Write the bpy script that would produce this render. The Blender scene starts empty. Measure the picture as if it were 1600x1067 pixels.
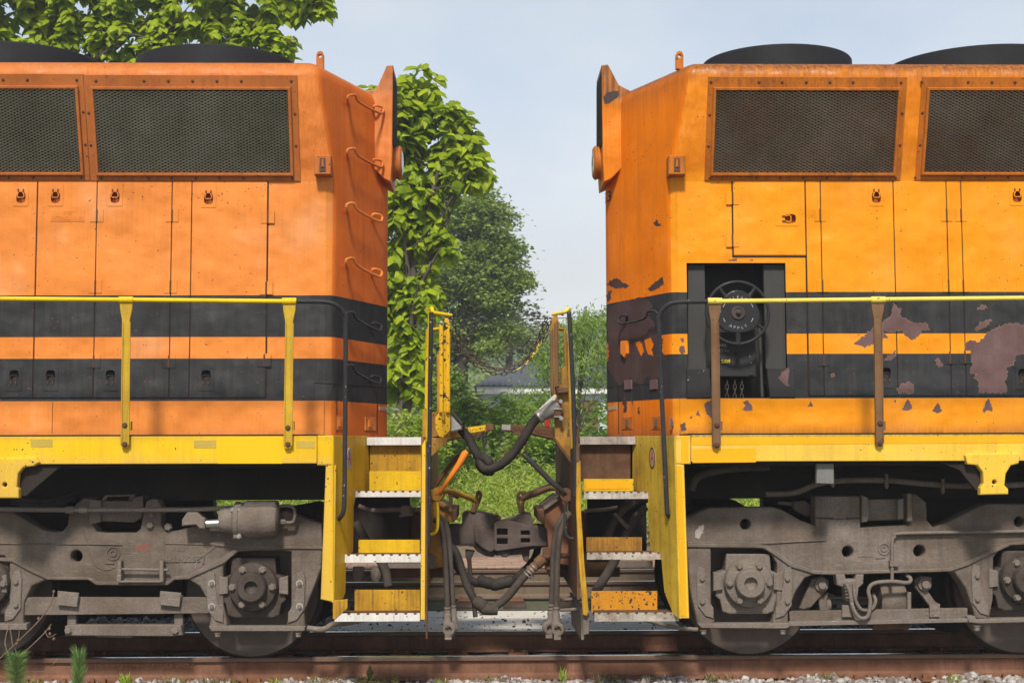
import bpy, bmesh, math, random
import numpy as np
from mathutils import Vector, Matrix, geometry

SC = bpy.context.scene
C = SC.collection
R = math.radians
random.seed(7)
RNG = np.random.default_rng(11)

# ------------------------------------------------------------------ camera
FPX = 2222.0
EYE = Vector((0, 0, 1.545))
cam_data = bpy.data.cameras.new('camera')
cam = bpy.data.objects.new('camera', cam_data)
C.objects.link(cam)
cam_data.sensor_width = 36.0
cam_data.lens = 36.0 * FPX / 1600.0
cam_data.clip_start = 0.1
cam_data.clip_end = 6000
CAMROT = (Matrix.Rotation(R(-1.0), 3, 'Z') @ Matrix.Rotation(R(0.15), 3, 'Y') @ Matrix.Rotation(R(94.44), 3, 'X'))
cam.matrix_world = Matrix.Translation(EYE) @ CAMROT.to_4x4()
SC.camera = cam

# ------------------------------------------------------------------ sky and sun
SUN_EL, SUN_AZ = 46.0, 7.0        # azimuth: degrees to the left of straight behind the camera
world = bpy.data.worlds.new('World')
SC.world = world
world.use_nodes = True
wn = world.node_tree
wn.nodes.clear()
w_out = wn.nodes.new('ShaderNodeOutputWorld')
w_bg = wn.nodes.new('ShaderNodeBackground')
w_sky = wn.nodes.new('ShaderNodeTexSky')
w_sky.sky_type = 'NISHITA'
w_sky.sun_disc = False
w_sky.sun_elevation = R(SUN_EL)
w_sky.sun_rotation = R(180 + SUN_AZ)
w_sky.air_density = 1.0
w_sky.dust_density = 2.0
w_sky.ozone_density = 1.0
w_bg.inputs['Strength'].default_value = 0.06
# bright veil of haze in the low sky, thinned overhead to cut ambient light
w_tc = wn.nodes.new('ShaderNodeTexCoord')
w_map = wn.nodes.new('ShaderNodeMapping')
w_map.inputs['Scale'].default_value = (1.6, 1.6, 3.2)
w_noise = wn.nodes.new('ShaderNodeTexNoise')
w_noise.inputs['Scale'].default_value = 1.6
w_noise.inputs['Detail'].default_value = 5
w_noise.inputs['Roughness'].default_value = 0.5
w_sep = wn.nodes.new('ShaderNodeSeparateXYZ')
w_rng = wn.nodes.new('ShaderNodeMapRange')      # the veil is thickest at the horizon and thins overhead
w_rng.interpolation_type = 'SMOOTHSTEP'
w_rng.inputs['From Min'].default_value = 0.02
w_rng.inputs['From Max'].default_value = 0.64
w_rng.inputs['To Min'].default_value = 1.0
w_rng.inputs['To Max'].default_value = 0.12
w_nr = wn.nodes.new('ShaderNodeMapRange')
w_nr.inputs['From Min'].default_value = 0.3
w_nr.inputs['From Max'].default_value = 0.7
w_nr.inputs['To Min'].default_value = 0.85
w_nr.inputs['To Max'].default_value = 1.2
w_mul = wn.nodes.new('ShaderNodeMath')
w_mul.operation = 'MULTIPLY'
w_mul.use_clamp = True
w_mix = wn.nodes.new('ShaderNodeMix')
w_mix.data_type = 'RGBA'
w_tint = wn.nodes.new('ShaderNodeMix')           # veil: white at the horizon, paler blue higher up
w_tint.data_type = 'RGBA'
w_tint.inputs['A'].default_value = (16.4, 17.0, 17.5, 1)
w_tint.inputs['B'].default_value = (12.2, 15.2, 19.2, 1)
w_tr = wn.nodes.new('ShaderNodeMapRange')
w_tr.inputs['From Min'].default_value = 0.12
w_tr.inputs['From Max'].default_value = 0.36
w_ta = wn.nodes.new('ShaderNodeMath')
w_ta.operation = 'SUBTRACT'
w_ta.use_clamp = True
w_tn = wn.nodes.new('ShaderNodeMapRange')
w_tn.inputs['From Min'].default_value = 0.45
w_tn.inputs['From Max'].default_value = 0.65
w_tn.inputs['To Max'].default_value = 0.5
L = wn.links.new
L(w_tc.outputs['Generated'], w_map.inputs['Vector'])
L(w_map.outputs['Vector'], w_noise.inputs['Vector'])
L(w_noise.outputs['Fac'], w_nr.inputs['Value'])
L(w_tc.outputs['Generated'], w_sep.inputs[0])
L(w_sep.outputs['Z'], w_rng.inputs['Value'])
L(w_rng.outputs['Result'], w_mul.inputs[0])
L(w_nr.outputs['Result'], w_mul.inputs[1])
L(w_mul.outputs[0], w_mix.inputs['Factor'])
L(w_sep.outputs['Z'], w_tr.inputs['Value'])
L(w_noise.outputs['Fac'], w_tn.inputs['Value'])
L(w_tr.outputs['Result'], w_ta.inputs[0])
L(w_tn.outputs['Result'], w_ta.inputs[1])
L(w_ta.outputs[0], w_tint.inputs['Factor'])
L(w_tint.outputs['Result'], w_mix.inputs['B'])
L(w_sky.outputs['Color'], w_mix.inputs['A'])
L(w_mix.outputs['Result'], w_bg.inputs['Color'])
L(w_bg.outputs['Background'], w_out.inputs['Surface'])

sun_data = bpy.data.lights.new('sun', 'SUN')
sun_data.energy = 4.2
sun_data.angle = R(7.0)
sun_data.color = (1.0, 0.945, 0.86)
sun = bpy.data.objects.new('sun', sun_data)
C.objects.link(sun)
_az, _el = R(SUN_AZ), R(SUN_EL)
sun_dir = Vector((math.sin(_az) * math.cos(_el), math.cos(_az) * math.cos(_el), -math.sin(_el)))
sun.rotation_euler = sun_dir.to_track_quat('-Z', 'Y').to_euler()
sun.location = (-4, -10, 20)

SC.view_settings.view_transform = 'Standard'
SC.view_settings.look = 'None'
SC.view_settings.exposure = 0.08
SC.view_settings.gamma = 1.0
SC.view_settings.use_curve_mapping = False
SC.render.engine = 'CYCLES'
SC.cycles.use_denoising = True
SC.cycles.max_bounces = 6
SC.cycles.transparent_max_bounces = 4
SC.cycles.volume_bounces = 0

# ------------------------------------------------------------------ survey helpers: a sight line met with a real plane
def ray(px, py):
    return CAMROT @ Vector(((px - 800) / FPX, (533.5 - py) / FPX, -1.0))

def U(px, py, Y):
    d = ray(px, py)
    return EYE + d * (Y / d.y)

def RP(px, py, p0, n):
    d = ray(px, py)
    return EYE + d * ((p0 - EYE).dot(n) / d.dot(n))

def proj(p):
    v = CAMROT.transposed() @ (Vector(p) - EYE)
    return 800 + FPX * v.x / -v.z, 533.5 - FPX * v.y / -v.z

# ------------------------------------------------------------------ object helpers
WM = {}
def link(name, data, parent=None, loc=None, rot=None):
    o = bpy.data.objects.new(name, data)
    C.objects.link(o)
    m = Matrix.Identity(4)
    if loc is not None:
        m = Matrix.Translation(loc)
    if rot is not None:
        m = m @ rot.to_4x4()
    if parent is not None:
        o.parent = parent
        o.matrix_parent_inverse = WM[parent.name].inverted()
    o.matrix_basis = m
    WM[o.name] = m
    return o

def thing(name, label, cat, loc, group=None):
    o = link(name, None, None, loc)
    o.empty_display_size = 0.2
    tag(o, label, cat, group)
    return o

def tag(o, label, cat, group=None, kind=None):
    if label: o['label'] = label
    if cat: o['category'] = cat
    if group: o['group'] = group
    if kind: o['kind'] = kind
    return o

def mesh_of(name, verts, faces, mat, smooth=None, recalc=True):
    me = bpy.data.meshes.new(name)
    me.from_pydata([tuple(v) for v in verts], [], faces)
    if recalc:
        bm = bmesh.new()
        bm.from_mesh(me)
        bmesh.ops.recalc_face_normals(bm, faces=bm.faces)
        bm.to_mesh(me)
        bm.free()
    if smooth is not None:
        me.shade_smooth()
        me.set_sharp_from_angle(angle=R(smooth))
    if mat is not None:
        me.materials.append(mat)
    return me

def mk(name, verts, faces, mat, parent, smooth=None, recalc=True):
    return link(name, mesh_of(name, verts, faces, mat, smooth, recalc), parent)

class Geo:
    """collects verts and faces of one part"""
    def __init__(s): s.v, s.f = [], []
    def add(s, vf):
        v, f = vf
        k = len(s.v)
        s.v += [tuple(p) for p in v]
        s.f += [tuple(i + k for i in q) for q in f]
        return s
    def build(s, name, mat, parent, smooth=None):
        return mk(name, s.v, s.f, mat, parent, smooth)
    def mesh(s, name, mat, smooth=None):
        return mesh_of(name, s.v, s.f, mat, smooth)

def area2(l):
    return sum(l[i][0] * l[(i + 1) % len(l)][1] - l[(i + 1) % len(l)][0] * l[i][1] for i in range(len(l)))

def offset_loop(l, d):
    n = len(l)
    out = []
    for i in range(n):
        p, c, q = Vector(l[i - 1]), Vector(l[i]), Vector(l[(i + 1) % n])
        e1, e2 = c - p, q - c
        if e1.length < 1e-9 or e2.length < 1e-9:
            out.append(tuple(c)); continue
        e1.normalize(); e2.normalize()
        n1, n2 = Vector((-e1.y, e1.x)), Vector((-e2.y, e2.x))
        k = max(0.35, 1 + n1.dot(n2))
        out.append(tuple(c + (n1 + n2) * (d / k)))
    return out

def prism(loop, th, frame, bevel=0.0, holes=(), seg=1, back=True):
    """2D loop (u,v) extruded along frame normal; frame = (O, a, b, n), n points away from the viewer"""
    O, a, b, n = frame
    loops = [list(loop)] + [list(h) for h in holes]
    for i, l in enumerate(loops):
        if (area2(l) > 0) != (i == 0):
            l.reverse()
    V, F = [], []
    rings = []
    prof = [(0.0, th)] if back else []
    prof = [(bevel * (1 - math.sin(math.pi / 2 * k / seg)), bevel * (1 - math.cos(math.pi / 2 * k / seg))) for k in range(seg + 1)] if bevel > 0 else [(0, 0)]
    prof.append((0.0, th))
    for l in loops:
        rr = []
        for ins, w in prof:
            ll = offset_loop(l, ins) if ins > 0 else l
            base = len(V)
            V += [O + a * p[0] + b * p[1] + n * w for p in ll]
            rr.append((base, len(ll)))
        for (b0, c), (b1, _) in zip(rr, rr[1:]):
            for i in range(c):
                j = (i + 1) % c
                F.append((b0 + i, b1 + i, b1 + j, b0 + j))
        rings.append(rr)
    for which in ((0, -1) if back else (0,)):
        polys, idx = [], []
        for rr, l in zip(rings, loops):
            base, c = rr[which]
            ll = offset_loop(l, prof[which][0]) if prof[which][0] > 0 else l
            polys.append([Vector((p[0], p[1], 0)) for p in ll])
            idx += list(range(base, base + c))
        for t in geometry.tessellate_polygon(polys):
            F.append(tuple(idx[i] for i in t))
    return V, F

XZ = lambda Y: (Vector((0, Y, 0)), Vector((1, 0, 0)), Vector((0, 0, 1)), Vector((0, 1, 0)))

def circ(cx, cy, r, n=16, ph=0.0):
    return [(cx + r * math.cos(ph + 2 * math.pi * i / n), cy + r * math.sin(ph + 2 * math.pi * i / n)) for i in range(n)]

def px2(pts, Y):
    out = []
    for x, y in pts:
        p = U(x, y, Y)
        out.append((p.x, p.z))
    return out

def round_loop(l, r, n=3):
    """round the corners of a loop"""
    out = []
    m = len(l)
    for i in range(m):
        p, c, q = Vector(l[i - 1]), Vector(l[i]), Vector(l[(i + 1) % m])
        d1, d2 = p - c, q - c
        k = min(r, d1.length * 0.45, d2.length * 0.45)
        A, B = c + d1.normalized() * k, c + d2.normalized() * k
        for t in range(n + 1):
            t /= n
            out.append(tuple(A * (1 - t) ** 2 + c * 2 * t * (1 - t) + B * t * t))
    return out

def S(name, pts, Y, th, mat, parent, bevel=0.004, holes=(), rnd=0.0, seg=1, smooth=None):
    """slab whose front outline was surveyed in the plane at depth Y; holes: (px,py,r_px) or point lists"""
    l = px2(pts, Y)
    if rnd: l = round_loop(l, rnd)
    hh = []
    for h in holes:
        if len(h) == 3 and not isinstance(h[0], tuple):
            p = U(h[0], h[1], Y)
            hh.append(circ(p.x, p.z, h[2] * Y / FPX, 18))
        else:
            hl = px2(h, Y)
            hh.append(round_loop(hl, rnd * 0.6) if rnd else hl)
    v, f = prism(l, th, XZ(Y), bevel, hh, seg)
    return mk(name, v, f, mat, parent, smooth)

def Sg(pts, Y, th, bevel=0.004, rnd=0.0, seg=1):
    l = px2(pts, Y)
    if rnd: l = round_loop(l, rnd)
    return prism(l, th, XZ(Y), bevel, (), seg)

def rect(x0, y0, x1, y1):
    return [(x0, y0), (x1, y0), (x1, y1), (x0, y1)]

def boxg(x0, x1, y0, y1, z0, z1):
    v = [(x, y, z) for x in (x0, x1) for y in (y0, y1) for z in (z0, z1)]
    f = [(0, 1, 3, 2), (4, 6, 7, 5), (0, 4, 5, 1), (2, 3, 7, 6), (0, 2, 6, 4), (1, 5, 7, 3)]
    return v, f

def box(name, x0, x1, y0, y1, z0, z1, mat, parent, bevel=0.0):
    if bevel:
        v, f = prism([(x0, z0), (x1, z0), (x1, z1), (x0, z1)], y1 - y0, XZ(y0), bevel)
    else:
        v, f = boxg(x0, x1, y0, y1, z0, z1)
    return mk(name, v, f, mat, parent)

def spline(pts, k=6, closed=False):
    P = [Vector(p) for p in pts]
    n = len(P)
    out = []
    rng = range(n if closed else n - 1)
    for i in rng:
        if closed:
            p0, p1, p2, p3 = P[i - 1], P[i], P[(i + 1) % n], P[(i + 2) % n]
        else:
            p1, p2 = P[i], P[i + 1]
            p0 = P[i - 1] if i > 0 else p1 * 2 - p2
            p3 = P[i + 2] if i + 2 < n else p2 * 2 - p1
        for t in range(k):
            t /= k
            out.append(0.5 * ((2 * p1) + (p2 - p0) * t + (2 * p0 - 5 * p1 + 4 * p2 - p3) * t * t + (3 * p1 - p0 - 3 * p2 + p3) * t ** 3))
    if not closed:
        out.append(P[-1])
    return out

def tubeg(P, r, seg=10, closed=False, caps=True):
    P = [Vector(p) for p in P]
    n = len(P)
    rad = r if isinstance(r, (list, tuple)) else [r] * n
    V, F = [], []
    T = []
    for i in range(n):
        if closed:
            t = P[(i + 1) % n] - P[i - 1]
        else:
            t = P[min(i + 1, n - 1)] - P[max(i - 1, 0)]
        T.append(t.normalized() if t.length > 1e-9 else Vector((0, 0, 1)))
    u = T[0].orthogonal().normalized()
    for i in range(n):
        u = u - T[i] * u.dot(T[i])
        if u.length < 1e-6: u = T[i].orthogonal()
        u.normalize()
        w = T[i].cross(u)
        V += [P[i] + (u * math.cos(2 * math.pi * k / seg) + w * math.sin(2 * math.pi * k / seg)) * rad[i] for k in range(seg)]
    for i in range(n if closed else n - 1):
        j = (i + 1) % n
        for k in range(seg):
            l = (k + 1) % seg
            F.append((i * seg + k, i * seg + l, j * seg + l, j * seg + k))
    if not closed and caps:
        F.append(tuple(range(seg))[::-1])
        F.append(tuple((n - 1) * seg + k for k in range(seg)))
    return V, F

def tube(name, P, r, mat, parent, seg=10, k=0, closed=False):
    if k: P = spline(P, k, closed)
    v, f = tubeg(P, r, seg, closed)
    return mk(name, v, f, mat, parent, 50, recalc=False)

def PT(*pts):
    return [U(*p) for p in pts]

def latheg(prof, c, axis, seg=20):
    """profile (r, d) about an axis through c"""
    c, axis = Vector(c), Vector(axis).normalized()
    u = axis.orthogonal().normalized()
    w = axis.cross(u)
    V, F = [], []
    for r, d in prof:
        V += [c + axis * d + (u * math.cos(2 * math.pi * k / seg) + w * math.sin(2 * math.pi * k / seg)) * r for k in range(seg)]
    for i in range(len(prof) - 1):
        for k in range(seg):
            l = (k + 1) % seg
            F.append((i * seg + k, i * seg + l, (i + 1) * seg + l, (i + 1) * seg + k))
    if prof[0][0] > 1e-6: F.append(tuple(range(seg)))
    if prof[-1][0] > 1e-6: F.append(tuple((len(prof) - 1) * seg + k for k in range(seg))[::-1])
    return V, F

def lathe(name, prof, c, axis, mat, parent, seg=20, smooth=35):
    v, f = latheg(prof, c, axis, seg)
    return mk(name, v, f, mat, parent, smooth)

_bolt = {}
def bolt(p, r, mat, parent, n=Vector((0, -1, 0)), name='bolt', h=0.55, hexa=False):
    """one bolt or rivet head standing on a surface; heads alike share mesh data"""
    key = (round(r, 4), mat.name, tuple(round(c, 3) for c in n), round(h, 2), hexa)
    if key not in _bolt:
        if hexa:
            prof = [(r * 1.25, 0), (r * 1.25, r * .25), (r, r * .25), (r, r * h), (r * .8, r * (h + .15))]
        else:
            prof = [(r, 0), (r * .95, r * h * .5), (r * .65, r * h * .9), (r * .2, r * h)]
        v, f = latheg(prof, (0, 0, 0), n, 6 if hexa else 8)
        _bolt[key] = mesh_of('bolt', v, f, mat, None if hexa else 50)
    return link(name, _bolt[key], parent, p)

def textg(s, size, O, a, b, align='CENTER', ext=0.0, wide=1.0):
    cu = bpy.data.curves.new('t', 'FONT')
    cu.body = s
    cu.size = size
    cu.align_x = align
    cu.align_y = 'CENTER'
    cu.extrude = ext
    cu.resolution_u = 3
    to = bpy.data.objects.new('t', cu)
    me = bpy.data.meshes.new_from_object(to)
    a, b = Vector(a).normalized(), Vector(b).normalized()
    n = a.cross(b)
    V = [Vector(O) + a * (v.co.x * wide) + b * v.co.y + n * v.co.z for v in me.vertices]
    F = [tuple(p.vertices) for p in me.polygons]
    bpy.data.objects.remove(to)
    bpy.data.curves.remove(cu)
    bpy.data.meshes.remove(me)
    return V, F

def bulk(name, V, F, mat, parent=None, attr=None):
    """large mesh from numpy arrays; F is (m,k)"""
    me = bpy.data.meshes.new(name)
    m, k = F.shape
    me.vertices.add(len(V))
    me.vertices.foreach_set('co', np.ascontiguousarray(V, dtype=np.float32).ravel())
    me.loops.add(m * k)
    me.loops.foreach_set('vertex_index', np.ascontiguousarray(F, dtype=np.int32).ravel())
    me.polygons.add(m)
    me.polygons.foreach_set('loop_start', np.arange(0, m * k, k, dtype=np.int32))
    me.polygons.foreach_set('loop_total', np.full(m, k, dtype=np.int32))
    me.update(calc_edges=True)
    me.validate()
    if attr is not None:
        at = me.attributes.new('rnd', 'FLOAT', 'FACE')
        at.data.foreach_set('value', np.ascontiguousarray(attr, dtype=np.float32))
    me.materials.append(mat)
    return link(name, me, parent)

# ------------------------------------------------------------------ materials
class NT:
    def __init__(s, name):
        s.m = bpy.data.materials.new(name)
        s.m.use_nodes = True
        s.t = s.m.node_tree
        s.t.nodes.clear()
        s.out = s.n('ShaderNodeOutputMaterial')
    def n(s, t, **kw):
        nd = s.t.nodes.new(t)
        for k, v in kw.items():
            if hasattr(nd, k) and not k[0].isupper(): setattr(nd, k, v)
            else: nd.inputs[k.replace('_', ' ')].default_value = v
        return nd
    def l(s, a, b): s.t.links.new(a, b)
    def pos(s, scale=(1, 1, 1)):
        g = s.n('ShaderNodeNewGeometry')
        m = s.n('ShaderNodeMapping')
        m.inputs['Scale'].default_value = scale
        s.l(g.outputs['Position'], m.inputs['Vector'])
        return m.outputs['Vector']
    def noise(s, vec, scale, detail=3, rough=.5):
        nd = s.n('ShaderNodeTexNoise')
        nd.inputs['Scale'].default_value = scale
        nd.inputs['Detail'].default_value = detail
        nd.inputs['Roughness'].default_value = rough
        s.l(vec, nd.inputs['Vector'])
        return nd.outputs['Fac']
    def rng(s, v, a, b, c=0., d=1.):
        nd = s.n('ShaderNodeMapRange')
        for k, x in zip(('From Min', 'From Max', 'To Min', 'To Max'), (a, b, c, d)): nd.inputs[k].default_value = x
        s.l(v, nd.inputs['Value'])
        return nd.outputs['Result']
    def math(s, op, a, b=None):
        nd = s.n('ShaderNodeMath', operation=op)
        for i, x in enumerate((a, b)):
            if x is None: continue
            if isinstance(x, (int, float)): nd.inputs[i].default_value = x
            else: s.l(x, nd.inputs[i])
        return nd.outputs[0]
    def mix(s, f, a, b, mode='MIX'):
        nd = s.n('ShaderNodeMix', data_type='RGBA', blend_type=mode)
        for key, x in (('Factor', f), ('A', a), ('B', b)):
            if isinstance(x, (int, float)): nd.inputs[key].default_value = x
            elif isinstance(x, tuple): nd.inputs[key].default_value = (x + (1,))[:4]
            else: s.l(x, nd.inputs[key])
        return nd.outputs['Result']

def paint(name, base, rough=.5, metal=0., var=.12, vscale=2.5, dirt=(.06, .045, .035), streak=0., chips=0., chipcol=(.05, .04, .035),
          bump=.15, spec=.12, bands=None, grime=0., grime_scale=1.2, coat=0., fine=.05, dents=0., zones=(), fade=0., scratch=0.):
    """weathered paint or metal: soft tone variation, run-down streaks, chips, broad grime, fine relief.
    zones: (z0, z1, colour, amount) streaky wear and painted shade growing from height z0 to z1"""
    t = NT(name)
    p = t.pos()
    col = base
    sz = None
    if bands or zones:
        g = t.n('ShaderNodeNewGeometry')
        sx = t.n('ShaderNodeSeparateXYZ')
        t.l(g.outputs['Position'], sx.inputs[0])
        sz = sx.outputs['Z']
    if bands:
        col, lst = bands
        res = None
        for z0, z1 in lst:
            f = t.math('MULTIPLY', t.math('GREATER_THAN', sz, z0), t.math('LESS_THAN', sz, z1))
            res = f if res is None else t.math('ADD', res, f)
        bandf, bandc, col = res, col, base
    nA = t.noise(p, vscale, 5, .6)
    c = t.mix(t.rng(nA, .32, .68), t.mix(1.0, col, (1 - var, 1 - var * 1.15, 1 - var * 1.3), 'MULTIPLY'), t.mix(1.0, col, (1 + var * .4, 1 + var * .55, 1 + var * .8), 'MULTIPLY'))
    if fade:
        nW = t.noise(t.pos((1, 1, .8)), 1.7, 3, .55)
        c = t.mix(t.rng(nW, .52, .74, 0, fade), c, t.mix(.5, col, (.75, .60, .42)))
    if fine:
        nF = t.noise(p, 90, 2, .6)
        c = t.mix(t.rng(nF, .38, .75, 0, fine * 2.2), c, dirt)
    if streak:
        nS = t.noise(t.pos((30, 30, 1.1)), 1.6, 4, .65)
        nS2 = t.noise(t.pos((9, 9, .5)), 1.5, 3, .6)
        nB = t.noise(p, 1.3, 2)
        c = t.mix(t.math('MULTIPLY', t.rng(nS, .46, .74, 0, streak), t.rng(nB, .32, .62)), c, dirt)
        c = t.mix(t.rng(nS2, .52, .76, 0, streak * .7), c, dirt)
    for z0, z1, zc, amt in zones:
        ns = t.noise(t.pos((26, 26, 1.0)), 1.7, 5, .7)
        ramp = t.rng(sz, z0, z1)
        f = t.math('MULTIPLY', t.math('MULTIPLY', ramp, ramp), t.rng(ns, .36, .66, amt * .45, amt))
        c = t.mix(f, c, zc)
    if bands:
        nK = t.noise(t.pos((14, 14, 1.2)), 1.8, 4, .65)
        bc = t.mix(t.rng(nK, .45, .75, 0, .35), bandc, (.085, .08, .075))
        nK2 = t.noise(p, 2.2, 4, .6)
        bc = t.mix(t.rng(nK2, .4, .7, 0, .4), bc, (.05, .05, .052))
        c = t.mix(bandf, c, bc)
    if grime:
        nG = t.noise(p, grime_scale, 7, .68)
        c = t.mix(t.rng(nG, .42, .70, 0, grime), c, dirt)
    if scratch:
        nL = t.noise(t.pos((5, 5, 40)), 2.2, 3, .7)
        nM = t.noise(p, 3.5, 3)
        c = t.mix(t.math('MULTIPLY', t.rng(nL, .58, .70, 0, scratch), t.rng(nM, .48, .62)), c, (.42, .38, .33))
    if chips:
        nC = t.noise(p, 48, 1, .5)
        nD = t.noise(p, 2.4, 2, .5)
        th = t.math('ADD', nC, t.math('MULTIPLY', nD, .2))
        e = .865 - chips * .05
        c = t.mix(t.rng(th, e, e + .02), c, chipcol)
        nE = t.noise(p, 13, 4, .6)
        th2 = t.math('ADD', nE, t.math('MULTIPLY', nD, .2))
        e = .90 - chips * .07
        c = t.mix(t.rng(th2, e, e + .012), c, chipcol)
    b = t.n('ShaderNodeBsdfPrincipled')
    t.l(c, b.inputs['Base Color'])
    b.inputs['Metallic'].default_value = metal
    b.inputs['Specular IOR Level'].default_value = spec if metal < .25 else .5
    b.inputs['Coat Weight'].default_value = coat
    b.inputs['Coat Roughness'].default_value = .25
    nR = t.noise(p, 7, 3)
    t.l(t.rng(nR, .3, .7, max(.05, rough - .1), min(1, rough + .12)), b.inputs['Roughness'])
    if bump:
        nH = t.noise(p, 34, 4, .6)
        h = nH
        if dents:
            nd = t.noise(p, 3.2, 2, .45)
            h = t.math('ADD', t.math('MULTIPLY', nH, .04), t.math('MULTIPLY', nd, dents))
        bp = t.n('ShaderNodeBump')
        bp.inputs['Strength'].default_value = bump
        bp.inputs['Distance'].default_value = .012 if not dents else .06
        t.l(h, bp.inputs['Height'])
        t.l(bp.outputs['Normal'], b.inputs['Normal'])
    t.l(b.outputs['BSDF'], t.out.inputs['Surface'])
    return t.m

def leafmat(name, lo, hi, trans=.3, rough=.5, source='attr'):
    t = NT(name)
    if source == 'attr':
        a = t.n('ShaderNodeAttribute', attribute_name='rnd')
        f = a.outputs['Fac']
    else:
        a = t.n('ShaderNodeObjectInfo')
        f = a.outputs['Random']
    c = t.mix(f, lo, hi)
    b = t.n('ShaderNodeBsdfPrincipled')
    b.inputs['Roughness'].default_value = rough
    b.inputs['Specular IOR Level'].default_value = .3
    t.l(c, b.inputs['Base Color'])
    tr = t.n('ShaderNodeBsdfTranslucent')
    t.l(t.mix(1.0, c, (1.15, 1.25, .5), 'MULTIPLY'), tr.inputs['Color'])
    mx = t.n('ShaderNodeMixShader')
    mx.inputs[0].default_value = trans
    t.l(b.outputs[0], mx.inputs[1])
    t.l(tr.outputs[0], mx.inputs[2])
    t.l(mx.outputs[0], t.out.inputs['Surface'])
    return t.m

# ------------------------------------------------------------------ levels of the place (metres; z = 0 is the top of the rails)
Y_SILL, Y_HOOD, Y_MID, Y_TRUCK, Y_WHEEL = 10.19, 10.83, 11.75, 10.66, 10.93
FLARE = 0.25
Z_WALK = 1.665

def zl(py, Y=Y_HOOD, px=500): return U(px, py, Y).z

# left machine: band heights; right machine: band heights
ZL = [zl(626), zl(560), zl(526.5), zl(461.5)]
ZR = [zl(622.5, px=1150), zl(553, px=1150), zl(521.5, px=1150), zl(456.5, px=1150)]

ZF_ = zl(284)                                 # foot of the flared radiator section
ZE_ = U(480, 119, Y_HOOD - FLARE).z           # eave

ORL, ORR = (.79, .25, .040), (.86, .30, .003)
BLK = (.028, .028, .029)
M = {}
M['orange_l'] = paint('faded_orange_paint', ORL, .5, var=.13, vscale=2.0, streak=.22, dirt=(.36, .11, .03), chips=.3, chipcol=(.13, .06, .05), bands=(BLK, [(ZL[0], ZL[1]), (ZL[2], ZL[3])]), bump=.9, dents=1.0, fine=.035, spec=.2, fade=.45,
    zones=[(ZF_ - .02, ZF_ + .10, (.50, .125, .02), .75), (ZE_ - .02, ZE_ + .14, (.20, .085, .04), .7), (Z_WALK + .10, Z_WALK, (.30, .11, .04), .6)])  # first zone puts the flare's shade into the paint; the others are grime
M['orange_r'] = paint('yellow_orange_paint', ORR, .38, var=.09, vscale=2.0, streak=.16, dirt=(.46, .11, .01), chips=.2, chipcol=(.11, .055, .05), bands=(BLK, [(ZR[0], ZR[1]), (ZR[2], ZR[3])]), bump=.9, dents=1.0, fine=.025, spec=.2, fade=.12,
    zones=[(ZF_ - .02, ZF_ + .12, (.56, .125, .006), .7), (ZE_ - .10, ZE_ + .08, (.11, .05, .03), 1.0), (Z_WALK + .14, Z_WALK, (.16, .06, .03), .95)])  # darker flare colour stands for its shade; eave and foot zones are dirt
M['orange_l_plain'] = paint('rusty_orange_trim', (.50, .155, .035), .6, var=.22, streak=.5, dirt=(.16, .06, .03), chips=.6, fine=.08)
M['orange_r_plain'] = paint('orange_trim_right', (.55, .165, .015), .55, var=.24, streak=.7, dirt=(.12, .045, .025), chips=.6, fine=.09)
M['end_l'] = paint('rusty_shaded_orange_end', (.70, .165, .022), .6, var=.16, vscale=2.2, streak=.4, dirt=(.30, .07, .018), chips=.3, chipcol=(.13, .06, .05), bands=(BLK, [(ZL[0], ZL[1]), (ZL[2], ZL[3])]), bump=.2, dents=1.0, fine=.05, spec=.05, zones=[(ZE_ - .02, ZE_ + .14, (.20, .085, .04), .7)])  # side orange darkened and reddened as end-face shade, plus rusty streaks
M['end_r'] = paint('rusty_shaded_yellow_orange_end', (.82, .205, .002), .55, var=.16, vscale=2.6, streak=.6, dirt=(.42, .10, .01), chips=.5, chipcol=(.11, .055, .05), bands=(BLK, [(ZR[0], ZR[1]), (ZR[2], ZR[3])]), bump=.2, dents=1.0, fine=.04, spec=.05, fade=.15, zones=[(ZE_ - .3, ZE_ + .1, (.13, .06, .035), .8), (Z_WALK + .25, Z_WALK, (.20, .075, .03), .9)])  # end-face shade put into the yellow orange, along with rust and grime
M['gasket'] = paint('door_gasket', (.035, .022, .018), .8, fine=0)
M['mesh'] = paint('expanded_steel', (.60, .58, .47), .55, metal=.3, var=.2, fine=0, bump=0)
M['mesh_rust'] = paint('expanded_steel_rusty', (.58, .50, .40), .6, metal=.2, var=.2, vscale=1.4, grime=.55, grime_scale=1.6, dirt=(.42, .16, .05), fine=0, bump=0)
M['core'] = paint('radiator_core', (.030, .032, .030), .8, var=.3, fine=0)
M['core_rust'] = paint('radiator_core_rust', (.030, .032, .030), .8, var=.3, fine=0, grime=.4, grime_scale=1.4, dirt=(.10, .042, .02))
M['boltm'] = paint('bolt_dark', (.12, .055, .035), .6, fine=0, bump=0)
M['yellow'] = paint('safety_yellow', (.86, .53, .006), .45, var=.10, vscale=3, streak=.30, dirt=(.36, .20, .05), chips=.5, fine=.05, fade=.25, zones=[(1.58, 1.47, (.50, .33, .12), .55), (1.60, 1.67, (.30, .18, .06), .6)])
M['yellow_r'] = paint('safety_yellow_pale', (.84, .54, .055), .48, var=.10, vscale=3, streak=.42, dirt=(.32, .19, .07), chips=.5, fine=.06, fade=.2, zones=[(1.60, 1.67, (.09, .05, .03), .9)])
M['tape'] = paint('reflective_tape', (.86, .42, .012), .3, var=.05, streak=.2, dirt=(.4, .2, .05), fine=.02)
M['tape_faded'] = paint('faded_tape', (.52, .37, .07), .5, var=.1, fine=.06)
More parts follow.
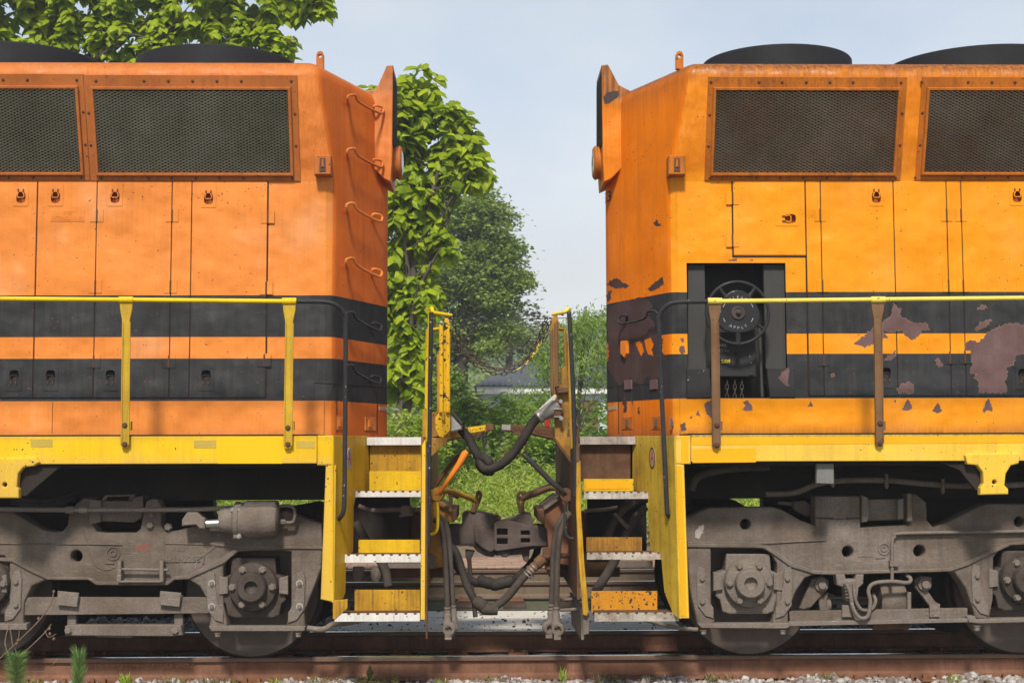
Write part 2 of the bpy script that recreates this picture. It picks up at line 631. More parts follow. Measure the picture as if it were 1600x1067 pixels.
M['yellow_dirty'] = paint('grimy_yellow', (.62, .33, .02), .5, var=.22, vscale=5, streak=.75, dirt=(.075, .045, .025), grime=.45, grime_scale=3, chips=.8, chipcol=(.05, .035, .03), fine=.08)
M['yellow_rust'] = paint('rusty_yellow', (.50, .25, .03), .65, var=.25, vscale=6, streak=.8, dirt=(.085, .048, .03), grime=.7, grime_scale=3.5, chips=.8, fine=.12)
M['brown_rust'] = paint('brown_rusty_steel', (.17, .085, .045), .75, var=.3, vscale=6, streak=.5, dirt=(.05, .03, .02), grime=.6, grime_scale=4, fine=.15, bump=.3)
M['pole_black'] = paint('black_pole', (.035, .035, .038), .35, var=.2, chips=.5, chipcol=(.35, .33, .3), fine=.05)
M['pole_yellow'] = paint('yellow_pole', (.82, .55, .01), .4, var=.1, chips=.45, fine=.05)
M['white'] = paint('white_step_edge', (.78, .75, .70), .5, var=.08, streak=.4, dirt=(.16, .12, .09), grime=.25, grime_scale=7, chips=.5, fine=.1)
M['white_worn'] = paint('worn_step_edge', (.62, .56, .48), .55, var=.2, streak=.6, dirt=(.10, .065, .045), grime=.8, grime_scale=6, chips=.8, fine=.15)
M['fan'] = paint('fan_black', (.022, .023, .026), .6, var=.15, fine=.03)
M['truck'] = paint('dusty_truck_steel', (.222, .178, .142), .9, var=.34, vscale=2.6, streak=.5, dirt=(.085, .065, .052), grime=.65, grime_scale=3.2, fine=.22, bump=.45, scratch=.35)
M['truck_light'] = paint('scuffed_truck_steel', (.262, .220, .182), .88, var=.28, vscale=4, streak=.3, grime=.6, grime_scale=4, dirt=(.085, .063, .05), fine=.22, bump=.4, scratch=.6)
M['greasy'] = paint('greasy_bearing', (.055, .043, .036), .6, var=.3, vscale=8, grime=.5, grime_scale=6, dirt=(.13, .10, .08), fine=.1, bump=.4)
M['wheel'] = paint('wheel_steel', (.048, .036, .029), .65, metal=.2, var=.2, fine=.1)
M['tread'] = paint('wheel_tread', (.30, .26, .23), .35, metal=.8, var=.15, fine=.05)
M['rim'] = paint('wheel_rim', (.11, .082, .064), .5, metal=.3, var=.25, vscale=3, fine=.12)
M['under'] = paint('underframe_black', (.034, .027, .022), .85, var=.3, fine=.1)
M['grey_part'] = paint('grey_bracket', (.20, .20, .19), .75, var=.15, fine=.1)
M['steel'] = paint('bare_steel', (.55, .54, .52), .3, metal=.9, var=.1, fine=0)
M['rubber'] = paint('rubber_hose', (.028, .024, .022), .65, var=.25, grime=.45, grime_scale=5, dirt=(.085, .066, .052), fine=.1)
M['rubber_dusty'] = paint('dusty_hose', (.060, .050, .042), .8, var=.25, grime=.6, grime_scale=6, dirt=(.13, .10, .08), fine=.12)
M['coupler'] = paint('coupler_steel', (.135, .105, .088), .8, var=.25, vscale=5, grime=.5, grime_scale=4, dirt=(.045, .03, .025), fine=.15, bump=.3)
M['chain'] = paint('rusty_chain', (.10, .065, .05), .65, metal=.3, var=.3, vscale=12, fine=.1)
M['lever'] = paint('orange_lever', (.78, .22, .02), .45, var=.1, chips=.9, fine=.05)
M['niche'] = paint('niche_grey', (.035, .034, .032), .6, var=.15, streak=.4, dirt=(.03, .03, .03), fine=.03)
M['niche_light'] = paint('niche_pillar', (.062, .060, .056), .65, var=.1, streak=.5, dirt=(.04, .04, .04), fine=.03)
M['wheel_black'] = paint('brake_wheel_black', (.030, .030, .033), .35, var=.15, chips=.35, chipcol=(.5, .5, .5), fine=.02)
M['patch'] = paint('bare_primer', (.165, .10, .095), .65, var=.28, vscale=5, streak=.3, dirt=(.10, .05, .045), fine=.1, bump=.1)
M['letter_white'] = paint('white_lettering', (.50, .49, .46), .6, var=.3, vscale=30, fine=.25)
M['letter_black'] = paint('black_lettering', (.03, .028, .028), .5, fine=0)
M['letter_yellow'] = paint('yellow_lettering', (.75, .58, .03), .5, fine=0)
M['red'] = paint('red_emblem', (.55, .07, .03), .5, fine=.05)
M['tan'] = paint('tan_plate', (.42, .34, .22), .6, fine=.1)
M['alu'] = paint('cast_aluminium', (.50, .47, .43), .4, metal=.6, var=.2, grime=.4, grime_scale=8, dirt=(.2, .17, .14), fine=.1)
M['glass'] = paint('lens_glass', (.55, .6, .62), .1, metal=.6, fine=0, bump=0)
M['bracket_brown'] = paint('stanchion_brown', (.21, .115, .055), .6, var=.2, vscale=5, streak=.6, dirt=(.07, .045, .03), chips=.3, fine=.1)
M['red_paint'] = paint('red_paint', (.5, .02, .025), .4, fine=.03)

# ------------------------------------------------------------------ plane frames used on each machine
FL_P = Vector((0, Y_HOOD, ZF_))
FL_UP = Vector((0, -FLARE, ZE_ - ZF_)).normalized()
FL_N = Vector((1, 0, 0)).cross(FL_UP)          # points to the viewer side
if FL_N.y > 0: FL_N = -FL_N
def flare_uv(px, py, out=0.0):
    p = RP(px, py, FL_P + FL_N * out, FL_N)
    d = p - FL_P
    return d.x, d.dot(FL_UP)
def flare_frame(out): return (FL_P + FL_N * out, Vector((1, 0, 0)), FL_UP, -FL_N)

def fillet(p, c, q, r, n):
    p, c, q = Vector(p), Vector(c), Vector(q)
    A, B = c + (p - c).normalized() * r, c + (q - c).normalized() * r
    return [tuple(A * (1 - t) ** 2 + c * 2 * t * (1 - t) + B * t * t) for t in [i / n for i in range(n + 1)]]

def hood_shell(name, Xfar, Xc, Xa, mat, endmat, parent, side_open):
    """lofted hood: flat side, flared top, rounded eaves, blunt V end; sgn taken from Xc vs Xfar"""
    slope = (Xa - Xc) / (Y_MID - Y_HOOD)      # dX per dY along the V face
    lev = [(Z_WALK - .005, 0, 0), (ZF_, 0, 0), (ZE_, FLARE, 0)]
    rr = .13
    for k in range(1, 6):
        t = math.pi / 2 * k / 5
        ins = rr * (1 - math.cos(t))
        lev.append((ZE_ + rr * math.sin(t), FLARE - ins, ins))
    lev.append((ZE_ + rr + .03, FLARE - .55, .55))
    sg = 1 if Xa > Xc else -1
    ringlen = None
    V, F = [], []
    for z, o, ins in lev:
        Ys = Y_HOOD - o
        Xa_ = Xa - sg * ins
        Xc_ = Xa_ + slope * (Ys - Y_MID)
        Yf = 2 * Y_MID - Ys
        half = [(Xfar, Ys)] + fillet((Xfar, Ys), (Xc_, Ys), (Xa_, Y_MID), .06, 6)
        apex = [(Xa_ - sg * .0 + slope * (-.12), Y_MID - .12), (Xa_ + slope * (-.05), Y_MID - .04), (Xa_ + slope * (-.05), Y_MID + .04), (Xa_ + slope * (-.12), Y_MID + .12)]
        other = [(x, 2 * Y_MID - y) for x, y in reversed(half)]
        ring = half + apex + other
        ringlen = len(ring)
        V += [(x, y, z) for x, y in ring]
    n = ringlen
    for i in range(len(lev) - 1):
        for k in range(n - 1):
            if i == 0 and k == 0 and side_open: continue
            F.append((i * n + k, i * n + k + 1, (i + 1) * n + k + 1, (i + 1) * n + k))
    F.append(tuple((len(lev) - 1) * n + k for k in range(n)))
    o = mk(name, V, F, mat, parent, 32)
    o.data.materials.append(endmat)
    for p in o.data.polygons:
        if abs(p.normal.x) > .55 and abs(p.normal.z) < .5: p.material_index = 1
    return o

def wire(p, r=.006, mat=None, parent=None, name='wire'):
    return tube(name, p, r, mat, parent, 6)

CUP = round_loop([(-.034, -.066), (.034, -.066), (.034, .018), (-.034, .018)], .028, 4)
def latch_frame(cx, cy, Y, horiz, upside):
    c = U(cx, cy, Y)
    fr = (Vector((c.x, Y - .004, c.z)), Vector((1, 0, 0)), Vector((0, 0, 1)), Vector((0, 1, 0)))
    if horiz: fr = (fr[0], Vector((0, 0, 1)), Vector((-1, 0, 0)), fr[3])
    if upside: fr = (fr[0], -fr[1], -fr[2], fr[3])
    return fr
def cup_hole(fr):
    O, a, b, n = fr
    return [((O + a * p[0] + b * p[1]).x, (O + a * p[0] + b * p[1]).z) for p in CUP]

def latch(fr, paintm, parent, dark=False):
    """recessed door latch: bezel plate, dished cup sunk through the door, wire bail and its two ears"""
    w, h = (.058, .092)
    outer = round_loop([(-w, -h), (w, -h), (w, h), (-w, h)], .012)
    v, f = prism(outer, .0038, fr, .0015, [CUP])
    mk('latch_plate', v, f, paintm, parent)
    O, a, b, n = fr
    k = len(CUP)
    ring = lambda s, d: [O + a * p[0] * s + b * ((p[1] + .024) * s - .024) + n * d for p in CUP]
    Vc = ring(1, .0005) + ring(.97, .030) + ring(.80, .046)
    Fc = [(r * k + i, r * k + (i + 1) % k, (r + 1) * k + (i + 1) % k, (r + 1) * k + i) for r in (0, 1) for i in range(k)] + [tuple(range(2 * k, 3 * k))]
    mk('latch_cup', Vc, Fc, M['cup_dark'] if dark else M['cup'], parent)
    bail = [(-.019, .036), (-.019, .010), (-.027, -.010), (-.019, -.026), (.019, -.026), (.027, -.010), (.019, .010), (.019, .036)]
    tube('latch_bail', [O + a * p[0] + b * p[1] - n * (.008 if i not in (0, 7) else -.004) for i, p in enumerate(bail)], .0046, M['niche'] if dark else paintm, parent, 6)
    for s in (-1, 1): mk('latch_ear', *prism([(s * .019 - .004, .014), (s * .019 + .004, .014), (s * .019 + .004, .040), (s * .019 - .004, .040)], .012, (O - n * .010, a, b, n)), M['boltm'], parent)

def hinge(cx, cy, Y, paintm, parent, w=.05, h=.05):
    c = U(cx, cy, Y)
    g = Geo()
    for s in (-1, 1):
        g.add(prism([(c.x + s * .006, c.z - h), (c.x + s * w, c.z - h), (c.x + s * w, c.z + h), (c.x + s * .006, c.z + h)], .004, XZ(Y - .0055), .0012))
    hg = g.build('hinge', paintm, parent)
    lathe('hinge_pin', [(.0065, -h * .95), (.0065, h * .95)], (c.x, Y - .005, c.z), (0, 0, 1), M['boltm'], parent, 8)
    return hg

M['cup'] = paint('latch_cup_orange', (.42, .10, .015), .6, var=.2, fine=.1)
M['cup_dark'] = paint('latch_cup_dark', (.05, .042, .038), .6, fine=.1)

def door(name, x0, x1, y0, y1, Y, mat, parent, ymid=370, th=.010, holes=()):
    """door slab; x given at picture height ymid, sides truly vertical"""
    a, b = U(x0, ymid, Y).x, U(x1, ymid, Y).x
    z0, z1 = U((x0 + x1) / 2, y1, Y).z, U((x0 + x1) / 2, y0, Y).z
    v, f = prism([(a, z0), (b, z0), (b, z1), (a, z1)], th, XZ(Y - th), .002, holes)
    return mk(name, v, f, mat, parent)

def gasket(x, y0, y1, Y, parent, ymid=370, w=.006):
    a = U(x, ymid, Y).x
    z0, z1 = U(x, y1, Y).z, U(x, y0, Y).z
    box('door_gasket', a - w, a + w, Y - .0035, Y + .001, z0, z1, M['gasket'], parent)

def grille(outer, inner, topbar, mat, meshm, corem, parent, bolts_top, bolts_bot, bolts_l, bolts_r):
    """bolted frame with expanded metal, on the flared plane. outer/inner: x0,y0,x1,y1 in survey px"""
    x0, y0, x1, y1 = outer
    a0, a1, a2, a3 = inner
    o0, b0 = flare_uv(x0, y1, .012); o1, b1 = flare_uv(x1, y0, .012)
    i0, c0 = flare_uv(a0, a3, .012); i1, c1 = flare_uv(a2, a1, .012)
    # outer flat frame
    v, f = prism([(o0, b0), (o1, b0), (o1, b1), (o0, b1)], .010, flare_frame(.012), .002, [[(i0, c0), (i1, c0), (i1, c1), (i0, c1)]])
    fr = mk('grille_frame', v, f, mat, parent)
    # raised inner lip
    w = .022
    v, f = prism([(i0 - w, c0 - w), (i1 + w, c0 - w), (i1 + w, c1 + w), (i0 - w, c1 + w)], .028, flare_frame(.038), .004, [[(i0, c0), (i1, c0), (i1, c1), (i0, c1)]])
    mk('frame_lip', v, f, mat, fr)
    v, f = prism([(i0, c0), (i1, c0), (i1, c1), (i0, c1)], .003, flare_frame(.004))
    mk('radiator_core', v, f, corem, fr)
    # shutters behind the mesh: flat vertical slats
    n = max(3, int((i1 - i0) / .37))
    for k in range(1, n):
        xx = i0 + (i1 - i0) * k / n
        mk('core_divider', *prism([(xx - .006, c0), (xx + .006, c0), (xx + .006, c1), (xx - .006, c1)], .006, flare_frame(.012)), corem, fr)
    # expanded metal: staggered strands, each a thin ribbon
    O, A, B, N = flare_frame(.026)
    dw, dh, t = .0465, .0112, .0033
    V, F = [], []
    rows = int((c1 - c0) / dh) + 1
    cols = int((i1 - i0) / (dw / 2)) + 1
    for r in range(rows):
        base = c0 + r * dh + dh * .5
        for k in range(cols):
            xa = i0 + k * dw / 2
            xb = min(xa + dw / 2, i1)
            up = (k + r) % 2
            va = base + (dh * .5 if up else -dh * .5)
            vb = base + (-dh * .5 if up else dh * .5)
            if max(va, vb) > c1 or min(va, vb) < c0 - .001: continue
            q = len(V)
            for (uu, vv) in ((xa, va), (xb, vb)):
                V += [O + A * uu + B * (vv - t) + N * .004, O + A * uu + B * (vv + t) - N * .004]
            F.append((q, q + 2, q + 3, q + 1))
    ex = mk('expanded_mesh', V, F, meshm, fr, recalc=False)
    ex['kind'] = 'stuff'
    zt, zb = (b1 + c1 + w) / 2, (b0 + c0 - w) / 2
    for px in bolts_top:
        u, _ = flare_uv(px, 128, .012)
        bolt(O + A * u + B * zt - N * -.014, .012, M['boltm'], fr, FL_N)
    for px in bolts_bot:
        u, _ = flare_uv(px, 277, .012)
        bolt(O + A * u + B * zb - N * -.014, .010, M['boltm'], fr, FL_N)
    for xx, lst in ((( o0 + i0 - w) / 2, bolts_l), ((o1 + i1 + w) / 2, bolts_r)):
        for py in lst:
            _, vv = flare_uv((x0 + x1) / 2, py, .012)
            bolt(O + A * xx + B * vv - N * -.014, .011, M['boltm'], fr, FL_N)
    return fr

def stanchion(cx, cy, ybot, mat, parent, tube_mat, boltys):
    """flattened post: clamp on the rail, flared head, channel shank bolted to the sill"""
    Y = Y_SILL - .035
    cb = cx - (2 if cx < 800 else -3)
    shape = [(cx - 10, cy + 6), (cx + 10, cy + 6), (cx + 9.5, cy + 14), (cx + 5.5, cy + 32), (cb + 6, ybot - 6), (cb + 3, ybot), (cb - 4, ybot), (cb - 7, ybot - 6), (cx - 6.5, cy + 32), (cx - 9.5, cy + 14)]
    st = S('stanchion', shape, Y, .016, mat, parent, .003)
    # channel flanges
    g = Geo()
    for s in (-6.2, 5.2):
        g.add(Sg([(cx + s, cy + 34), (cx + s + 1.4, cy + 34), (cb + s + 1.4, ybot - 5), (cb + s, ybot - 5)], Y - .010, .012, .001))
    g.build('flange', mat, st)
    c = U(cx, cy, Y_SILL - .03)
    lathe('rail_clamp', [(.021, -.052), (.024, -.050), (.024, .050), (.021, .052)], c, (1, 0, 0), tube_mat, st, 14)
    for py in boltys:
        bolt(U(cb, py, Y), .016, M['boltm'], st, h=.8, hexa=True)
    box('stand_off', U(cb + 4, 660, Y).x, U(cb + 9, 660, Y).x, Y + .004, Y_SILL + .02, U(cb, 672, Y).z, U(cb, 658, Y).z, mat, st)
    return st

def wheelset(cx, wb, parent, Y=Y_WHEEL, yc=912):
    """flanged wheels and axle of one wheelset"""
    c = U(cx, yc, Y)
    r = .508
    z = r + .001
    prof = [(.0, -.02), (.10, -.02), (.11, .0), (.16, .02), (.30, .045), (.42, .03), (.435, .0), (r - .01, .0), (r, .008), (r, .095), (r + .02, .105), (r + .028, .12), (r + .018, .135), (.44, .135), (.43, .10), (.12, .09), (.10, .14), (.0, .14)]
    w = lathe('wheel', prof, (c.x, Y, z), (0, 1, 0), M['wheel'], parent, 56, 30)
    lathe('rim', [(.44, -.003), (r - .012, -.003), (r - .010, .002), (.438, .002)], (c.x, Y, z), (0, 1, 0), M['rim'], w, 56, 30)
    w2 = lathe('wheel', [(p, -d) for p, d in prof], (c.x, 2 * Y_MID - Y, z), (0, 1, 0), M['wheel'], parent, 40, 30)
    lathe('axle', [(.09, 0.1), (.09, 2 * (Y_MID - Y) - .1)], (c.x, Y, z), (0, 1, 0), M['under'], parent, 16)

def journal(cx, cy, parent, mats, hub=True, colour=None):
    """axle box in its pedestal opening: housing, bearing cap with bolts and hollow centre"""
    m, g = mats
    Y = Y_TRUCK
    jb = S('journal_box', [(cx - 34, cy - 46), (cx + 34, cy - 46), (cx + 36, cy - 20), (cx + 51, cy - 14), (cx + 51, cy + 20), (cx + 44, cy + 26), (cx + 40, cy + 44), (cx + 30, cy + 48), (cx - 30, cy + 48), (cx - 40, cy + 44), (cx - 44, cy + 26), (cx - 51, cy + 20), (cx - 51, cy - 14), (cx - 36, cy - 20)], Y + .02, .2, g, parent, .012, seg=2)
    c = U(cx, cy - 1, Y)
    k = Y / FPX
    lathe('bearing_cap', [(38 * k, .02), (38 * k, -.03), (36 * k, -.05), (30 * k, -.06), (24 * k, -.066), (22 * k, -.12), (20 * k, -.13), (10.5 * k, -.13), (9 * k, -.10), (0.0, -.085)], (c.x, Y + .01, c.z), (0, 1, 0), g, jb, 28, 30)
    for i in range(6):
        t = math.pi / 6 + i * math.pi / 3 + math.pi / 6
        bolt(Vector((c.x + 30.5 * k * math.cos(t), Y - .05, c.z + 30.5 * k * math.sin(t))), .024, m, jb, h=.9, hexa=True)
    v, f = ([], [])
    # wear plates either side
    for s in (-1, 1):
        S('wear_plate', [(cx + s * 40, cy - 14), (cx + s * 54, cy - 18), (cx + s * 54, cy + 12), (cx + s * 40, cy + 10)], Y - .012, .03, m, jb, .004)
    return jb

def keeper(cx, y0, sgn, parent, m, ring=None):
    """bolted pedestal liner beside an axle box"""
    s = sgn
    o = S('pedestal_liner', [(cx, y0), (cx + s * 10, y0 - 3), (cx + s * 13, y0 + 10), (cx + s * 11, y0 + 58), (cx - s * 1, y0 + 74), (cx - s * 14, y0 + 78), (cx - s * 14, y0 + 62), (cx - s * 6, y0 + 50), (cx - s * 2, y0 + 24)], Y_TRUCK - .014, .02, m, parent, .004)
    for dy in (16, 52):
        p = U(cx + s * 4, y0 + dy, Y_TRUCK - .014)
        if ring is not None:
            lathe('washer', [(.026, 0), (.026, -.006), (.018, -.006)], p, (0, 1, 0), ring, o, 14)
        bolt(p, .018, m, o, h=.9, hexa=True)
    return o

# ================================================================== the two locomotives
def jag(pts, n=3, amp=1.6, seed=1):
    """ragged outline for flaked paint"""
    rg = random.Random(seed)
    out = []
    m = len(pts)
    for i in range(m):
        a, b = pts[i], pts[(i + 1) % m]
        d = math.hypot(b[0] - a[0], b[1] - a[1])
        k = max(1, min(14, int(d / 2.2)))
        for t in range(k):
            t /= k
            j = amp if t > 0 else amp * .3
            out.append((a[0] + (b[0] - a[0]) * t + rg.uniform(-j, j), a[1] + (b[1] - a[1]) * t + rg.uniform(-j, j)))
    return out

def loco(side, label):
    s = side                                   # -1 left, +1 right
    Lf = s < 0
    OR = M['orange_l'] if Lf else M['orange_r']
    TR = M['orange_l_plain'] if Lf else M['orange_r_plain']
    YE = M['yellow'] if Lf else M['yellow_r']
    xe = 660 if Lf else 906                     # end sheet
    root = thing('locomotive', label, 'locomotive', (-4.0 if Lf else 4.2, Y_MID, 0), 'coupled diesel locomotives')
    Xfar = -11.0 if Lf else 11.0
    Xc = U(521 if Lf else 1047, 400, Y_HOOD).x
    Xa = U(609 if Lf else 943, 400, Y_MID).x
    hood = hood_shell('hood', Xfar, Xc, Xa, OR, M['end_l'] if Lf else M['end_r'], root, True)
    sg = -s
    slope = (Xa - Xc) / (Y_MID - Y_HOOD)
    # V end plane
    vt = Vector((Xa - Xc, Y_MID - Y_HOOD, 0)).normalized()
    vn = vt.cross(Vector((0, 0, 1)))
    if vn.y > 0: vn = -vn
    VP = Vector((Xc, Y_HOOD, 2.0))
    def V_(px, py, out=0.0): return RP(px, py, VP + vn * out, vn)
    def vslab(name, pts, out, th, mat, parent, bevel=.001, rnd=0):
        fr = (VP + vn * out, vt if Lf else -vt, Vector((0, 0, 1)), -vn)
        l = []
        for x, y in pts:
            d = V_(x, y, out) - fr[0]
            l.append((d.dot(fr[1]), d.z))
        if rnd: l = round_loop(l, rnd)
        v, f = prism(l, th, fr, bevel)
        return mk(name, v, f, mat, parent)
    # side wall of the hood, with the brake niche left open on the right machine
    Xs = Xc - sg * .06
    z0, z1 = Z_WALK - .005, ZF_
    YD = Y_HOOD - .0005
    YD2 = YD - .010
    if Lf:
        LT = [(d, latch_frame(cx, 304 if d != 4 else 306, YD2, False, False), False) for d, cx in ((0, 33), (1, 87), (2, 180), (4, 326))]
        LT += [(d, latch_frame(cx, 592, YD2, False, True), True) for d, cx in ((0, 22), (1, 79), (2, 172.5), (4, 322))]
    else:
        LT = [(1, latch_frame(1369, 304, YD2, False, False), False), (4, latch_frame(1589, 303, YD2, False, False), False), (1, latch_frame(1385, 588, YD2, False, True), True), (4, latch_frame(1598, 590, YD2, False, True), True), (9, latch_frame(1230, 342, YD2, True, False), False)]
    cups = [cup_hole(l[1]) for l in LT]
    if Lf:
        v, f = prism([(Xfar, z0), (Xs, z0), (Xs, z1), (Xfar, z1)], .02, XZ(Y_HOOD), 0, cups)
    else:
        n0, n1 = U(1074, 520, Y_HOOD).x, U(1229, 520, Y_HOOD).x
        nz0, nz1 = U(1150, 621.5, Y_HOOD).z, U(1150, 411, Y_HOOD).z
        v, f = prism([(Xs, z0), (Xfar, z0), (Xfar, z1), (Xs, z1)], .02, XZ(Y_HOOD), 0, [[(n0, nz0), (n1, nz0), (n1, nz1), (n0, nz1)]] + cups)
    mk('side_wall', v, f, OR, root)

    # ---------------- doors and panels
    if Lf:
        cols = [('door', -95, 56.5), ('door', 58.5, 150), ('door', 151.5, 267.5), ('panel', 269, 298.5), ('door', 300, 417)]
        gx = [57.5, 150.8, 268.2, 299.2, 418]
        ytop, ybot = 285, 621
    else:
        cols = [('panel', 1260, 1282), ('door', 1283.5, 1396), ('door', 1397.5, 1479), ('panel', 1480.5, 1502), ('door', 1503.5, 1690)]
        gx = [1259, 1282.8, 1396.8, 1479.8, 1502.8]
        ytop, ybot = 284, 618
    doors = []
    for i, (kind, a, b) in enumerate(cols):
        doors.append(door('door' if kind == 'door' else 'side_panel', a, b, ytop, ybot, YD, OR, root, holes=[h for l, h in zip(LT, cups) if l[0] == i]))
    for d, fr_, dk in LT:
        if d != 9: latch(fr_, OR, doors[d], dk)
    for g_ in gx: gasket(g_, ytop - 1, ybot + 1, YD, hood)
    if Lf:
        for d, cx, cy in ((1, 151.5, 337), (1, 149, 448), (1, 146.5, 565), (2, 269, 337), (2, 266.5, 448), (2, 264, 565), (4, 418.5, 339), (4, 416, 450), (4, 413, 563)):
            hinge(cx, cy, YD2, OR, doors[d])
        pl = S('plaque', rect(78, 328, 132, 346), YD2 - .004, .0035, OR, doors[1], .001)
        g = Geo()
        for t, y in (('FIRE', 333), ('EXTINGUISHER', 341)):
            g.add(textg(t, .036, U(105, y, YD2 - .005), (1, 0, 0), (0, 0, 1), ext=.0016))
        g.build('raised_lettering', OR, doors[1])
    else:
        ad = door('door', 1146, 1258, 284, 399, YD, OR, root, holes=[cups[4]])
        gasket(1145, 283, 402, YD, hood)
        a0, a1 = U(1145, 370, YD).x, U(1259, 370, YD).x
        zz = U(1200, 401, YD).z
        box('door_gasket', a0, a1, YD - .0035, YD, zz - .006, zz + .004, M['gasket'], hood)
        latch(LT[4][1], OR, ad)
        for cy in (310, 376): hinge(1144.5, cy, YD2, OR, ad)
        for d, cx, cy in ((1, 1281.5, 336), (1, 1285, 447), (1, 1287, 562), (2, 1479, 336), (2, 1482, 447), (2, 1484, 559), (4, 1501.5, 336), (4, 1505, 447), (4, 1507.5, 558)):
            hinge(cx, cy, YD2, OR, doors[d], w=.045)
    # base skirt below the doors
    yb0 = 624 if Lf else 621.5
    zs0, zs1 = Z_WALK, U(300 if Lf else 1300, yb0, Y_HOOD).z
    xa, xb = (Xfar, Xs + .0) if Lf else (Xs, Xfar)
    v, f = prism([(xa, zs0), (xb, zs0), (xb, zs1), (xa, zs1)], .016, XZ(Y_HOOD - .016), .004)
    sk = mk('base_skirt', v, f, OR, root)
    if Lf:
        for px in (82, -60): gasket(px, 628, 677, Y_HOOD - .0155, sk, 650, .0015)
        # hatch sheet at the corner and small plates on the end face
        S('corner_hatch', [(430, 597), (491, 597), (491, 624), (430, 624)], Y_HOOD - .006, .006, OR, root, .002)
    # ---------------- radiator grilles
    ms, co = (M['mesh'], M['core']) if Lf else (M['mesh_rust'], M['core_rust'])
    if Lf:
        grille((140, 118, 464, 283), (155, 141, 450, 270), 0, TR, ms, co, root, (150, 225, 263, 301, 339, 377, 455), (158, 232, 268, 306, 343, 380, 457), (177, 227), (178, 228))
        grille((-190, 116, 131, 282), (-175, 139, 118, 269), 0, TR, ms, co, root, (5, 43, 120, -40), (14, 52, 127), (), (175, 226))
    else:
        grille((1101, 121, 1418, 282), (1114, 142, 1403, 270), 0, TR, ms, co, root, (1111, 1186, 1222, 1260, 1297, 1333, 1408), (1109, 1182, 1219, 1255, 1292, 1327, 1400), (180, 229), (177, 227))
        grille((1430, 121, 1750, 282), (1443, 142, 1735, 269), 0, TR, ms, M['core'], root, (1440, 1513, 1550, 1586), (1430, 1503, 1539, 1575), (177, 227), ())
    # ---------------- roof: fan shrouds, lifting eye
    zr = ZE_ + .14
    for (pl_, pr_) in (((208, 450), (-120, 137)) if Lf else ((1112, 1336), (1404, 1690))):
        cx = U((pl_ + pr_) / 2, 90, Y_MID - .3).x
        ra = (U(pr_, 90, Y_MID).x - U(pl_, 90, Y_MID).x) / 2 * 1.03
        zt = U((pl_ + pr_) / 2, 68 if not Lf or pl_ > 0 else 63, Y_MID - ra).z
        fan = lathe('fan_shroud', [(ra - .03, zt - zr - .1), (ra, zt - zr - .02), (ra, zt - zr), (ra - .03, zt - zr), (ra - .05, 0)][::-1] if False else [(ra + .0, -.05), (ra + .0, zt - zr - .012), (ra - .008, zt - zr), (ra - .03, zt - zr), (ra - .035, .0)], (cx, Y_MID, zr), (0, 0, 1), M['fan'], root, 56, 30)
        h = [Vector((cx + ra * math.sin(t) * 1.005, Y_MID - ra * math.cos(t) * 1.005, zr + .02 + dz)) for t, dz in ((.55, 0), (.55, .035), (.62, .05), (.75, .05), (.82, .035), (.82, 0))]
        tube('lift_handle', h, .009, M['fan'], fan, 6, 3)
        for k in range(10):
            t = -1.3 + k * .29
            bolt(Vector((cx + ra * math.sin(t), Y_MID - ra * math.cos(t), zr + .03)), .010, M['grey_part'], fan, Vector((math.sin(t), -math.cos(t), 0)).normalized())
    ex = 500 if Lf else 1062
    S('lifting_eye', [(ex - 6, 108), (ex - 6, 86), (ex - 4, 81), (ex, 79.5), (ex + 4, 81), (ex + 6, 86), (ex + 6, 110)], Y_HOOD - .05, .035, TR, root, .006, [(ex, 88, 2.6)])
    # small latch box on the corner
    bx = 504 if Lf else 1058
    o = S('corner_bracket', [(bx - 13, 243), (bx + 13, 243), (bx + 13, 273), (bx - 13, 273)], Y_HOOD - .115, .20, TR, root, .006)
    S('keyhole_plate', [(bx - 4, 247), (bx + 4, 247), (bx + 5, 268), (bx - 5, 268)], Y_HOOD - .121, .006, M['boltm'], o, .001)
    S('toggle', [(bx - 1.5, 249), (bx + 1.5, 249), (bx + 2, 261), (bx - 2, 261)], Y_HOOD - .131, .010, TR, o, .002)
    # ---------------- headlight box at the middle of the end
    YB = Y_MID - .27
    if Lf: hp = [(570, 250), (570, 142), (588, 140), (604, 103), (614, 102), (612.5, 254), (610, 284), (600, 279)]
    else: hp = [(985, 250), (985, 142), (967, 133), (950, 101), (940, 102), (942, 254), (944, 284), (955, 279)]
    hb = S('headlight_box', hp, YB, .54, OR, root, .008, seg=2)
    xq = 614 if Lf else 940
    S('number_plate', [(xq, 112), (xq + sg * .8, 112), (xq + sg * .8, 226), (xq, 226)], YB + .02, .5, M['under'], hb, .003)
    hc = U(613 if Lf else 942, 255, Y_MID)
    hl = lathe('headlight', [(.15, 0), (.15, .02), (.135, .025), (.135, .05), (.142, .055), (.142, .07), (.12, .085), (.10, .08), (0, .072)], hc, (sg, 0, 0), TR, root, 28)
    lathe('lens', [(.10, .082), (.08, .09), (0, .095)], hc, (sg, 0, 0), M['glass'], hl, 20)
    for k in range(4):
        t = k * 1.57 + .8
        bolt(hc + Vector((sg * .07, .128 * math.cos(t), .128 * math.sin(t))), .011, M['boltm'], hl, Vector((sg, 0, 0)))
    # ---------------- grab irons up the end face
    ys = (149, 233, 318, 404, 488, 571) if Lf else (488,)
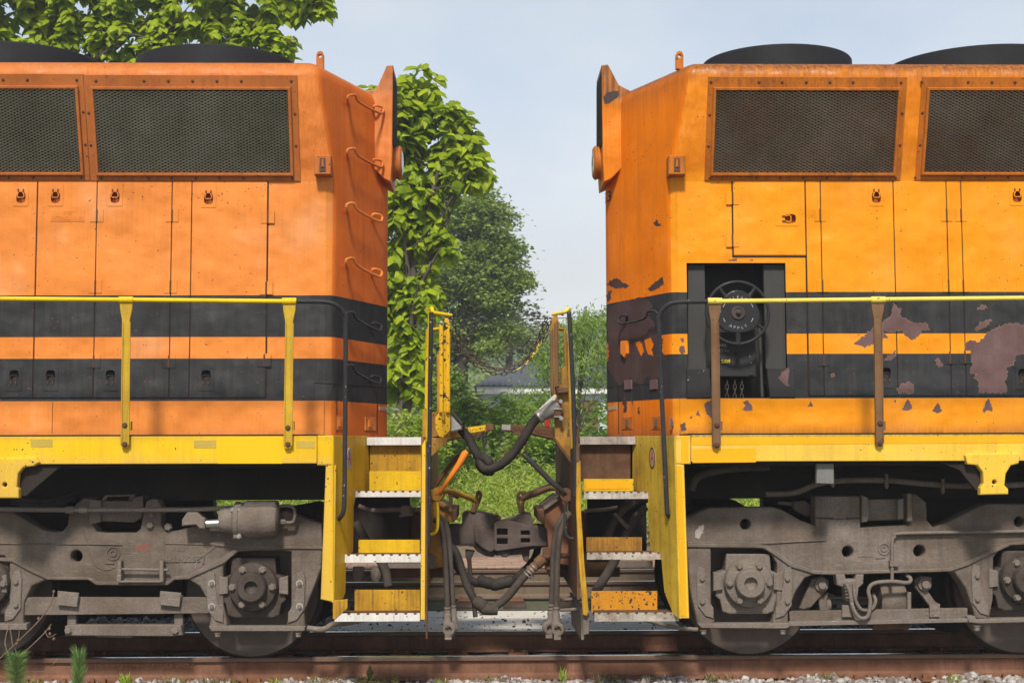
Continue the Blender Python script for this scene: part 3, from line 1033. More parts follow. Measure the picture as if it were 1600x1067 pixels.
    for i, y in enumerate(ys):
        if Lf:
            x = 543 - i * .8
            P = [V_(x + 1, y + 13, 0), V_(x + 1, y + 13, .05), V_(x, y + 2, .075), V_(x + 12, y, .075), V_(x + 18, y + 11, .075), V_(x + 50, y + 28, .075), V_(x + 56, y + 23, .075), V_(x + 52, y + 18, .06), V_(x + 41, y + 17, .03), V_(x + 40, y + 28, 0)]
        else:
            x = 1025
            P = [V_(x + 3, y + 8, 0), V_(x + 5, y + 6, .05), V_(x - 2, y - 2, .075), V_(x - 13, y - 1, .075), V_(x - 19, y + 10, .075), V_(x - 53, y + 18, .075), V_(x - 59, y + 13, .075), V_(x - 56, y + 6, .06), V_(x - 46, y + 5, .03), V_(x - 46, y + 15, 0)]
        gi = tube('grab_iron', P, .0105, OR if y < 450 else M['pole_black'], root, 8, 3)
        for q in (P[0], P[-1]): bolt(q + vn * .004, .016, M['boltm'] if y > 450 else TR, gi, vn)
    # plates and hatch lines low on the end face
    if Lf:
        for x0, x1, y0, y1 in ((527, 538, 650, 671), (571, 587, 651, 672)):
            pl = vslab('lever_plate', [(x0, y0), (x1, y0 + 1), (x1, y1 + .5), (x0, y1)], .006, .006, OR, root)
            vslab('lever', [((x0 + x1) / 2 - 2, y0 + 5), ((x0 + x1) / 2 + 3, y0 + 6), ((x0 + x1) / 2 + 3, y1 - 4), ((x0 + x1) / 2 - 2, y1 - 5)], .014, .010, M['lever'], pl)
        vslab('tag_plate', [(593, 635), (605, 636), (605, 642), (593, 641)], .004, .004, M['tan'], root)
        vslab('hatch_seam', [(491, 597.5), (606, 605), (606, 606.2), (491, 598.7)], .002, .003, M['gasket'], root, 0)
        vslab('hatch_seam', [(526, 600), (527, 600), (527, 677), (526, 677)], .002, .003, M['gasket'], root, 0)
        vslab('hatch_seam', [(589, 604), (590, 604), (590, 678), (589, 678)], .002, .003, M['gasket'], root, 0)
    else:
        for x0, x1, y0, y1 in ((972, 987, 651, 670), (1018, 1031, 650, 670)):
            pl = vslab('lever_plate', [(x0, y0 + 1), (x1, y0), (x1, y1), (x0, y1 + .5)], .006, .006, M['orange_r_plain'], root)
            vslab('lever', [((x0 + x1) / 2 - 3, y0 + 4), ((x0 + x1) / 2 + 2, y0 + 4), ((x0 + x1) / 2 + 2, y1 - 3), ((x0 + x1) / 2 - 3, y1 - 3)], .014, .010, M['bracket_brown'], pl)
        vslab('tag_plate', [(950, 635), (963, 634), (963, 640), (950, 641)], .004, .004, M['tan'], root)
        vslab('hatch_seam', [(948, 605), (1040, 597), (1040, 598), (948, 606)], .002, .003, M['gasket'], root, 0)
        vslab('hatch_seam', [(966, 604), (967, 604), (967, 678), (966, 678)], .002, .003, M['gasket'], root, 0)
        for x in (975, 1015): vslab('hatch_hinge', [(x, 594), (x + 11, 593), (x + 11, 608), (x, 609)], .012, .012, M['patch'], root, .003)
        vslab('class_lever', [(969, 533), (978, 532), (978, 552), (975, 559), (969, 552)], .03, .03, M['lever'], root, .004)
        # number near the middle of the end
        g = Geo().add(textg('3', .125, V_(951.5, 307.5, .004), -vt, (0, 0, 1), wide=1.5)).add(textg('5', .125, Vector((Xa + slope * -.05 - .004, Y_MID + .02, V_(950, 307.5, .003).z)), (0, -1, 0), (0, 0, 1)))
        g.build('road_number', M['letter_black'], root)
    # ---------------- handrail
    YR = Y_SILL - .03
    if Lf:
        tube('handrail', PT((-160, 465.5, YR), (197, 468.5, YR), (462, 471, YR)), .0165, M['pole_yellow'], root, 12)
        tube('handrail', PT((460, 471, YR), (505, 471.5, YR), (524, 476, YR), (537, 490, YR + .03), (540, 520, YR + .04), (539, 700, YR + .05), (538, 780, YR + .05), (536, 800, YR + .05), (531, 809, YR + .08), (527, 812, YR + .16)), .0165, M['pole_black'], root, 12, 5)
        stanchion(197, 468.5, 700, M['yellow_stan'], root, M['pole_yellow'], (664, 694))
        stanchion(452, 470.5, 701, M['yellow_stan'], root, M['pole_yellow'], (668, 694))
    else:
        tube('handrail', PT((1107, 471, YR), (1371, 468, YR), (1760, 464, YR)), .0165, M['pole_yellow2'], root, 12)
        tube('handrail', PT((1109, 471, YR), (1065, 472, YR), (1044, 476, YR), (1031, 492, YR + .03), (1030, 520, YR + .04), (1035, 640, YR + .05), (1038, 700, YR + .05), (1042, 790, YR + .05), (1044, 804, YR + .06), (1049, 811, YR + .16)), .0165, M['pole_black'], root, 12, 5)
        stanchion(1117, 470.5, 700, M['bracket_brown'], root, M['pole_yellow2'], (664, 695))
        stanchion(1372, 468.5, 697, M['bracket_brown'], root, M['pole_yellow2'], (661, 692))
    # ---------------- side sill and walkway
    zb, zt_ = (U(300, 724.5, Y_SILL).z, Z_WALK - .002) if Lf else (U(1300, 720.5, Y_SILL).z, Z_WALK - .002)
    xi = U(495 if Lf else 1080, 700, Y_SILL).x
    xa, xb = (Xfar, xi) if Lf else (xi, Xfar)
    v, f = prism([(xa, zb), (xb, zb), (xb, zt_), (xa, zt_)], .03, XZ(Y_SILL), .004)
    sill = mk('side_sill', v, f, YE, root)
    box('deck_seam', xa, xb, Y_SILL + .004, Y_HOOD - .017, zt_ + .001, zt_ + .012, M['under'], root)
    box('walkway', xa, xb, Y_SILL + .03, Y_HOOD + .02, zt_ - .025, zt_ - .002, M['yellow_rust'], root)
    if Lf:
        for r_ in (rect(48, 686.5, 82, 698.5), rect(303, 687.5, 338, 700)): S('reflector', r_, Y_SILL - .002, .002, M['tape_faded'], sill, 0)
        S('reflector', rect(340, 682, 441, 724), Y_SILL - .0015, .0015, M['tape_orange'], sill, 0)
        S('reflector', rect(463, 689, 492, 700), Y_SILL - .002, .002, M['tape_faded'], sill, 0)
        S('corner_block', [(495.5, 680), (521, 680), (521, 727), (495.5, 727)], Y_SILL - .012, .07, YE, root, .012, seg=2)
    else:
        S('reflector', [(1081, 684), (1700, 680), (1700, 691), (1081, 695)], Y_SILL - .002, .002, M['tape'], sill, 0)
        S('reflector', [(1082, 701), (1181, 700), (1181, 722), (1082, 723)], Y_SILL - .002, .002, M['tape'], sill, 0)
        S('corner_block', [(1054, 680), (1079.5, 680), (1079.5, 725), (1054, 725)], Y_SILL - .012, .07, YE, root, .012, seg=2)
        S('reflector', rect(1064, 681, 1076, 724), Y_SILL - .0145, .002, M['tape'], root, 0)
    # jacking bracket under the sill
    if Lf: jp = [(-45, 716), (56, 714), (61, 722), (52, 728), (36, 730), (28, 740), (26, 760), (29, 764), (29, 778), (-18, 778), (-18, 764), (-14, 740), (-30, 728), (-45, 728)]
    else: jp = [(1508, 711), (1512, 708.5), (1590, 707), (1595, 711), (1592, 724), (1580, 727), (1572, 740), (1570, 758), (1576, 764), (1576, 772), (1532, 773), (1532, 762), (1537, 755), (1536, 738), (1528, 727), (1512, 725)]
    jb_ = S('jacking_bracket', jp, Y_SILL - .035, .06, YE, root, .010, [(7 if Lf else 1554, 757 if Lf else 753, 3.4)], seg=2)
    S('gusset', ([(26, 728), (60, 724), (95, 728), (40, 775), (28, 775)] if Lf else [(1470, 722), (1512, 722), (1536, 726), (1536, 766), (1525, 766), (1500, 735)]), Y_SILL + .03, .04, M['under'], jb_, .003)
    # ---------------- underframe
    xe_ = U(xe, 800, 10.5).x
    xa, xb = (Xfar, U(512, 750, Y_SILL).x) if Lf else (U(1066, 750, Y_SILL).x, Xfar)
    g = Geo()
    g.add(boxg(xa, xb, Y_SILL + .10, 2 * Y_MID - Y_SILL, 1.44, Z_WALK - .035))
    g.add(boxg(xa, xb, 10.95, 12.55, 1.185, 1.435))
    g.build('underframe', M['under'], root)
    # bolster and traction gear: the dark mass between the truck frames
    tx0, tx1 = (U(-120, 900, 11.5).x, U(300, 900, 11.5).x) if Lf else (U(1290, 900, 11.5).x, U(1700, 900, 11.5).x)
    g = Geo()
    g.add(boxg(tx0, tx1, 11.15, 12.35, .42, 1.18))
    g.add(boxg(tx0 + .5, tx1 - .5, 11.3, 12.2, 1.18, 1.25))
    g.build('traction_motor', M['under'], root)
    for yy in (1, ):
        ax = 395 if Lf else 1170
        c = U(ax, 912, Y_WHEEL).x
        lathe('motor_case', [(.30, .12), (.36, .2), (.36, .95), (.30, 1.05)], (c + s * .35, 11.15, .55), (0, 1, 0), M['under'], root, 18)
    # ---------------- wheels
    for ax in ((395, -22) if Lf else (1168, 1592)): wheelset(ax, 0, root)
    steps(root, Lf, YE, xe, sg)
    end_gear(root, Lf, xe, sg)
    truck(root, Lf)
    return root

M['yellow_stan'] = paint('stanchion_yellow', (.60, .38, .03), .55, var=.18, vscale=5, streak=.5, dirt=(.15, .09, .035), chips=.3, fine=.1)
M['pole_yellow2'] = paint('yellow_rail_pale', (.84, .66, .12), .45, var=.1, chips=.6, fine=.05)
M['tape_orange'] = paint('amber_tape', (.88, .50, .012), .35, var=.04, fine=.03, bump=.05)

def steps(root, Lf, YE, xe, sg):
    """stepwell: slanted wall sheet, corner post, four treads, kick plates"""
    W = M['white'] if Lf else M['white_worn']
    dirtY = M['yellow_dirty']
    if Lf:
        T = [(573, 660, 683, 695, 10.79), (555, 658, 767, 776, 10.59), (538, 658, 866, 878, 10.39), (523, 656, 958, 970, 10.19)]
        K = [(577, 658, 736, 767), (560, 656, 843, 866), (554, 656, 921, 957)]
        km = [M['yellow_kick'], M['yellow_kick'], M['yellow_dirty']]
    else:
        T = [(906, 993, 682, 694, 10.79), (912, 1015, 768, 779, 10.59), (917, 1036, 863, 873.5, 10.39), (929, 1061, 957, 970, 10.19)]
        K = [(912, 990, 748, 769), (916, 1003, 839, 862), (924, 1027, 923, 957)]
        km = [M['yellow_kick'], M['yellow_rust'], M['orange_kick']]
    for i, (x0, x1, y0, y1, Y) in enumerate(T):
        a, b = U(x0, y0, Y), U(x1, y1, Y)
        xa, xb = a.x, b.x
        ztop, zbot = a.z, b.z
        # serrated nosing
        top = [(xb, zbot), (xb, ztop)]
        l = [(xa, zbot), (xb, zbot), (xb, ztop)]
        if i > 0:
            n = 9 if i < 3 else 9
            pitch = (xb - xa) / n
            for k in range(n):
                c = xb - pitch * (k + .5)
                l += [(c + .012, ztop), (c + .008, ztop - .012), (c - .008, ztop - .012), (c - .012, ztop)]
        l.append((xa, ztop))
        v, f = prism(l, .012, XZ(Y), 0)
        tr = mk('step_nosing', v, f, W, root)
        dep = .20 if i else .06
        box('step_tread', xa + .003, xb - .003, Y + .012, Y + dep, ztop - .03, ztop - .001, M['brown_rust'], tr)
    for (x0, x1, y0, y1), (_, _, _, _, Y), m in zip(K, T[1:], km):
        S('kick_plate', [(x0, y0), (x1, y0), (x1, y1), (x0, y1)], Y + .19, .008, m, root, .001)
    if not Lf:
        S('reflector', [(916, 752), (985, 752), (985, 763), (916, 764)], 10.59 + .187, .002, M['tape'], root, 0)
    # back sheet of the upper opening
    S('step_back', ([(578, 690), (662, 690), (662, 740), (578, 740)] if Lf else [(906, 690), (985, 690), (985, 752), (906, 752)]), 10.86, .01, M['yellow_dirty'] if Lf else M['brown_rust'], root, 0)
    # top platform
    xa, xb = (U(495, 700, 10.5).x, U(661, 683, 10.8).x) if Lf else (U(905, 683, 10.8).x, U(1080, 700, 10.5).x)
    box('end_platform', xa, xb, 10.855, 2 * Y_MID - Y_SILL, Z_WALK - .04, Z_WALK - .006, M['brown_rust'], root)
    # slanted wall sheet
    if Lf:
        P0, P1 = U(522, 800, Y_SILL - .01), U(575, 700, 10.84)
        wl = [(521, 681), (576, 681), (576, 700), (578, 766), (557, 771), (553, 790), (552, 862), (541, 869), (540, 925), (536, 935), (521, 941)]
    else:
        P0, P1 = U(1051, 800, Y_SILL - .01), U(990, 700, 10.84)
        wl = [(1053, 681), (990, 681), (988, 700), (988, 765), (1013, 771), (1012, 790), (1016, 862), (1033, 870), (1038, 925), (1052, 960), (1062, 966)]
    tw = Vector((P1.x - P0.x, P1.y - P0.y, 0)).normalized()
    nw = tw.cross(Vector((0, 0, 1)))
    if nw.y > 0: nw = -nw
    fr = (P0, tw if Lf else -tw, Vector((0, 0, 1)), -nw)
    def W_(x, y, out=0):
        d = RP(x, y, P0 + nw * out, nw) - P0
        return (d.dot(fr[1]), d.z)
    v, f = prism([W_(*p) for p in wl], .012, fr, .002)
    ws = mk('stepwell_wall', v, f, M['yellow_wall'] if Lf else M['yellow_wall2'], root)
    # oval emblem
    ox, oy = (546, 716) if Lf else (1019, 715)
    c = W_(ox, oy, .003)
    f2 = (P0 + nw * .003, fr[1], fr[2], fr[3])
    kx = .045 if Lf else .055
    em = mk('emblem', *prism([(c[0] + kx * math.cos(t), c[1] + .078 * math.sin(t)) for t in [i * math.pi / 12 for i in range(24)]], .003, f2), M['tan'] if not Lf else M['letter_white'], ws)
    f3 = (P0 + nw * .0045, fr[1], fr[2], fr[3])
    g = Geo()
    for sx in (-1, 1):
        g.add(prism([(c[0] + sx * kx * .55, c[1] - .035), (c[0] + sx * kx * .2, c[1] + .05), (c[0] + sx * kx * .02, c[1] + .05), (c[0] + sx * kx * .3, c[1] - .035)], .001, f3))
    g.add(prism([(c[0] - kx * .3, c[1] - .01), (c[0] + kx * .3, c[1] - .01), (c[0] + kx * .3, c[1] + .005), (c[0] - kx * .3, c[1] + .005)], .001, f3))
    g.build('emblem_mark', M['red'], ws)
    if not Lf:
        ring = Geo()
        ring.add(prism([(c[0] + kx * math.cos(t), c[1] + .078 * math.sin(t)) for t in [i * math.pi / 12 for i in range(24)]], .001, f3, 0, [[(c[0] + kx * .8 * math.cos(t), c[1] + .066 * math.sin(t)) for t in [i * math.pi / 12 for i in range(24)]]]))
        ring.build('emblem_rim', M['brown_rust'], ws)
    # corner post
    if Lf:
        S('corner_post', [(509, 727), (525, 727), (522, 941), (501, 936)], Y_SILL - .01, .05, YE, root, .006)
        S('post_foot', [(520, 938), (543, 936), (543, 950), (523, 968), (520, 966)], Y_SILL - .004, .03, M['yellow_dirty'], root, .003)
    else:
        po = S('corner_post', [(1050, 725), (1069, 725), (1077, 966), (1058, 966)], Y_SILL - .01, .05, YE, root, .006)
        for r_ in (([(1056, 728), (1065, 728), (1070, 842), (1060, 842)]), ([(1060.5, 844), (1070, 844), (1073, 962), (1064, 962)])):
            S('reflector', r_, Y_SILL - .013, .002, M['tape'], po, 0)

M['yellow_kick'] = paint('kick_yellow', (.80, .50, .012), .5, var=.12, vscale=6, streak=.35, dirt=(.2, .11, .03), grime=.25, grime_scale=5, chips=.9, fine=.06)
M['orange_kick'] = paint('kick_orange', (.72, .30, .015), .5, var=.2, vscale=6, streak=.5, dirt=(.13, .06, .03), grime=.45, grime_scale=6, chips=2.6, fine=.1)
M['yellow_wall'] = paint('wall_yellow', (.70, .42, .012), .5, var=.12, vscale=4, streak=.4, dirt=(.2, .11, .03), grime=.15, grime_scale=3, chips=.6, fine=.05)
M['yellow_wall2'] = paint('wall_yellow_streaked', (.70, .46, .04), .5, var=.15, vscale=4, streak=.8, dirt=(.10, .06, .03), grime=.45, grime_scale=2.5, chips=.7, fine=.07)

def glad_hand(p, m, parent, s):
    """hose coupling: a neck, a body and a ring seat"""
    g = Geo()
    g.add(latheg([(.024, .05), (.03, .03), (.026, 0), (.036, -.02), (.036, -.06), (.02, -.075)], p, (0, 0, 1), 12))
    c = p + Vector((s * .012, -.03, -.075))
    g.add(latheg([(.050, .03), (.052, 0), (.045, -.012), (.028, -.012), (.024, .012), (0, .014)], c, (s * .35, 1, .1), 16))
    g.add(boxg(c.x - .03, c.x + .02, c.y - .005, c.y + .02, c.z - .075, c.z - .04))
    return g.build('hose_coupling', m, parent, 40)

def end_gear(root, Lf, xe, sg):
    """everything on the end of one machine: end sheet, gussets, posts, drop plate, coupler, hoses, levers"""
    Xe = U(xe, 800, Y_SILL).x
    Yf, Yb = Y_SILL, 2 * Y_MID - Y_SILL
    if Lf:
        box('end_sheet', Xe - .012, Xe + .006, Yf + .02, Yb, .50, Z_WALK - .01, M['yellow_rust'], root)
        S('end_post', [(659.5, 696), (665, 684), (664, 968), (657, 968)], Yf, .03, M['yellow'], root, .003)
        S('end_angle', [(664, 690), (668, 690), (668, 998), (665, 998)], Yf + .01, .05, M['brown_rust'], root, .002)
    else:
        v, f = prism([(Yf + .02, .35), (Yb, .42), (Yb, Z_WALK - .01), (Yf + .02, Z_WALK - .01)], .02, (Vector((Xe - .01, 0, 0)), Vector((0, -1, 0)), Vector((0, 0, 1)), Vector((1, 0, 0))), 0)
        # (mirrored frame: use explicit box instead)
        box('end_sheet', Xe - .022, Xe - .004, Yf + .02, Yb, .50, Z_WALK - .01, M['brown_rust'], root)
        S('end_post', [(901, 724), (907, 720), (908, 800), (913, 880), (920, 955), (917, 962), (911, 960), (904, 872), (900, 790)], Yf, .03, M['yellow_dirty'], root, .003)
        v = [U(890, 925, 11.25), U(907, 948, 10.45), U(908.5, 999, 10.45), U(893, 975, 11.25)]
        w = [p + Vector((.02, 0, 0)) for p in v]
        mk('pilot_wing', v + w, [(0, 1, 2, 3), (4, 7, 6, 5), (0, 4, 5, 1), (1, 5, 6, 2), (2, 6, 7, 3), (3, 7, 4, 0)], M['truck_light'], root)
        for y_, Y in ((934, 11.0), (950, 10.6)):
            tube('wing_brace', PT((905, y_ + 1, Y), (875, y_ + 3, Y)), .012, M['truck'], root, 8)
        S('wing_foot', [(911, 958), (922, 958), (920, 990), (911, 992)], Yf + .04, .03, M['truck'], root, .003)
    # deck gusset under the platform and tread lip reaching to the middle
    if Lf:
        S('deck_gusset', [(668, 684), (699, 684), (697, 692), (670, 717)], 10.95, .02, M['yellow_rust'], root, .003)
        lip = S('tread_lip', [(664, 690), (664, 682), (700, 676), (703, 671), (720, 668), (769, 663), (771, 671), (735, 678), (700, 688)], 11.5, .5, M['tread_yellow'], root, .004)
        S('lip_end', [(759, 662.5), (771, 662), (771.5, 671.5), (759, 673)], 11.495, .51, M['brown_rust'], lip, .003)
        S('lip_paint', [(731, 668), (758.5, 663.5), (758.5, 672), (731, 677)], 11.4965, .003, M['yellow_kick'], lip, 0)
        S('chain_lug', [(733, 678), (757, 675), (750, 683), (745, 685), (741, 683)], 11.3, .02, M['brown_rust'], root, .002, [(743.5, 680.5, 2)])
    else:
        S('deck_gusset', [(897, 683), (866, 683), (895, 722)], 10.95, .02, M['yellow_rust'], root, .003)
        S('gusset_flange', [(868, 686), (864, 686), (893, 726), (896, 722)], 10.90, .09, M['brown_rust'], root, .003)
        lip = S('tread_lip', [(905, 690), (905, 672), (868, 667), (843, 665), (784, 663), (784, 671), (800, 674), (830, 678), (864, 686)], 11.5, .5, M['tread_rust'], root, .004)
        S('lip_end', [(784, 662.5), (798, 664), (798, 672.5), (784, 671.5)], 11.495, .51, M['alu'], lip, .003)
        S('chain_lug', [(802, 674), (828, 678), (818, 682), (811, 684)], 11.3, .02, M['brown_rust'], root, .002, [(810.5, 679, 2)])
    # raised lozenges of tread plate on the lip face
    g = Geo()
    rg = random.Random(3)
    for i in range(22):
        for j in range(2):
            x = (684 + i * 3.9) if Lf else (871 - i * 3.9)
            y = 674.5 + j * 4.5 - (i * .42 if Lf else i * .22) + (3 if Lf else -1.5)
            d = 1.3 if (i + j) % 2 else -1.3
            p, q = U(x - 1.2, y - d, 11.4985), U(x + 1.2, y + d, 11.4985)
            g.add(tubeg([p, q], .004, 4))
    g.build('tread_pattern', M['tread_yellow'] if Lf else M['tread_rust'], lip)
    # end posts with loop head
    Yp = Y_SILL + .04
    if Lf:
        tube('end_handrail', PT((668, 855, Yp), (669, 840, Yp), (672, 600, Yp), (673.5, 500, Yp)) + PT((673.5, 488, Yp)), .0165, M['pole_black'], root, 12)
        tube('end_handrail', PT((669, 690, Yp + .1), (671, 560, Yp + .1), (672, 494, Yp + .1), (672.5, 484, Yp + .09), (675, 482, Yp + .06), (677, 488, Yp + .05), (690, 490.5, Yp + .1), (705, 493, Yp + .16)), .0145, M['pole_yellow'], root, 10, 4)
        tube('end_handrail', PT((665.5, 690, 12.9), (667, 560, 12.9), (668, 520, 12.9), (672, 516, 12.9), (690, 513, 12.8)), .0155, M['pole_yellow'], root, 10, 3)
        # folded drop plate
        dp = S('drop_plate', [(695, 497), (700, 497), (703.5, 510), (703.5, 672), (693, 684), (686, 682), (680, 668), (680, 652), (685, 645), (688, 640), (689, 560), (692, 520)], 11.05, .03, M['yellow_drop'], root, .004, seg=2)
        for x0, x1 in ((696.5, 703.2), (686, 692.5)):
            S('plate_rib', [(x0, 506), (x1, 510), (x1, 645), (x0, 645)], 11.02, .03, M['yellow_drop'], dp, .006)
        S('hinge_knuckle', [(690, 642), (695, 642), (695, 656), (692.5, 658), (690, 656)], 11.02, .03, M['yellow_dirty'], dp, .004)
        S('back_plate', [(673, 644), (690, 642), (690, 680), (673, 684)], 11.35, .03, M['yellow_rust'], root, .004)
        S('back_rib', [(682, 556), (690, 540), (692, 645), (683, 645)], 11.3, .04, M['yellow_dirty'], root, .004)
        S('side_bracket', [(660, 640), (666, 638), (667, 690), (660, 690)], 10.9, .03, M['yellow_dirty'], root, .003)
    else:
        tube('end_handrail', PT((899, 775, Yp), (900, 760, Yp), (896, 620, Yp), (890, 500, Yp), (889, 487, Yp)), .0165, M['pole_black'], root, 12)
        tube('end_handrail', PT((899, 700, Yp + .1), (894, 600, Yp + .1), (889, 505, Yp + .1), (889, 484, Yp + .08), (887, 483, Yp + .06), (884, 487, Yp + .06), (872, 489.5, Yp + .12), (863, 491, Yp + .16)), .0145, M['pole_yellow2'], root, 10, 4)
        tube('end_handrail', PT((886, 690, 12.9), (884, 560, 12.9), (882, 520, 12.9), (880, 515, 12.9), (866, 513, 12.8)), .0155, M['yellow_rust'], root, 10, 3)
        dp = S('drop_plate', [(860, 500), (866, 493), (871, 493), (873, 502), (873, 600), (888, 604), (891, 640), (886, 684), (867, 684), (866, 640), (860, 610)], 11.05, .03, M['yellow_rust'], root, .004, seg=2)
        S('plate_rib', [(866, 505), (872, 500), (873.5, 605), (867, 605)], 11.02, .03, M['bracket_brown'], dp, .006)
        S('plate_rib', [(859.5, 520), (864, 512), (865, 620), (860, 612)], 11.02, .03, M['bracket_brown'], dp, .006)
        S('plate_shelf', [(868, 606), (889, 604), (889, 613), (871, 615)], 10.98, .08, M['brown_rust'], dp, .006)
        S('end_strip', [(886, 500), (890, 500), (896, 700), (891, 702)], 10.5, .03, M['yellow_dirty'], root, .003)
        S('side_bracket', [(876, 575), (884, 572), (886, 604), (876, 604)], 11.35, .03, M['yellow_rust'], root, .003)
    # connector box of the jumper cable
    if Lf:
        S('connector_box', [(703, 646), (722, 664), (722, 671), (703, 676)], 11.12, .10, M['alu'], root, .01)
        S('connector_lid', [(703, 641), (706, 641), (724, 660), (721, 664)], 11.10, .13, M['rubber_dusty'], root, .004)
    else:
        S('connector_box', [(866, 626), (877, 626), (877, 652), (866, 652)], 10.98, .12, M['brown_rust'], root, .006)
        for y in (638, 650): S('connector_band', [(865.5, y), (878, y), (878, y + 2), (865.5, y + 2)], 10.97, .14, M['alu'], root, .002)
        bolt(U(876, 627, 10.97), .014, M['steel'], root, hexa=True)
        bolt(U(877, 654, 10.97), .014, M['steel'], root, hexa=True)
        S('red_lever', [(855, 653), (859, 652), (859, 667), (851, 667), (852, 660)], 11.3, .02, M['red_paint'], root, .004)
    # draft pocket: gussets and striker
    if Lf:
        S('draft_gusset', [(664, 786), (686, 780), (706, 795), (706, 814), (698, 817), (699, 885), (664, 890)], 11.28, .06, M['yellow_rust'], root, .006)
        S('striker', [(700, 795), (714, 795), (714, 811), (708, 815), (700, 814)], 11.30, .9, M['brown_rust'], root, .008)
        S('striker', [(686, 785), (706, 797), (706, 801), (686, 790)], 11.24, 1.02, M['bracket_brown'], root, .004)
        box('pocket', Xe - .4, U(699, 850, 11.5).x, 11.45, 12.05, .55, 1.05, M['brown_rust'], root)
        S('lever_stand', [(701, 762), (707, 762), (707, 796), (701, 796)], 11.5, .05, M['brown_rust'], root, .004)
    else:
        S('draft_gusset', [(902, 770), (876, 779), (851, 797), (851, 822), (855, 828), (858, 880), (902, 884)], 11.28, .06, M['brown_red'], root, .006)
        S('striker', [(839, 796), (853, 794), (853, 816), (847, 818), (840, 812)], 11.30, .9, M['brown_rust'], root, .008)
        S('striker', [(876, 780), (850, 798), (850, 793), (874, 775)], 11.24, 1.02, M['truck'], root, .004)
        box('pocket', U(858, 850, 11.5).x, Xe + .4, 11.45, 12.05, .55, 1.05, M['brown_rust'], root)
        S('hose_bracket', [(848, 855), (862, 855), (862, 890), (852, 890), (848, 872)], 11.2, .05, M['brown_rust'], root, .004)
    # coupler
    mc = M['coupler']
    if Lf:
        cp = S('coupler', [(698, 821), (722, 820), (722, 803), (727, 799), (757, 801), (778, 806), (779, 850), (776, 866), (770, 870), (757, 868), (745, 861), (738, 852), (698, 852)], 11.60, .30, mc, root, .02, seg=3, smooth=50)
        S('knuckle_guard', [(746, 806), (756, 801), (776, 806), (776, 858), (766, 864), (752, 856), (741, 846), (740, 826)], 11.55, .2, mc, cp, .02, seg=3, smooth=50)
        S('knuckle_pin', [(768, 806), (778, 804), (783, 808), (782, 813), (768, 814)], 11.56, .10, M['brown_rust'], cp, .006)
        S('lock_lifter', [(727, 858), (742, 860), (736, 874), (730, 876), (727, 870)], 11.66, .06, mc, cp, .008)
        tube('lock_rod', PT((733, 872, 11.62), (735, 900, 11.62), (739, 930, 11.62), (743, 964, 11.6)), [.018, .017, .016, .020], M['rubber_dusty'], cp, 8)
        P = [(738, 800), (744, 788), (745, 776), (747, 769), (749, 768), (751, 773), (749, 782), (745, 790), (741, 800)]
    else:
        slots = [rect(776.5, 826, 793, 835.5), rect(776.5, 841, 793, 850), rect(814, 829, 828, 835.5), rect(814, 841, 828, 847.5)]
        cp = S('coupler', [(772, 818), (776, 814), (793, 812), (832, 822), (859, 821), (859, 853), (833, 853), (776, 861), (772, 858)], 11.46, .16, mc, root, .008, slots, rnd=.01, seg=2)
        S('coupler_head', [(774, 818), (800, 810), (821, 801), (830, 803), (833, 821), (862, 821), (862, 853), (832, 858), (800, 866), (775, 868)], 11.56, .34, mc, cp, .02, seg=3, smooth=50)
        S('coupler_toe', [(810, 856), (828, 853), (827, 874), (824, 879), (818, 875), (815, 866), (790, 868), (778, 862)], 11.54, .16, mc, cp, .012, seg=2)
        S('coupler_toe', [(776, 860), (800, 858), (798, 866), (790, 871), (778, 866)], 11.50, .2, mc, cp, .01)
        P = [(815, 800), (811, 790), (809, 780), (810, 772), (814, 769), (818, 773), (818, 783), (815, 790), (817, 800)]
    lk = tube('lifter_link', [U(x, y, 11.6) for x, y in P], .013, M['brown_rust'], cp, 8, 3)
    S('link_lug', ([(735, 800), (738, 788), (744, 787), (742, 801)] if Lf else [(810, 801), (812, 788), (819, 788), (820, 801)]), 11.58, .03, M['brown_rust'], cp, .005)
    # uncoupling levers
    if Lf:
        tube('uncoupling_lever', PT((683, 772, 10.95), (688, 767, 10.9), (700, 750, 10.9), (716, 727, 10.9), (727, 708, 10.9), (730, 705, 10.9)), [.018, .018, .018, .024, .028, .02], M['lever'], root, 10)
        tube('uncoupling_lever', PT((681, 758, 11.4), (700, 731, 11.4), (718, 711, 11.4)), .017, M['red_dark'], root, 8)
        tube('lever_shaft', PT((664, 770, 11.0), (684, 768, 11.0), (700, 766, 11.2), (718, 772, 11.4), (735, 778, 11.55), (742, 782, 11.6)), .022, M['yellow_dirty'], root, 10, 3)
        tube('lever_shaft', PT((672, 764, 11.6), (700, 768, 11.7), (716, 776, 11.75)), .02, M['bracket_brown'], root, 8)
        lathe('lever_bearing', [(.02, -.03), (.05, -.03), (.055, .0), (.05, .03)], U(684, 772, 10.95), (.2, 1, 0), M['yellow_rust'], root, 16)
        S('bearing_bracket', [(662, 768), (682, 762), (690, 768), (684, 782), (664, 790)], 10.98, .03, M['yellow_rust'], root, .004)
        tube('hand_hold', PT((683, 785, 10.6), (684, 810, 10.6), (683, 826, 10.6), (678, 833, 10.6), (670, 834, 10.6), (664, 833, 10.6)), .0125, M['pole_yellow'], root, 8, 3)
        S('bolt_cluster', [(664, 866), (674, 864), (680, 870), (680, 884), (668, 888)], 10.9, .05, M['truck'], root, .008)
        for yy in ((898, 700), (903, 698)): pass
    else:
        tube('uncoupling_lever', PT((886, 773, 10.95), (880, 768, 10.9), (862, 753, 10.9), (838, 729, 10.9), (824, 715, 10.9), (818, 711, 10.9)), [.018, .018, .022, .022, .020, .014], M['pole_black_y'], root, 10)
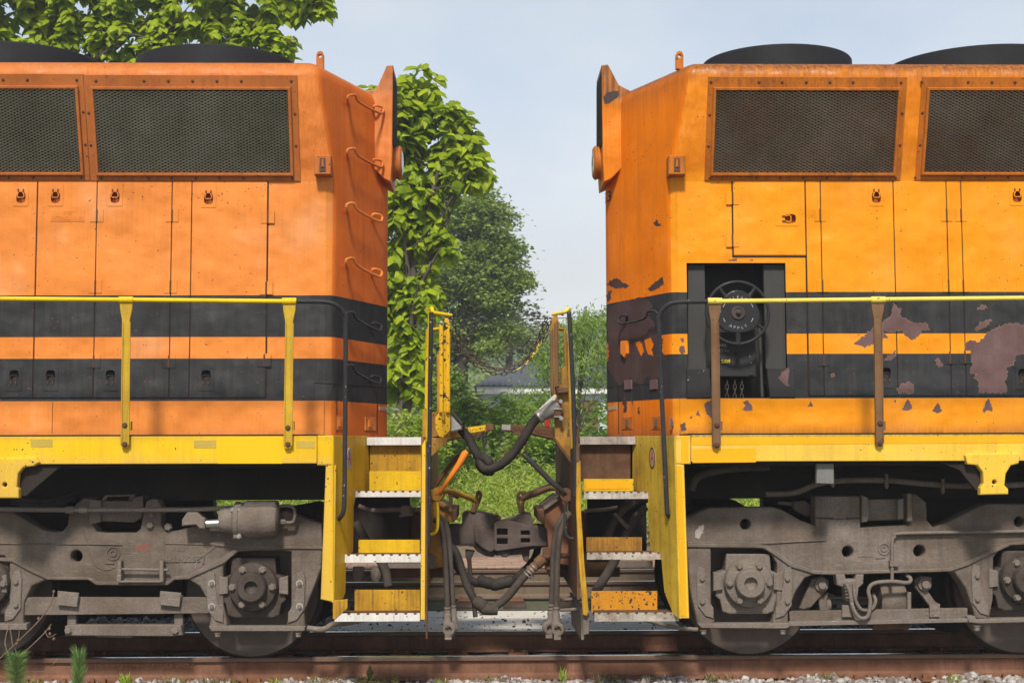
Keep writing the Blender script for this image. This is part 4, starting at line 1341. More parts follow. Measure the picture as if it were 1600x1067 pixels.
        tube('lever_shaft', PT((898, 772, 11.0), (880, 768, 11.1), (862, 762, 11.3), (835, 772, 11.5), (818, 778, 11.6), (813, 779, 11.6)), .022, M['bracket_brown'], root, 10, 3)
        tube('lever_shaft', PT((890, 760, 11.6), (865, 757, 11.65), (840, 766, 11.7), (820, 774, 11.75)), .02, M['coupler'], root, 8, 3)
        lathe('lever_bearing', [(.02, -.03), (.05, -.03), (.055, .0), (.05, .03)], U(884, 773, 10.95), (-.2, 1, 0), M['brown_rust'], root, 16)
        S('bearing_bracket', [(902, 770), (884, 764), (876, 768), (884, 780), (902, 786)], 10.98, .03, M['brown_rust'], root, .004)
        tube('hand_hold', PT((884, 785, 10.6), (883, 815, 10.6), (884, 832, 10.6), (889, 840, 10.6), (897, 841, 10.6), (904, 836, 10.6)), .0125, M['pole_black_y'], root, 8, 3)
        tube('drain_pipe', PT((876, 705, 12.6), (877, 757, 12.6)), .02, M['pole_black'], root, 8)
    # hanging air hoses with couplings
    if Lf: hs = [[(680, 812, 10.9), (688, 818, 10.85), (694, 850, 10.8), (698, 920, 10.75), (699, 962, 10.75)], [(684, 806, 11.0), (696, 818, 10.95), (702, 850, 10.9), (706, 920, 10.85), (708, 958, 10.85)]]
    else: hs = [[(888, 800, 10.95), (876, 812, 10.9), (866, 845, 10.9), (863, 910, 10.85), (861, 960, 10.85)], [(890, 802, 10.85), (880, 818, 10.8), (873, 850, 10.75), (870, 920, 10.72), (869, 962, 10.72)]]
    for i, h in enumerate(hs):
        P = PT(*h)
        ho = tube('air_hose', P, .0215, M['rubber_dusty'], root, 12, 5)
        for q0, q1 in ((P[-2].lerp(P[-1], .82), P[-1]), (P[-2].lerp(P[-1], .7), P[-1])):
            lathe('hose_band', [(.022, -.008), (.026, -.006), (.026, .006), (.022, .008)], q0, q1 - q0, M['truck_light'], ho, 12)
        glad_hand(P[-1] + Vector((0, 0, -.02)), M['truck_light'], ho, 1 if Lf == (i == 0) else -1)
    # train-line brake hoses
    if Lf:
        tube('brake_hose', PT((693, 848, 11.5), (704, 862, 11.45), (716, 888, 11.4), (740, 908, 11.4), (762, 912, 11.4)), .031, M['rubber'], root, 12, 5)
        tube('brake_hose', PT((700, 850, 11.3), (712, 862, 11.25), (722, 890, 11.2), (730, 915, 11.15), (744, 940, 11.1), (756, 948, 11.1)), .031, M['rubber'], root, 12, 5)
    else:
        tube('brake_hose', PT((842, 846, 11.8), (835, 872, 11.75), (812, 898, 11.6), (790, 909, 11.45), (762, 912, 11.4)), .031, M['rubber'], root, 12, 5)
        bh = tube('brake_hose', PT((850, 872, 11.1), (836, 884, 11.1), (815, 905, 11.1), (793, 932, 11.1), (772, 948, 11.1), (758, 950, 11.1)), .031, M['rubber_dusty'], root, 12, 5)
        lathe('hose_fitting', [(.030, 0), (.045, .01), (.045, .07), (.036, .075), (.036, .13), (.043, .135), (.043, .15)], U(850, 871, 11.1), U(836, 884, 11.1) - U(850, 871, 11.1), M['bracket_brown'], bh, 14)
        for k in range(4):
            q = U(835 - k * 3.6, 885.5 + k * 4.2, 11.1)
            lathe('hose_band', [(.038, -.006), (.042, -.004), (.042, .004), (.038, .006)], q, U(830, 890, 11.1) - U(836, 884, 11.1), M['alu'], bh, 14)
        tube('pipe', PT((851, 871, 11.15), (862, 868, 11.15), (904, 868, 11.1)), .02, M['brown_rust'], root, 8)
    p = U(764, 912, 11.4) if Lf else U(757, 949, 11.1)
    g = Geo()
    if Lf:
        for k in range(5): g.add(latheg([(.02, -.05), (.045, -.03), (.05, .0), (.04, .04), (.02, .05)], U(754 + k * 10, 908 + (2 - abs(k - 2)) * 2.5, 11.4), (1, 0, .2 * (k - 2)), 10))
        g.build('hose_joint', M['rubber'], root, 40)
    else:
        g.add(latheg([(.03, -.06), (.05, -.03), (.052, .03), (.035, .06)], U(750, 943, 11.1), (1, 0, -.8), 12))
        g.add(latheg([(.03, -.06), (.05, -.03), (.046, .03), (.04, .08)], U(762, 951, 11.1), (1, 0, -.1), 12))
        g.build('hose_joint', M['rubber_dusty'], root, 40)
    # pipework glimpsed through the steps
    if Lf:
        tube('step_pipe', PT((560, 790, 11.0), (580, 797, 11.0), (612, 796, 11.0), (660, 796, 11.0)), .018, M['truck'], root, 8, 3)
        lathe('valve', [(.02, -.05), (.04, -.03), (.04, .03), (.02, .05)], U(635, 797, 10.98), (1, 0, 0), M['truck_light'], root, 12)
        S('valve_handle', [(624, 804), (645, 801), (645, 805), (624, 808)], 10.95, .02, M['truck_light'], root, .003)
        tube('step_pipe', PT((555, 815, 11.0), (575, 850, 11.0), (600, 885, 11.0), (607, 915, 11.0)), .035, M['rubber_dusty'], root, 10, 4)
        S('frame_rail', [(595, 880), (660, 880), (660, 888), (595, 888)], 11.0, .05, M['truck'], root, .004)
        for x in (560, 588):
            lathe('air_filter', [(.04, .0), (.045, -.03), (.045, -.08), (.03, -.11)], U(x, 885, 11.05), (0, 0, 1), M['truck'], root, 12)
    else:
        tube('step_pipe', PT((1012, 778, 10.95), (992, 782, 10.95), (965, 805, 10.95), (942, 850, 10.95)), .036, M['rubber_dusty'], root, 10, 4)
        tube('step_pipe', PT((1008, 790, 11.0), (990, 812, 11.0), (972, 845, 11.0), (955, 885, 11.0), (930, 925, 11.0)), .036, M['rubber_dusty'], root, 10, 4)
        S('pipe_clamp', [(957, 803), (962, 800), (984, 822), (979, 827)], 10.9, .02, M['truck'], root, .003)
        tube('step_pipe', PT((912, 798, 11.0), (945, 796, 11.0), (965, 793, 11.0)), .015, M['truck'], root, 8)
        S('frame_rail', [(960, 876), (1020, 876), (1020, 886), (960, 886)], 11.0, .05, M['truck'], root, .004)
    # dark bulkhead behind the steps
    if Lf: box('bulkhead', U(548, 800, 11.4).x, U(640, 800, 11.4).x, 11.4, 11.45, .72, 1.62, M['under'], root)
    else: box('bulkhead', U(918, 800, 11.4).x, U(1010, 800, 11.4).x, 11.4, 11.45, .72, 1.62, M['under'], root)

M['tread_yellow'] = paint('worn_tread_yellow', (.42, .20, .02), .55, var=.3, vscale=8, grime=.7, grime_scale=7, dirt=(.08, .045, .025), chips=1.2, fine=.12)
M['tread_rust'] = paint('worn_tread_brown', (.15, .075, .035), .6, var=.3, vscale=8, grime=.5, grime_scale=7, dirt=(.05, .03, .02), fine=.12)
M['yellow_drop'] = paint('drop_plate_yellow', (.74, .42, .012), .5, var=.15, vscale=6, streak=.3, dirt=(.14, .08, .03), chips=2.6, chipcol=(.045, .03, .03), fine=.06)
M['brown_red'] = paint('red_brown_steel', (.25, .11, .055), .75, var=.2, vscale=5, streak=.4, dirt=(.08, .04, .03), grime=.4, grime_scale=4, fine=.1)
M['red_dark'] = paint('dark_red_lever', (.16, .05, .03), .6, var=.2, fine=.1)
M['pole_black_y'] = paint('black_lever', (.045, .042, .04), .4, var=.2, chips=.8, chipcol=(.6, .45, .05), fine=.06)

# ------------------------------------------------------------------ trucks
def truck(root, Lf):
    m, ml, gr = M['truck'], M['truck_light'], M['greasy']
    Y = Y_TRUCK
    if Lf:
        outer = [(-180, 800), (18, 799), (40, 812), (67, 828), (84, 831), (98, 829), (105, 820), (107, 800), (120, 786), (130, 778), (145, 779), (145, 800), (142, 815), (150, 830), (165, 832), (212, 832), (219, 826), (224, 800), (228, 783), (236, 779), (246, 780), (251, 790), (252, 820), (258, 830), (275, 829), (294, 824), (320, 815), (400, 806), (434, 800), (446, 797), (462, 803), (480, 811), (503, 818), (504, 858), (502, 888), (476, 954), (476, 966), (477, 980),
                 (446, 981), (455, 945), (455, 862), (440, 860), (400, 860), (372, 862), (355, 874), (349, 884), (349, 945), (356, 981),
                 (326, 981), (329, 966), (325, 940), (312, 916), (293, 904), (272, 905), (262, 913), (150, 913), (138, 905), (74, 905), (50, 915), (38, 940), (36, 968), (40, 981), (6, 981), (14, 950), (14, 880), (6, 868), (-180, 868)]
        holes = [(119, 869, 9)]
    else:
        outer = [(1071, 810), (1106, 793), (1209, 792), (1222, 796), (1250, 812), (1274, 821), (1274, 776), (1276, 775), (1343, 775), (1345, 779), (1345, 824), (1420, 820), (1420, 772), (1432, 772), (1448, 785), (1449, 812), (1458, 823), (1478, 817), (1528, 792), (1542, 787), (1700, 788), (1760, 800), (1760, 870),
                 (1640, 852), (1600, 849), (1580, 852), (1562, 860), (1553, 870), (1552, 935), (1546, 968), (1524, 966), (1521, 952), (1508, 917), (1492, 895), (1484, 892), (1300, 897), (1275, 896), (1258, 903), (1244, 923), (1232, 955), (1232, 976), (1206, 976), (1213, 945), (1214, 880), (1204, 862), (1190, 857), (1111, 856), (1111, 945), (1118, 976), (1090, 976), (1078, 920), (1073, 859)]
        holes = [(1165, 819, 8.2), (1325, 862, 8.8), (1437, 861, 9.2), (1593, 815, 8)]
    fr = S('truck_frame', outer, Y, .17, m, root, .016, holes, seg=3, smooth=40)
    tf2 = S('truck_frame', [(x, y) for x, y in outer], Y, .17, m, root, .0)
    # the frame on the far side, moved over to its own rail
    tf2.matrix_basis = Matrix.Translation((0, 2 * (Y_MID - Y) - .17, 0))
    # hollow interior behind holes
    if Lf:
        # ribs and cast details
        rib = [((0, 849), (170, 850), (200, 849)), ((0, 849), (60, 849))]
        S('cast_rib', [(-60, 847.5), (150, 849), (190, 850.5), (190, 852), (150, 851), (-60, 849.5)], Y - .010, .02, m, fr, .003)
        S('cast_rib', [(258, 848), (330, 848), (372, 852), (504, 854), (504, 858), (372, 857), (330, 852), (258, 850)], Y - .012, .02, m, fr, .004)
        S('cast_rib', [(-60, 868), (20, 872), (50, 888), (74, 901), (140, 901), (152, 908), (262, 908), (272, 900), (292, 899), (345, 872), (365, 858), (372, 861), (350, 880), (294, 905), (272, 906), (262, 914), (150, 914), (138, 906), (74, 906), (46, 893), (18, 878), (-60, 874)], Y - .016, .02, m, fr, .006)
        tube('weld_line', PT((131, 830, Y), (137, 850, Y), (143, 872, Y), (152, 885, Y), (165, 890, Y), (180, 886, Y)), .006, m, fr, 6, 4)
        lathe('cast_ring', [(.052, .002), (.052, -.008), (.042, -.008), (.042, .002)], U(177, 864, Y), (0, 1, 0), m, fr, 20)
        lathe('cast_ring', [(.026, .002), (.026, -.008), (.016, -.008), (.016, .002)], U(177, 864, Y), (0, 1, 0), m, fr, 16)
        S('cast_bar', [(164, 879), (178, 879), (178, 881), (164, 881)], Y - .008, .01, m, fr, .002)
        S('number_pad', [(258, 850), (340, 852), (320, 868), (300, 878), (258, 879)], Y - .005, .006, m, fr, .002)
        for tx_, sz_, x_, y_ in (('SRLH2258 J', .062, 288, 873.5), ('A50', .055, 279, 857)):
            Geo().add(textg(tx_, sz_, U(x_, y_, Y - .006), (1, 0, 0), (0, 0, 1), ext=.004)).build('cast_lettering', ml, fr)
        S('paint_mark', jag([(212, 851), (230, 849), (234, 857), (228, 862), (214, 860)], seed=5), Y - .001, .001, M['rust_mark'], fr, 0)
        for x, y in ((237, 804), (235, 820)): bolt(U(x, y, Y), .026, ml, fr, h=.9, hexa=True)
        bolt(U(263, 823, Y), .026, ml, fr, h=.8, hexa=True)
        # spring carrier bracket
        br = S('cradle', [(184, 877), (189, 876), (189, 907), (249, 907), (249, 877), (255, 876), (255, 909), (250, 910), (186, 910), (182, 908)], Y - .07, .09, ml, root, .004)
        tube('cradle_pin', PT((188, 889, Y - .05), (263, 890, Y - .05)), .010, ml, br, 8)
        # lower rail with two clips
        lr = S('brake_beam', [(38, 933), (330, 933), (330, 958), (38, 961)], Y + .02, .05, m, root, .004)
        for x in (90, 250): S('clip_plate', [(x, 923), (x + 33, 926), (x + 30, 948), (x - 1, 945)], Y - .02, .02, ml, lr, .003)
        rb = S('spring_plank', [(101, 978), (110, 976), (265, 976), (283, 976), (285, 992), (270, 994), (102, 993)], Y + .02, .10, m, root, .006)
        S('spring_plank_foot', [(150, 992), (206, 992), (206, 996), (150, 995)], Y + .04, .06, ml, rb, .003)
        for x in (107, 274): bolt(U(x, 985, Y + .02), .024, ml, rb, h=.8, hexa=True)
        for x in (105, 272): S('hanger', [(x, 930), (x + 12, 930), (x + 14, 980), (x, 980)], Y + .06, .05, m, root, .004)
        # shock absorber box above the frame
        dmp = S('damper_body', [(150, 784), (158, 782), (205, 782), (207, 776), (223, 774), (224, 790), (222, 808), (210, 816), (150, 814)], Y + .03, .18, m, root, .012, seg=2)
        S('damper_flange', [(139, 780), (157, 782), (157, 815), (139, 820)], Y - .02, .10, ml, dmp, .006)
        S('damper_handle', [(158, 781), (164, 773), (212, 772), (205, 781), (200, 781), (203, 775), (168, 776), (164, 782)], Y + .01, .03, m, dmp, .003)
        # long pull rod
        pr = tube('brake_rod', PT((-90, 795, Y - .10), (0, 795.5, Y - .10), (110, 796.5, Y - .10), (300, 796, Y - .10), (366, 793, Y - .10)), .018, ml, root, 10)
        for x in (109, 131): lathe('rod_clamp', [(.026, -.03), (.026, .03)], U(x, 796.5, Y - .10), (1, 0, 0), ml, pr, 10)
        # brake cylinder
        c = U(395, 812, Y - .10)
        k = (Y - .10) / FPX
        bc = lathe('brake_cylinder', [(.10 * .2, -50 * k), (18 * k, -50 * k), (20 * k, -44 * k), (21 * k, -30 * k), (27 * k, -27 * k), (28.5 * k, -25 * k), (28.5 * k, -20 * k), (27 * k, -19 * k), (27 * k, 30 * k), (25 * k, 38 * k), (20 * k, 41 * k)], c, (1, 0, 0), m, root, 28, 35)
        S('cylinder_flange', [(364, 790), (377, 787), (377, 842), (364, 842)], Y - .19, .16, ml, bc, .01)
        S('cylinder_mount', [(382, 783), (430, 783), (432, 792), (380, 792)], Y - .18, .16, ml, bc, .006)
        for x, y in ((373, 797), (373, 838), (363, 796)): bolt(U(x, y, Y - .19), .014, M['steel'], bc, h=.8, hexa=True)
        tube('piston', PT((318, 818, Y - .10), (344, 817, Y - .10)), .030, M['steel'], bc, 14)
        S('clevis', [(284, 812), (292, 800), (308, 800), (316, 808), (320, 810), (320, 826), (312, 826), (306, 820), (284, 822)], Y - .15, .10, ml, bc, .008)
        S('clevis_pin', [(297, 795), (312, 793), (322, 794), (322, 798), (297, 799)], Y - .12, .06, m, bc, .004)
        tube('air_pipe', PT((432, 791, Y - .08), (452, 790, Y - .08), (460, 796, Y - .08), (460, 810, Y - .08), (455, 816, Y - .08), (436, 815, Y - .08)), .013, ml, root, 8, 4)
        lathe('pipe_nut', [(.020, -.03), (.020, .03)], U(440, 815, Y - .08), (1, 0, 0), ml, root, 6)
        # axle boxes and liners
        journal(396, 917, root, (ml, gr))
        keeper(335, 895, -1, root, ml, M['ring']); keeper(464, 895, 1, root, ml, M['ring'])
        S('pedestal_tie', [(326, 978), (477, 978), (476, 985), (472, 986), (330, 986)], Y - .02, .09, ml, root, .005)
        for x in (340, 466): bolt(U(x, 988, Y - .005), .020, ml, root, Vector((0, 0, -1)), h=1.4, hexa=True)
        journal(-22, 912, root, (ml, gr))
        kp = keeper(21, 893, 1, root, ml)
        S('pedestal_tie', [(-100, 974), (42, 974), (42, 984), (-100, 984)], Y - .02, .09, ml, root, .005)
        S('wear_block', rect(0, 898, 10, 926), Y - .05, .06, ml, root, .006)
        # sand pipe bracket behind the post
        tube('sand_pipe', PT((480, 981, Y - .05), (505, 983, Y - .05), (520, 975, Y), (545, 972, Y + .1), (575, 965, Y + .2)), .022, ml, root, 8, 3)
        # coil hoses up under the sill
        for k_ in range(3):
            tube('coiled_hose', PT((20, 775 + k_ * 5, 10.9), (50, 782 + k_ * 6, 10.85), (90, 780 + k_ * 5, 10.85), (118, 768 + k_ * 4, 10.9)), .022, M['rubber'], root, 8, 4)
    else:
        S('cast_rib', [(1074, 846), (1180, 847), (1230, 845), (1290, 843), (1290, 845), (1230, 848), (1186, 851), (1074, 851)], Y - .012, .02, m, fr, .004)
        S('cast_rib', [(1074, 849), (1180, 850), (1198, 852), (1214, 862), (1240, 880), (1275, 891), (1300, 892), (1484, 887), (1510, 877), (1540, 862), (1575, 848), (1620, 844), (1620, 850), (1580, 852), (1545, 868), (1512, 884), (1486, 893), (1300, 898), (1272, 897), (1236, 886), (1208, 866), (1194, 857), (1178, 856), (1074, 855)], Y - .016, .02, m, fr, .006)
        lathe('cast_ring', [(.046, .002), (.046, -.008), (.036, -.008), (.036, .002)], U(1381, 857, Y), (0, 1, 0), m, fr, 20)
        lathe('cast_ring', [(.022, .002), (.022, -.008), (.012, -.008), (.012, .002)], U(1381, 857, Y), (0, 1, 0), m, fr, 16)
        S('cast_pad', [(1341, 855), (1364, 855), (1364, 870), (1341, 870)], Y - .004, .005, m, fr, .001)
        S('cast_bar', [(1368, 870), (1384, 869), (1384, 872), (1368, 873)], Y - .006, .007, ml, fr, .002)
        S('paint_mark', jag([(1086, 833), (1092, 822), (1100, 820), (1099, 832), (1092, 842), (1086, 838)], amp=2, seed=9), Y - .002, .002, M['pale_mark'], fr, 0)
        S('plate_joint', [(1275, 808), (1302, 808), (1302, 811), (1322, 811), (1322, 808), (1344, 808), (1344, 810), (1275, 810)], Y - .004, .005, M['greasy'], fr, 0)
        # damper
        dmp = S('damper_body', [(1347, 780), (1418, 779), (1418, 812), (1347, 814)], Y + .02, .16, m, root, .012, seg=2)
        S('damper_flange', [(1347, 774), (1356, 777), (1358, 806), (1355, 815), (1347, 816)], Y - .03, .10, ml, dmp, .006)
        S('damper_flange', [(1403, 781), (1412, 778), (1412, 810), (1403, 811)], Y - .03, .10, ml, dmp, .006)
        S('damper_flange', [(1418, 771), (1424, 771), (1426, 814), (1418, 815)], Y - .04, .06, ml, dmp, .004)
        # brake pipe and flexible hoses
        tube('air_pipe', PT((1394, 911, Y - .03), (1394, 850, Y - .03), (1398, 838, Y - .03), (1410, 833, Y - .03), (1535, 831, Y - .03), (1640, 829, Y - .03)), .013, ml, root, 8, 3)
        S('pipe_clip', [(1391, 876), (1405, 876), (1405, 885), (1391, 885)], Y - .05, .05, ml, root, .003)
        tube('flexible_hose', PT((1322, 911, Y - .06), (1328, 925, Y - .06), (1333, 950, Y - .06), (1344, 965, Y - .06), (1356, 962, Y - .06), (1360, 940, Y - .06), (1357, 922, Y - .06), (1366, 911, Y - .06), (1393, 908, Y - .05), (1418, 910, Y - .03), (1423, 904, Y), (1416, 898, Y + .03)), .015, ml, root, 8, 5)
        tube('flexible_hose', PT((1334, 911, Y - .03), (1336, 935, Y - .03), (1346, 952, Y - .02), (1362, 951, Y), (1368, 938, Y), (1364, 928, Y + .03)), .014, ml, root, 8, 4)
        vb = S('valve_body', [(1306, 897), (1320, 897), (1322, 904), (1336, 904), (1338, 897), (1350, 897), (1349, 912), (1342, 918), (1340, 935), (1330, 942), (1321, 938), (1320, 918), (1308, 914)], Y - .03, .10, ml, root, .01, seg=2)
        for i in range(5): S('hose_ferrule', rect(1319 + i * .6, 912 + i * 5, 1329 + i * .8, 915 + i * 5), Y - .06, .04, m, vb, .003)
        # lower rail and brake rigging
        lr = S('brake_beam', [(1233, 955), (1512, 950), (1512, 969), (1400, 974), (1235, 976)], Y + .01, .06, m, root, .004)
        S('beam_flange', [(1233, 971), (1512, 966), (1512, 972), (1233, 978)], Y - .03, .05, ml, lr, .003)
        for x in (1316, 1453): S('clip_plate', [(x, 945), (x + 16, 945), (x + 16, 964), (x, 964)], Y - .015, .02, ml, lr, .003)
        for x, y in ((1457, 953), (1463, 953), (1457, 960)): bolt(U(x, y, Y - .015), .007, m, lr)
        cyl = lathe('brake_cylinder', [(.14, 0), (.15, .02), (.15, .17), (.14, .19)], U(1395, 935, Y + .2) + Vector((-.12, 0, 0)), (1, 0, 0), m, root, 22)
        S('cylinder_band', [(1418, 925), (1424, 925), (1424, 966), (1418, 966)], Y + .02, .1, ml, cyl, .004)
        S('shoe_shield', [(1364, 975), (1420, 973), (1420, 986), (1415, 986), (1410, 983), (1372, 984), (1364, 983)], Y + .05, .08, M['brown_rust'], root, .004)
        # brake levers
        for pts, cx, cy in (([(1250, 950), (1258, 930), (1268, 905), (1285, 899), (1296, 906), (1294, 920), (1280, 934), (1268, 948), (1256, 952)], 1283, 913), ([(1430, 905), (1440, 899), (1456, 902), (1455, 916), (1449, 922), (1462, 940), (1470, 944), (1468, 948), (1452, 946), (1440, 930), (1430, 918)], 1444, 912)):
            lv = S('brake_lever', pts, Y + .10, .04, m, root, .008, seg=2)
            lathe('lever_pin', [(.05, 0), (.05, -.02), (.03, -.025), (.028, -.05)], U(cx, cy, Y + .10), (0, 1, 0), ml, lv, 14)
        S('brake_lever', [(1278, 930), (1294, 926), (1292, 948), (1298, 954), (1282, 956)], Y + .13, .04, m, root, .008)
        lathe('brake_cylinder_small', [(.03, 0), (.05, .01), (.05, .08), (.03, .09)], U(1280, 945, Y + .2), (1, 0, 0), m, root, 12)
        # slack adjuster seen through the gap, sill pipes
        tube('slack_rod', PT((1215, 785, 10.95), (1235, 787, 10.95), (1262, 793, 10.95)), .016, m, root, 8)
        S('slack_clevis', [(1240, 783), (1260, 782), (1272, 796), (1272, 802), (1262, 808), (1254, 804), (1240, 795)], 10.9, .06, m, root, .008)
        S('sill_bracket', [(1276, 724), (1303, 724), (1303, 756), (1276, 755)], Y_SILL + .06, .05, M['grey_part'], root, .004)
        tube('air_line', PT((1080, 766, 10.55), (1086, 750, 10.55), (1100, 740, 10.55), (1140, 732, 10.6), (1200, 729, 10.7)), .030, M['rubber_dusty'], root, 10, 4)
        tube('air_line', PT((1196, 772, 10.75), (1240, 770, 10.75), (1275, 757, 10.7), (1310, 751, 10.65), (1380, 750, 10.65), (1450, 756, 10.65), (1530, 759, 10.65), (1720, 752, 10.65)), .022, M['truck'], root, 10, 4)
        for x, y in ((1386, 740), (1474, 748), (1302, 738)): S('pipe_hanger', [(x - 2, y), (x + 2, y), (x + 3, y + 20), (x, y + 24), (x - 3, y + 20)], 10.61, .03, M['truck'], root, .003)
        journal(1169, 911, root, (ml, ml)); 
        keeper(1101, 888, -1, root, ml); keeper(1226, 888, 1, root, ml)
        S('pedestal_tie', [(1090, 974), (1234, 973), (1236, 979), (1228, 982), (1096, 981)], Y - .02, .09, ml, root, .005)
        for x in (1099, 1223): bolt(U(x, 984, Y - .005), .020, ml, root, Vector((0, 0, -1)), h=1.4, hexa=True)
        journal(1600, 906, root, (ml, M['greasy']))
        keeper(1531, 884, -1, root, ml)
        S('pedestal_tie', [(1510, 962), (1523, 962), (1526, 967), (1680, 963), (1680, 970), (1530, 974), (1514, 972)], Y - .02, .09, ml, root, .005)
        bolt(U(1526, 977, Y - .005), .022, ml, root, Vector((0, 0, -1)), h=1.6, hexa=True)
        tube('sand_pipe', PT((1090, 983, Y - .05), (1062, 981, Y - .05), (1035, 975, Y), (1010, 968, Y + .15)), .016, ml, root, 8, 3)

M['rust_mark'] = paint('reddish_mark', (.22, .10, .075), .85, fine=.1)
M['pale_mark'] = paint('pale_scuff', (.42, .37, .32), .85, fine=.1)
M['ring'] = paint('pale_washer', (.42, .40, .36), .7, fine=.1)
M['rusty_bearing'] = paint('rusty_bearing', (.095, .062, .048), .8, var=.3, vscale=8, fine=.1, bump=.3)

left = loco(-1, 'left locomotive in pale faded orange and black with ladder rungs on its end')
right = loco(1, 'right locomotive in bright yellow orange with hand brake wheel and peeling black bands')

# ------------------------------------------------------------------ right machine only: hand brake niche and flaked paint
def niche(root):
    Yn = Y_HOOD
    n0, n1 = U(1074, 520, Yn).x, U(1229, 520, Yn).x
    z0, z1 = U(1150, 621.5, Yn).z, U(1150, 411, Yn).z
    D = .34
    V = [(n0, Yn, z0), (n1, Yn, z0), (n1, Yn, z1), (n0, Yn, z1), (n0, Yn + D, z0), (n1, Yn + D, z0), (n1, Yn + D, z1), (n0, Yn + D, z1)]
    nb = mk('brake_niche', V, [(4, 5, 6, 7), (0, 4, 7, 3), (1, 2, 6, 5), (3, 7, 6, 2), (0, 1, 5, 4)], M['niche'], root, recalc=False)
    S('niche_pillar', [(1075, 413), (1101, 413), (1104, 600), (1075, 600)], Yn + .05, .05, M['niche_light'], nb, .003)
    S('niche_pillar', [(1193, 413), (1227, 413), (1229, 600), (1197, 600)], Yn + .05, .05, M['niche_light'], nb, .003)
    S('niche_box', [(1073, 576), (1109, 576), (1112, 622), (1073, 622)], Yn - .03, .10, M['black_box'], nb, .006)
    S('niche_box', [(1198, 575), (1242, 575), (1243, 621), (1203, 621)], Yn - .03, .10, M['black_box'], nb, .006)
    tube('brake_rod', PT((1186, 500, Yn + .03), (1191, 620, Yn + .03)), .012, M['niche_light'], nb, 8)
    # gear case with lettering
    gc = S('gear_case', [(1118, 520), (1180, 515), (1182, 589), (1112, 589)], Yn - .01, .14, M['black_box'], root, .008)
    bolt(U(1174, 585, Yn - .01), .016, M['wheel_black'], gc)
    bolt(U(1149, 552, Yn - .01), .016, M['wheel_black'], gc)
    g = Geo()
    g.add(textg('PRK', .034, U(1130, 540, Yn - .012), (1, 0, 0), (0, 0, 1)))
    g.add(textg('11.1', .034, U(1129, 547.5, Yn - .012), (1, 0, 0), (0, 0, 1)))
    g.build('stencil', M['letter_white'], gc)
    Geo().add(textg('5/09', .040, U(1134, 565, Yn - .012), (1, 0, 0), (0, 0, 1))).build('date_stencil', M['letter_yellow'], gc)
    # wheel
    c = U(1152.5, 489, Yn - .17)
    k = (Yn - .17) / FPX
    Rw = 49 * k
    w = mk('brake_wheel', *tubeg([c + Vector((Rw * math.cos(t), 0, Rw * math.sin(t))) for t in [i * math.pi / 24 for i in range(48)]], .0135, 10, True), M['wheel_black'], root, 50, False)
    hub = [(c.x + 34 * k * (1 + .06 * math.cos(3 * t + math.pi / 2)) * math.cos(t), c.z + 34 * k * (1 + .06 * math.cos(3 * t + math.pi / 2)) * math.sin(t)) for t in [i * math.pi / 20 for i in range(40)]]
    mk('hub_plate', *prism(hub, .03, XZ(c.y - .02), .008, (), 2), M['wheel_black'], w)
    for t in (math.pi / 2 + .62, math.pi / 2 - .62, math.pi + .55, -.55, -math.pi / 2 - .03, -math.pi / 2 + .03):
        d = Vector((math.cos(t), 0, math.sin(t)))
        tube('spoke', [c + d * 30 * k, c + d * 41 * k, c + d * Rw], [.022, .012, .015], M['wheel_black'], w, 8)
    lathe('hub_cap', [(.085 * .62, 0), (.05, -.012), (.035, -.012), (.034, -.006), (.018, -.006), (.016, -.03), (.008, -.036), (0, -.036)], (c.x, c.y - .02, c.z), (0, 1, 0), M['greasy'], w, 20)
    g = Geo()
    def arc(s, r, a0, step, flip):
        for i, ch in enumerate(s):
            t = a0 + step * i
            d = Vector((math.cos(t), 0, math.sin(t)))
            up = d if not flip else -d
            a = Vector((up.z, 0, -up.x))
            g.add(textg(ch, .031, Vector((c.x, c.y - .0215, c.z)) + d * r, a, up))
    arc('RELEASE', 24 * k, math.pi / 2 + .78, -.26, False)
    arc('APPLY', 24 * k, -math.pi / 2 - .52, .26, True)
    g.build('wheel_lettering', M['letter_white'], w)
    for t0, t1 in ((.35, .62), (math.pi - .62, math.pi - .35), (math.pi + .35, math.pi + .62), (-.62, -.35)):
        tube('arrow_mark', [Vector((c.x + 25 * k * math.cos(t), c.y - .0215, c.z + 25 * k * math.sin(t))) for t in (t0, (t0 + t1) / 2, t1)], .003, M['letter_white'], w, 5)
    # brake chains
    for x in (1136, 1148, 1159):
        for i in range(4):
            link('chain_link', LINK, nb, U(x, 597 + i * 7.5, Yn + .04), Matrix.Rotation(R(90), 3, 'Y') @ Matrix.Rotation(R(90 * (i % 2)), 3, 'X'))

def link_mesh(Lk=.024, wk=.012, r=.0040, mat=None):
    P = []
    for i in range(12):
        t = 2 * math.pi * i / 12
        P.append(Vector((Lk * math.cos(t) * (1.0 if abs(math.cos(t)) > .5 else .9), wk * math.sin(t), 0)))
    v, f = tubeg(P, r, 6, True)
    return mesh_of('chain_link', v, f, mat, 60, False)
M['black_box'] = paint('niche_black', (.035, .034, .034), .55, var=.2, chips=.25, chipcol=(.3, .29, .28), fine=.04)
LINK = link_mesh(mat=M['chain'])
LINK_Y = link_mesh(mat=M['pole_yellow2'])
niche(right)

def grow(l, d):
    l = list(l)
    if area2(l) < 0: l.reverse()
    return offset_loop(l, -d)

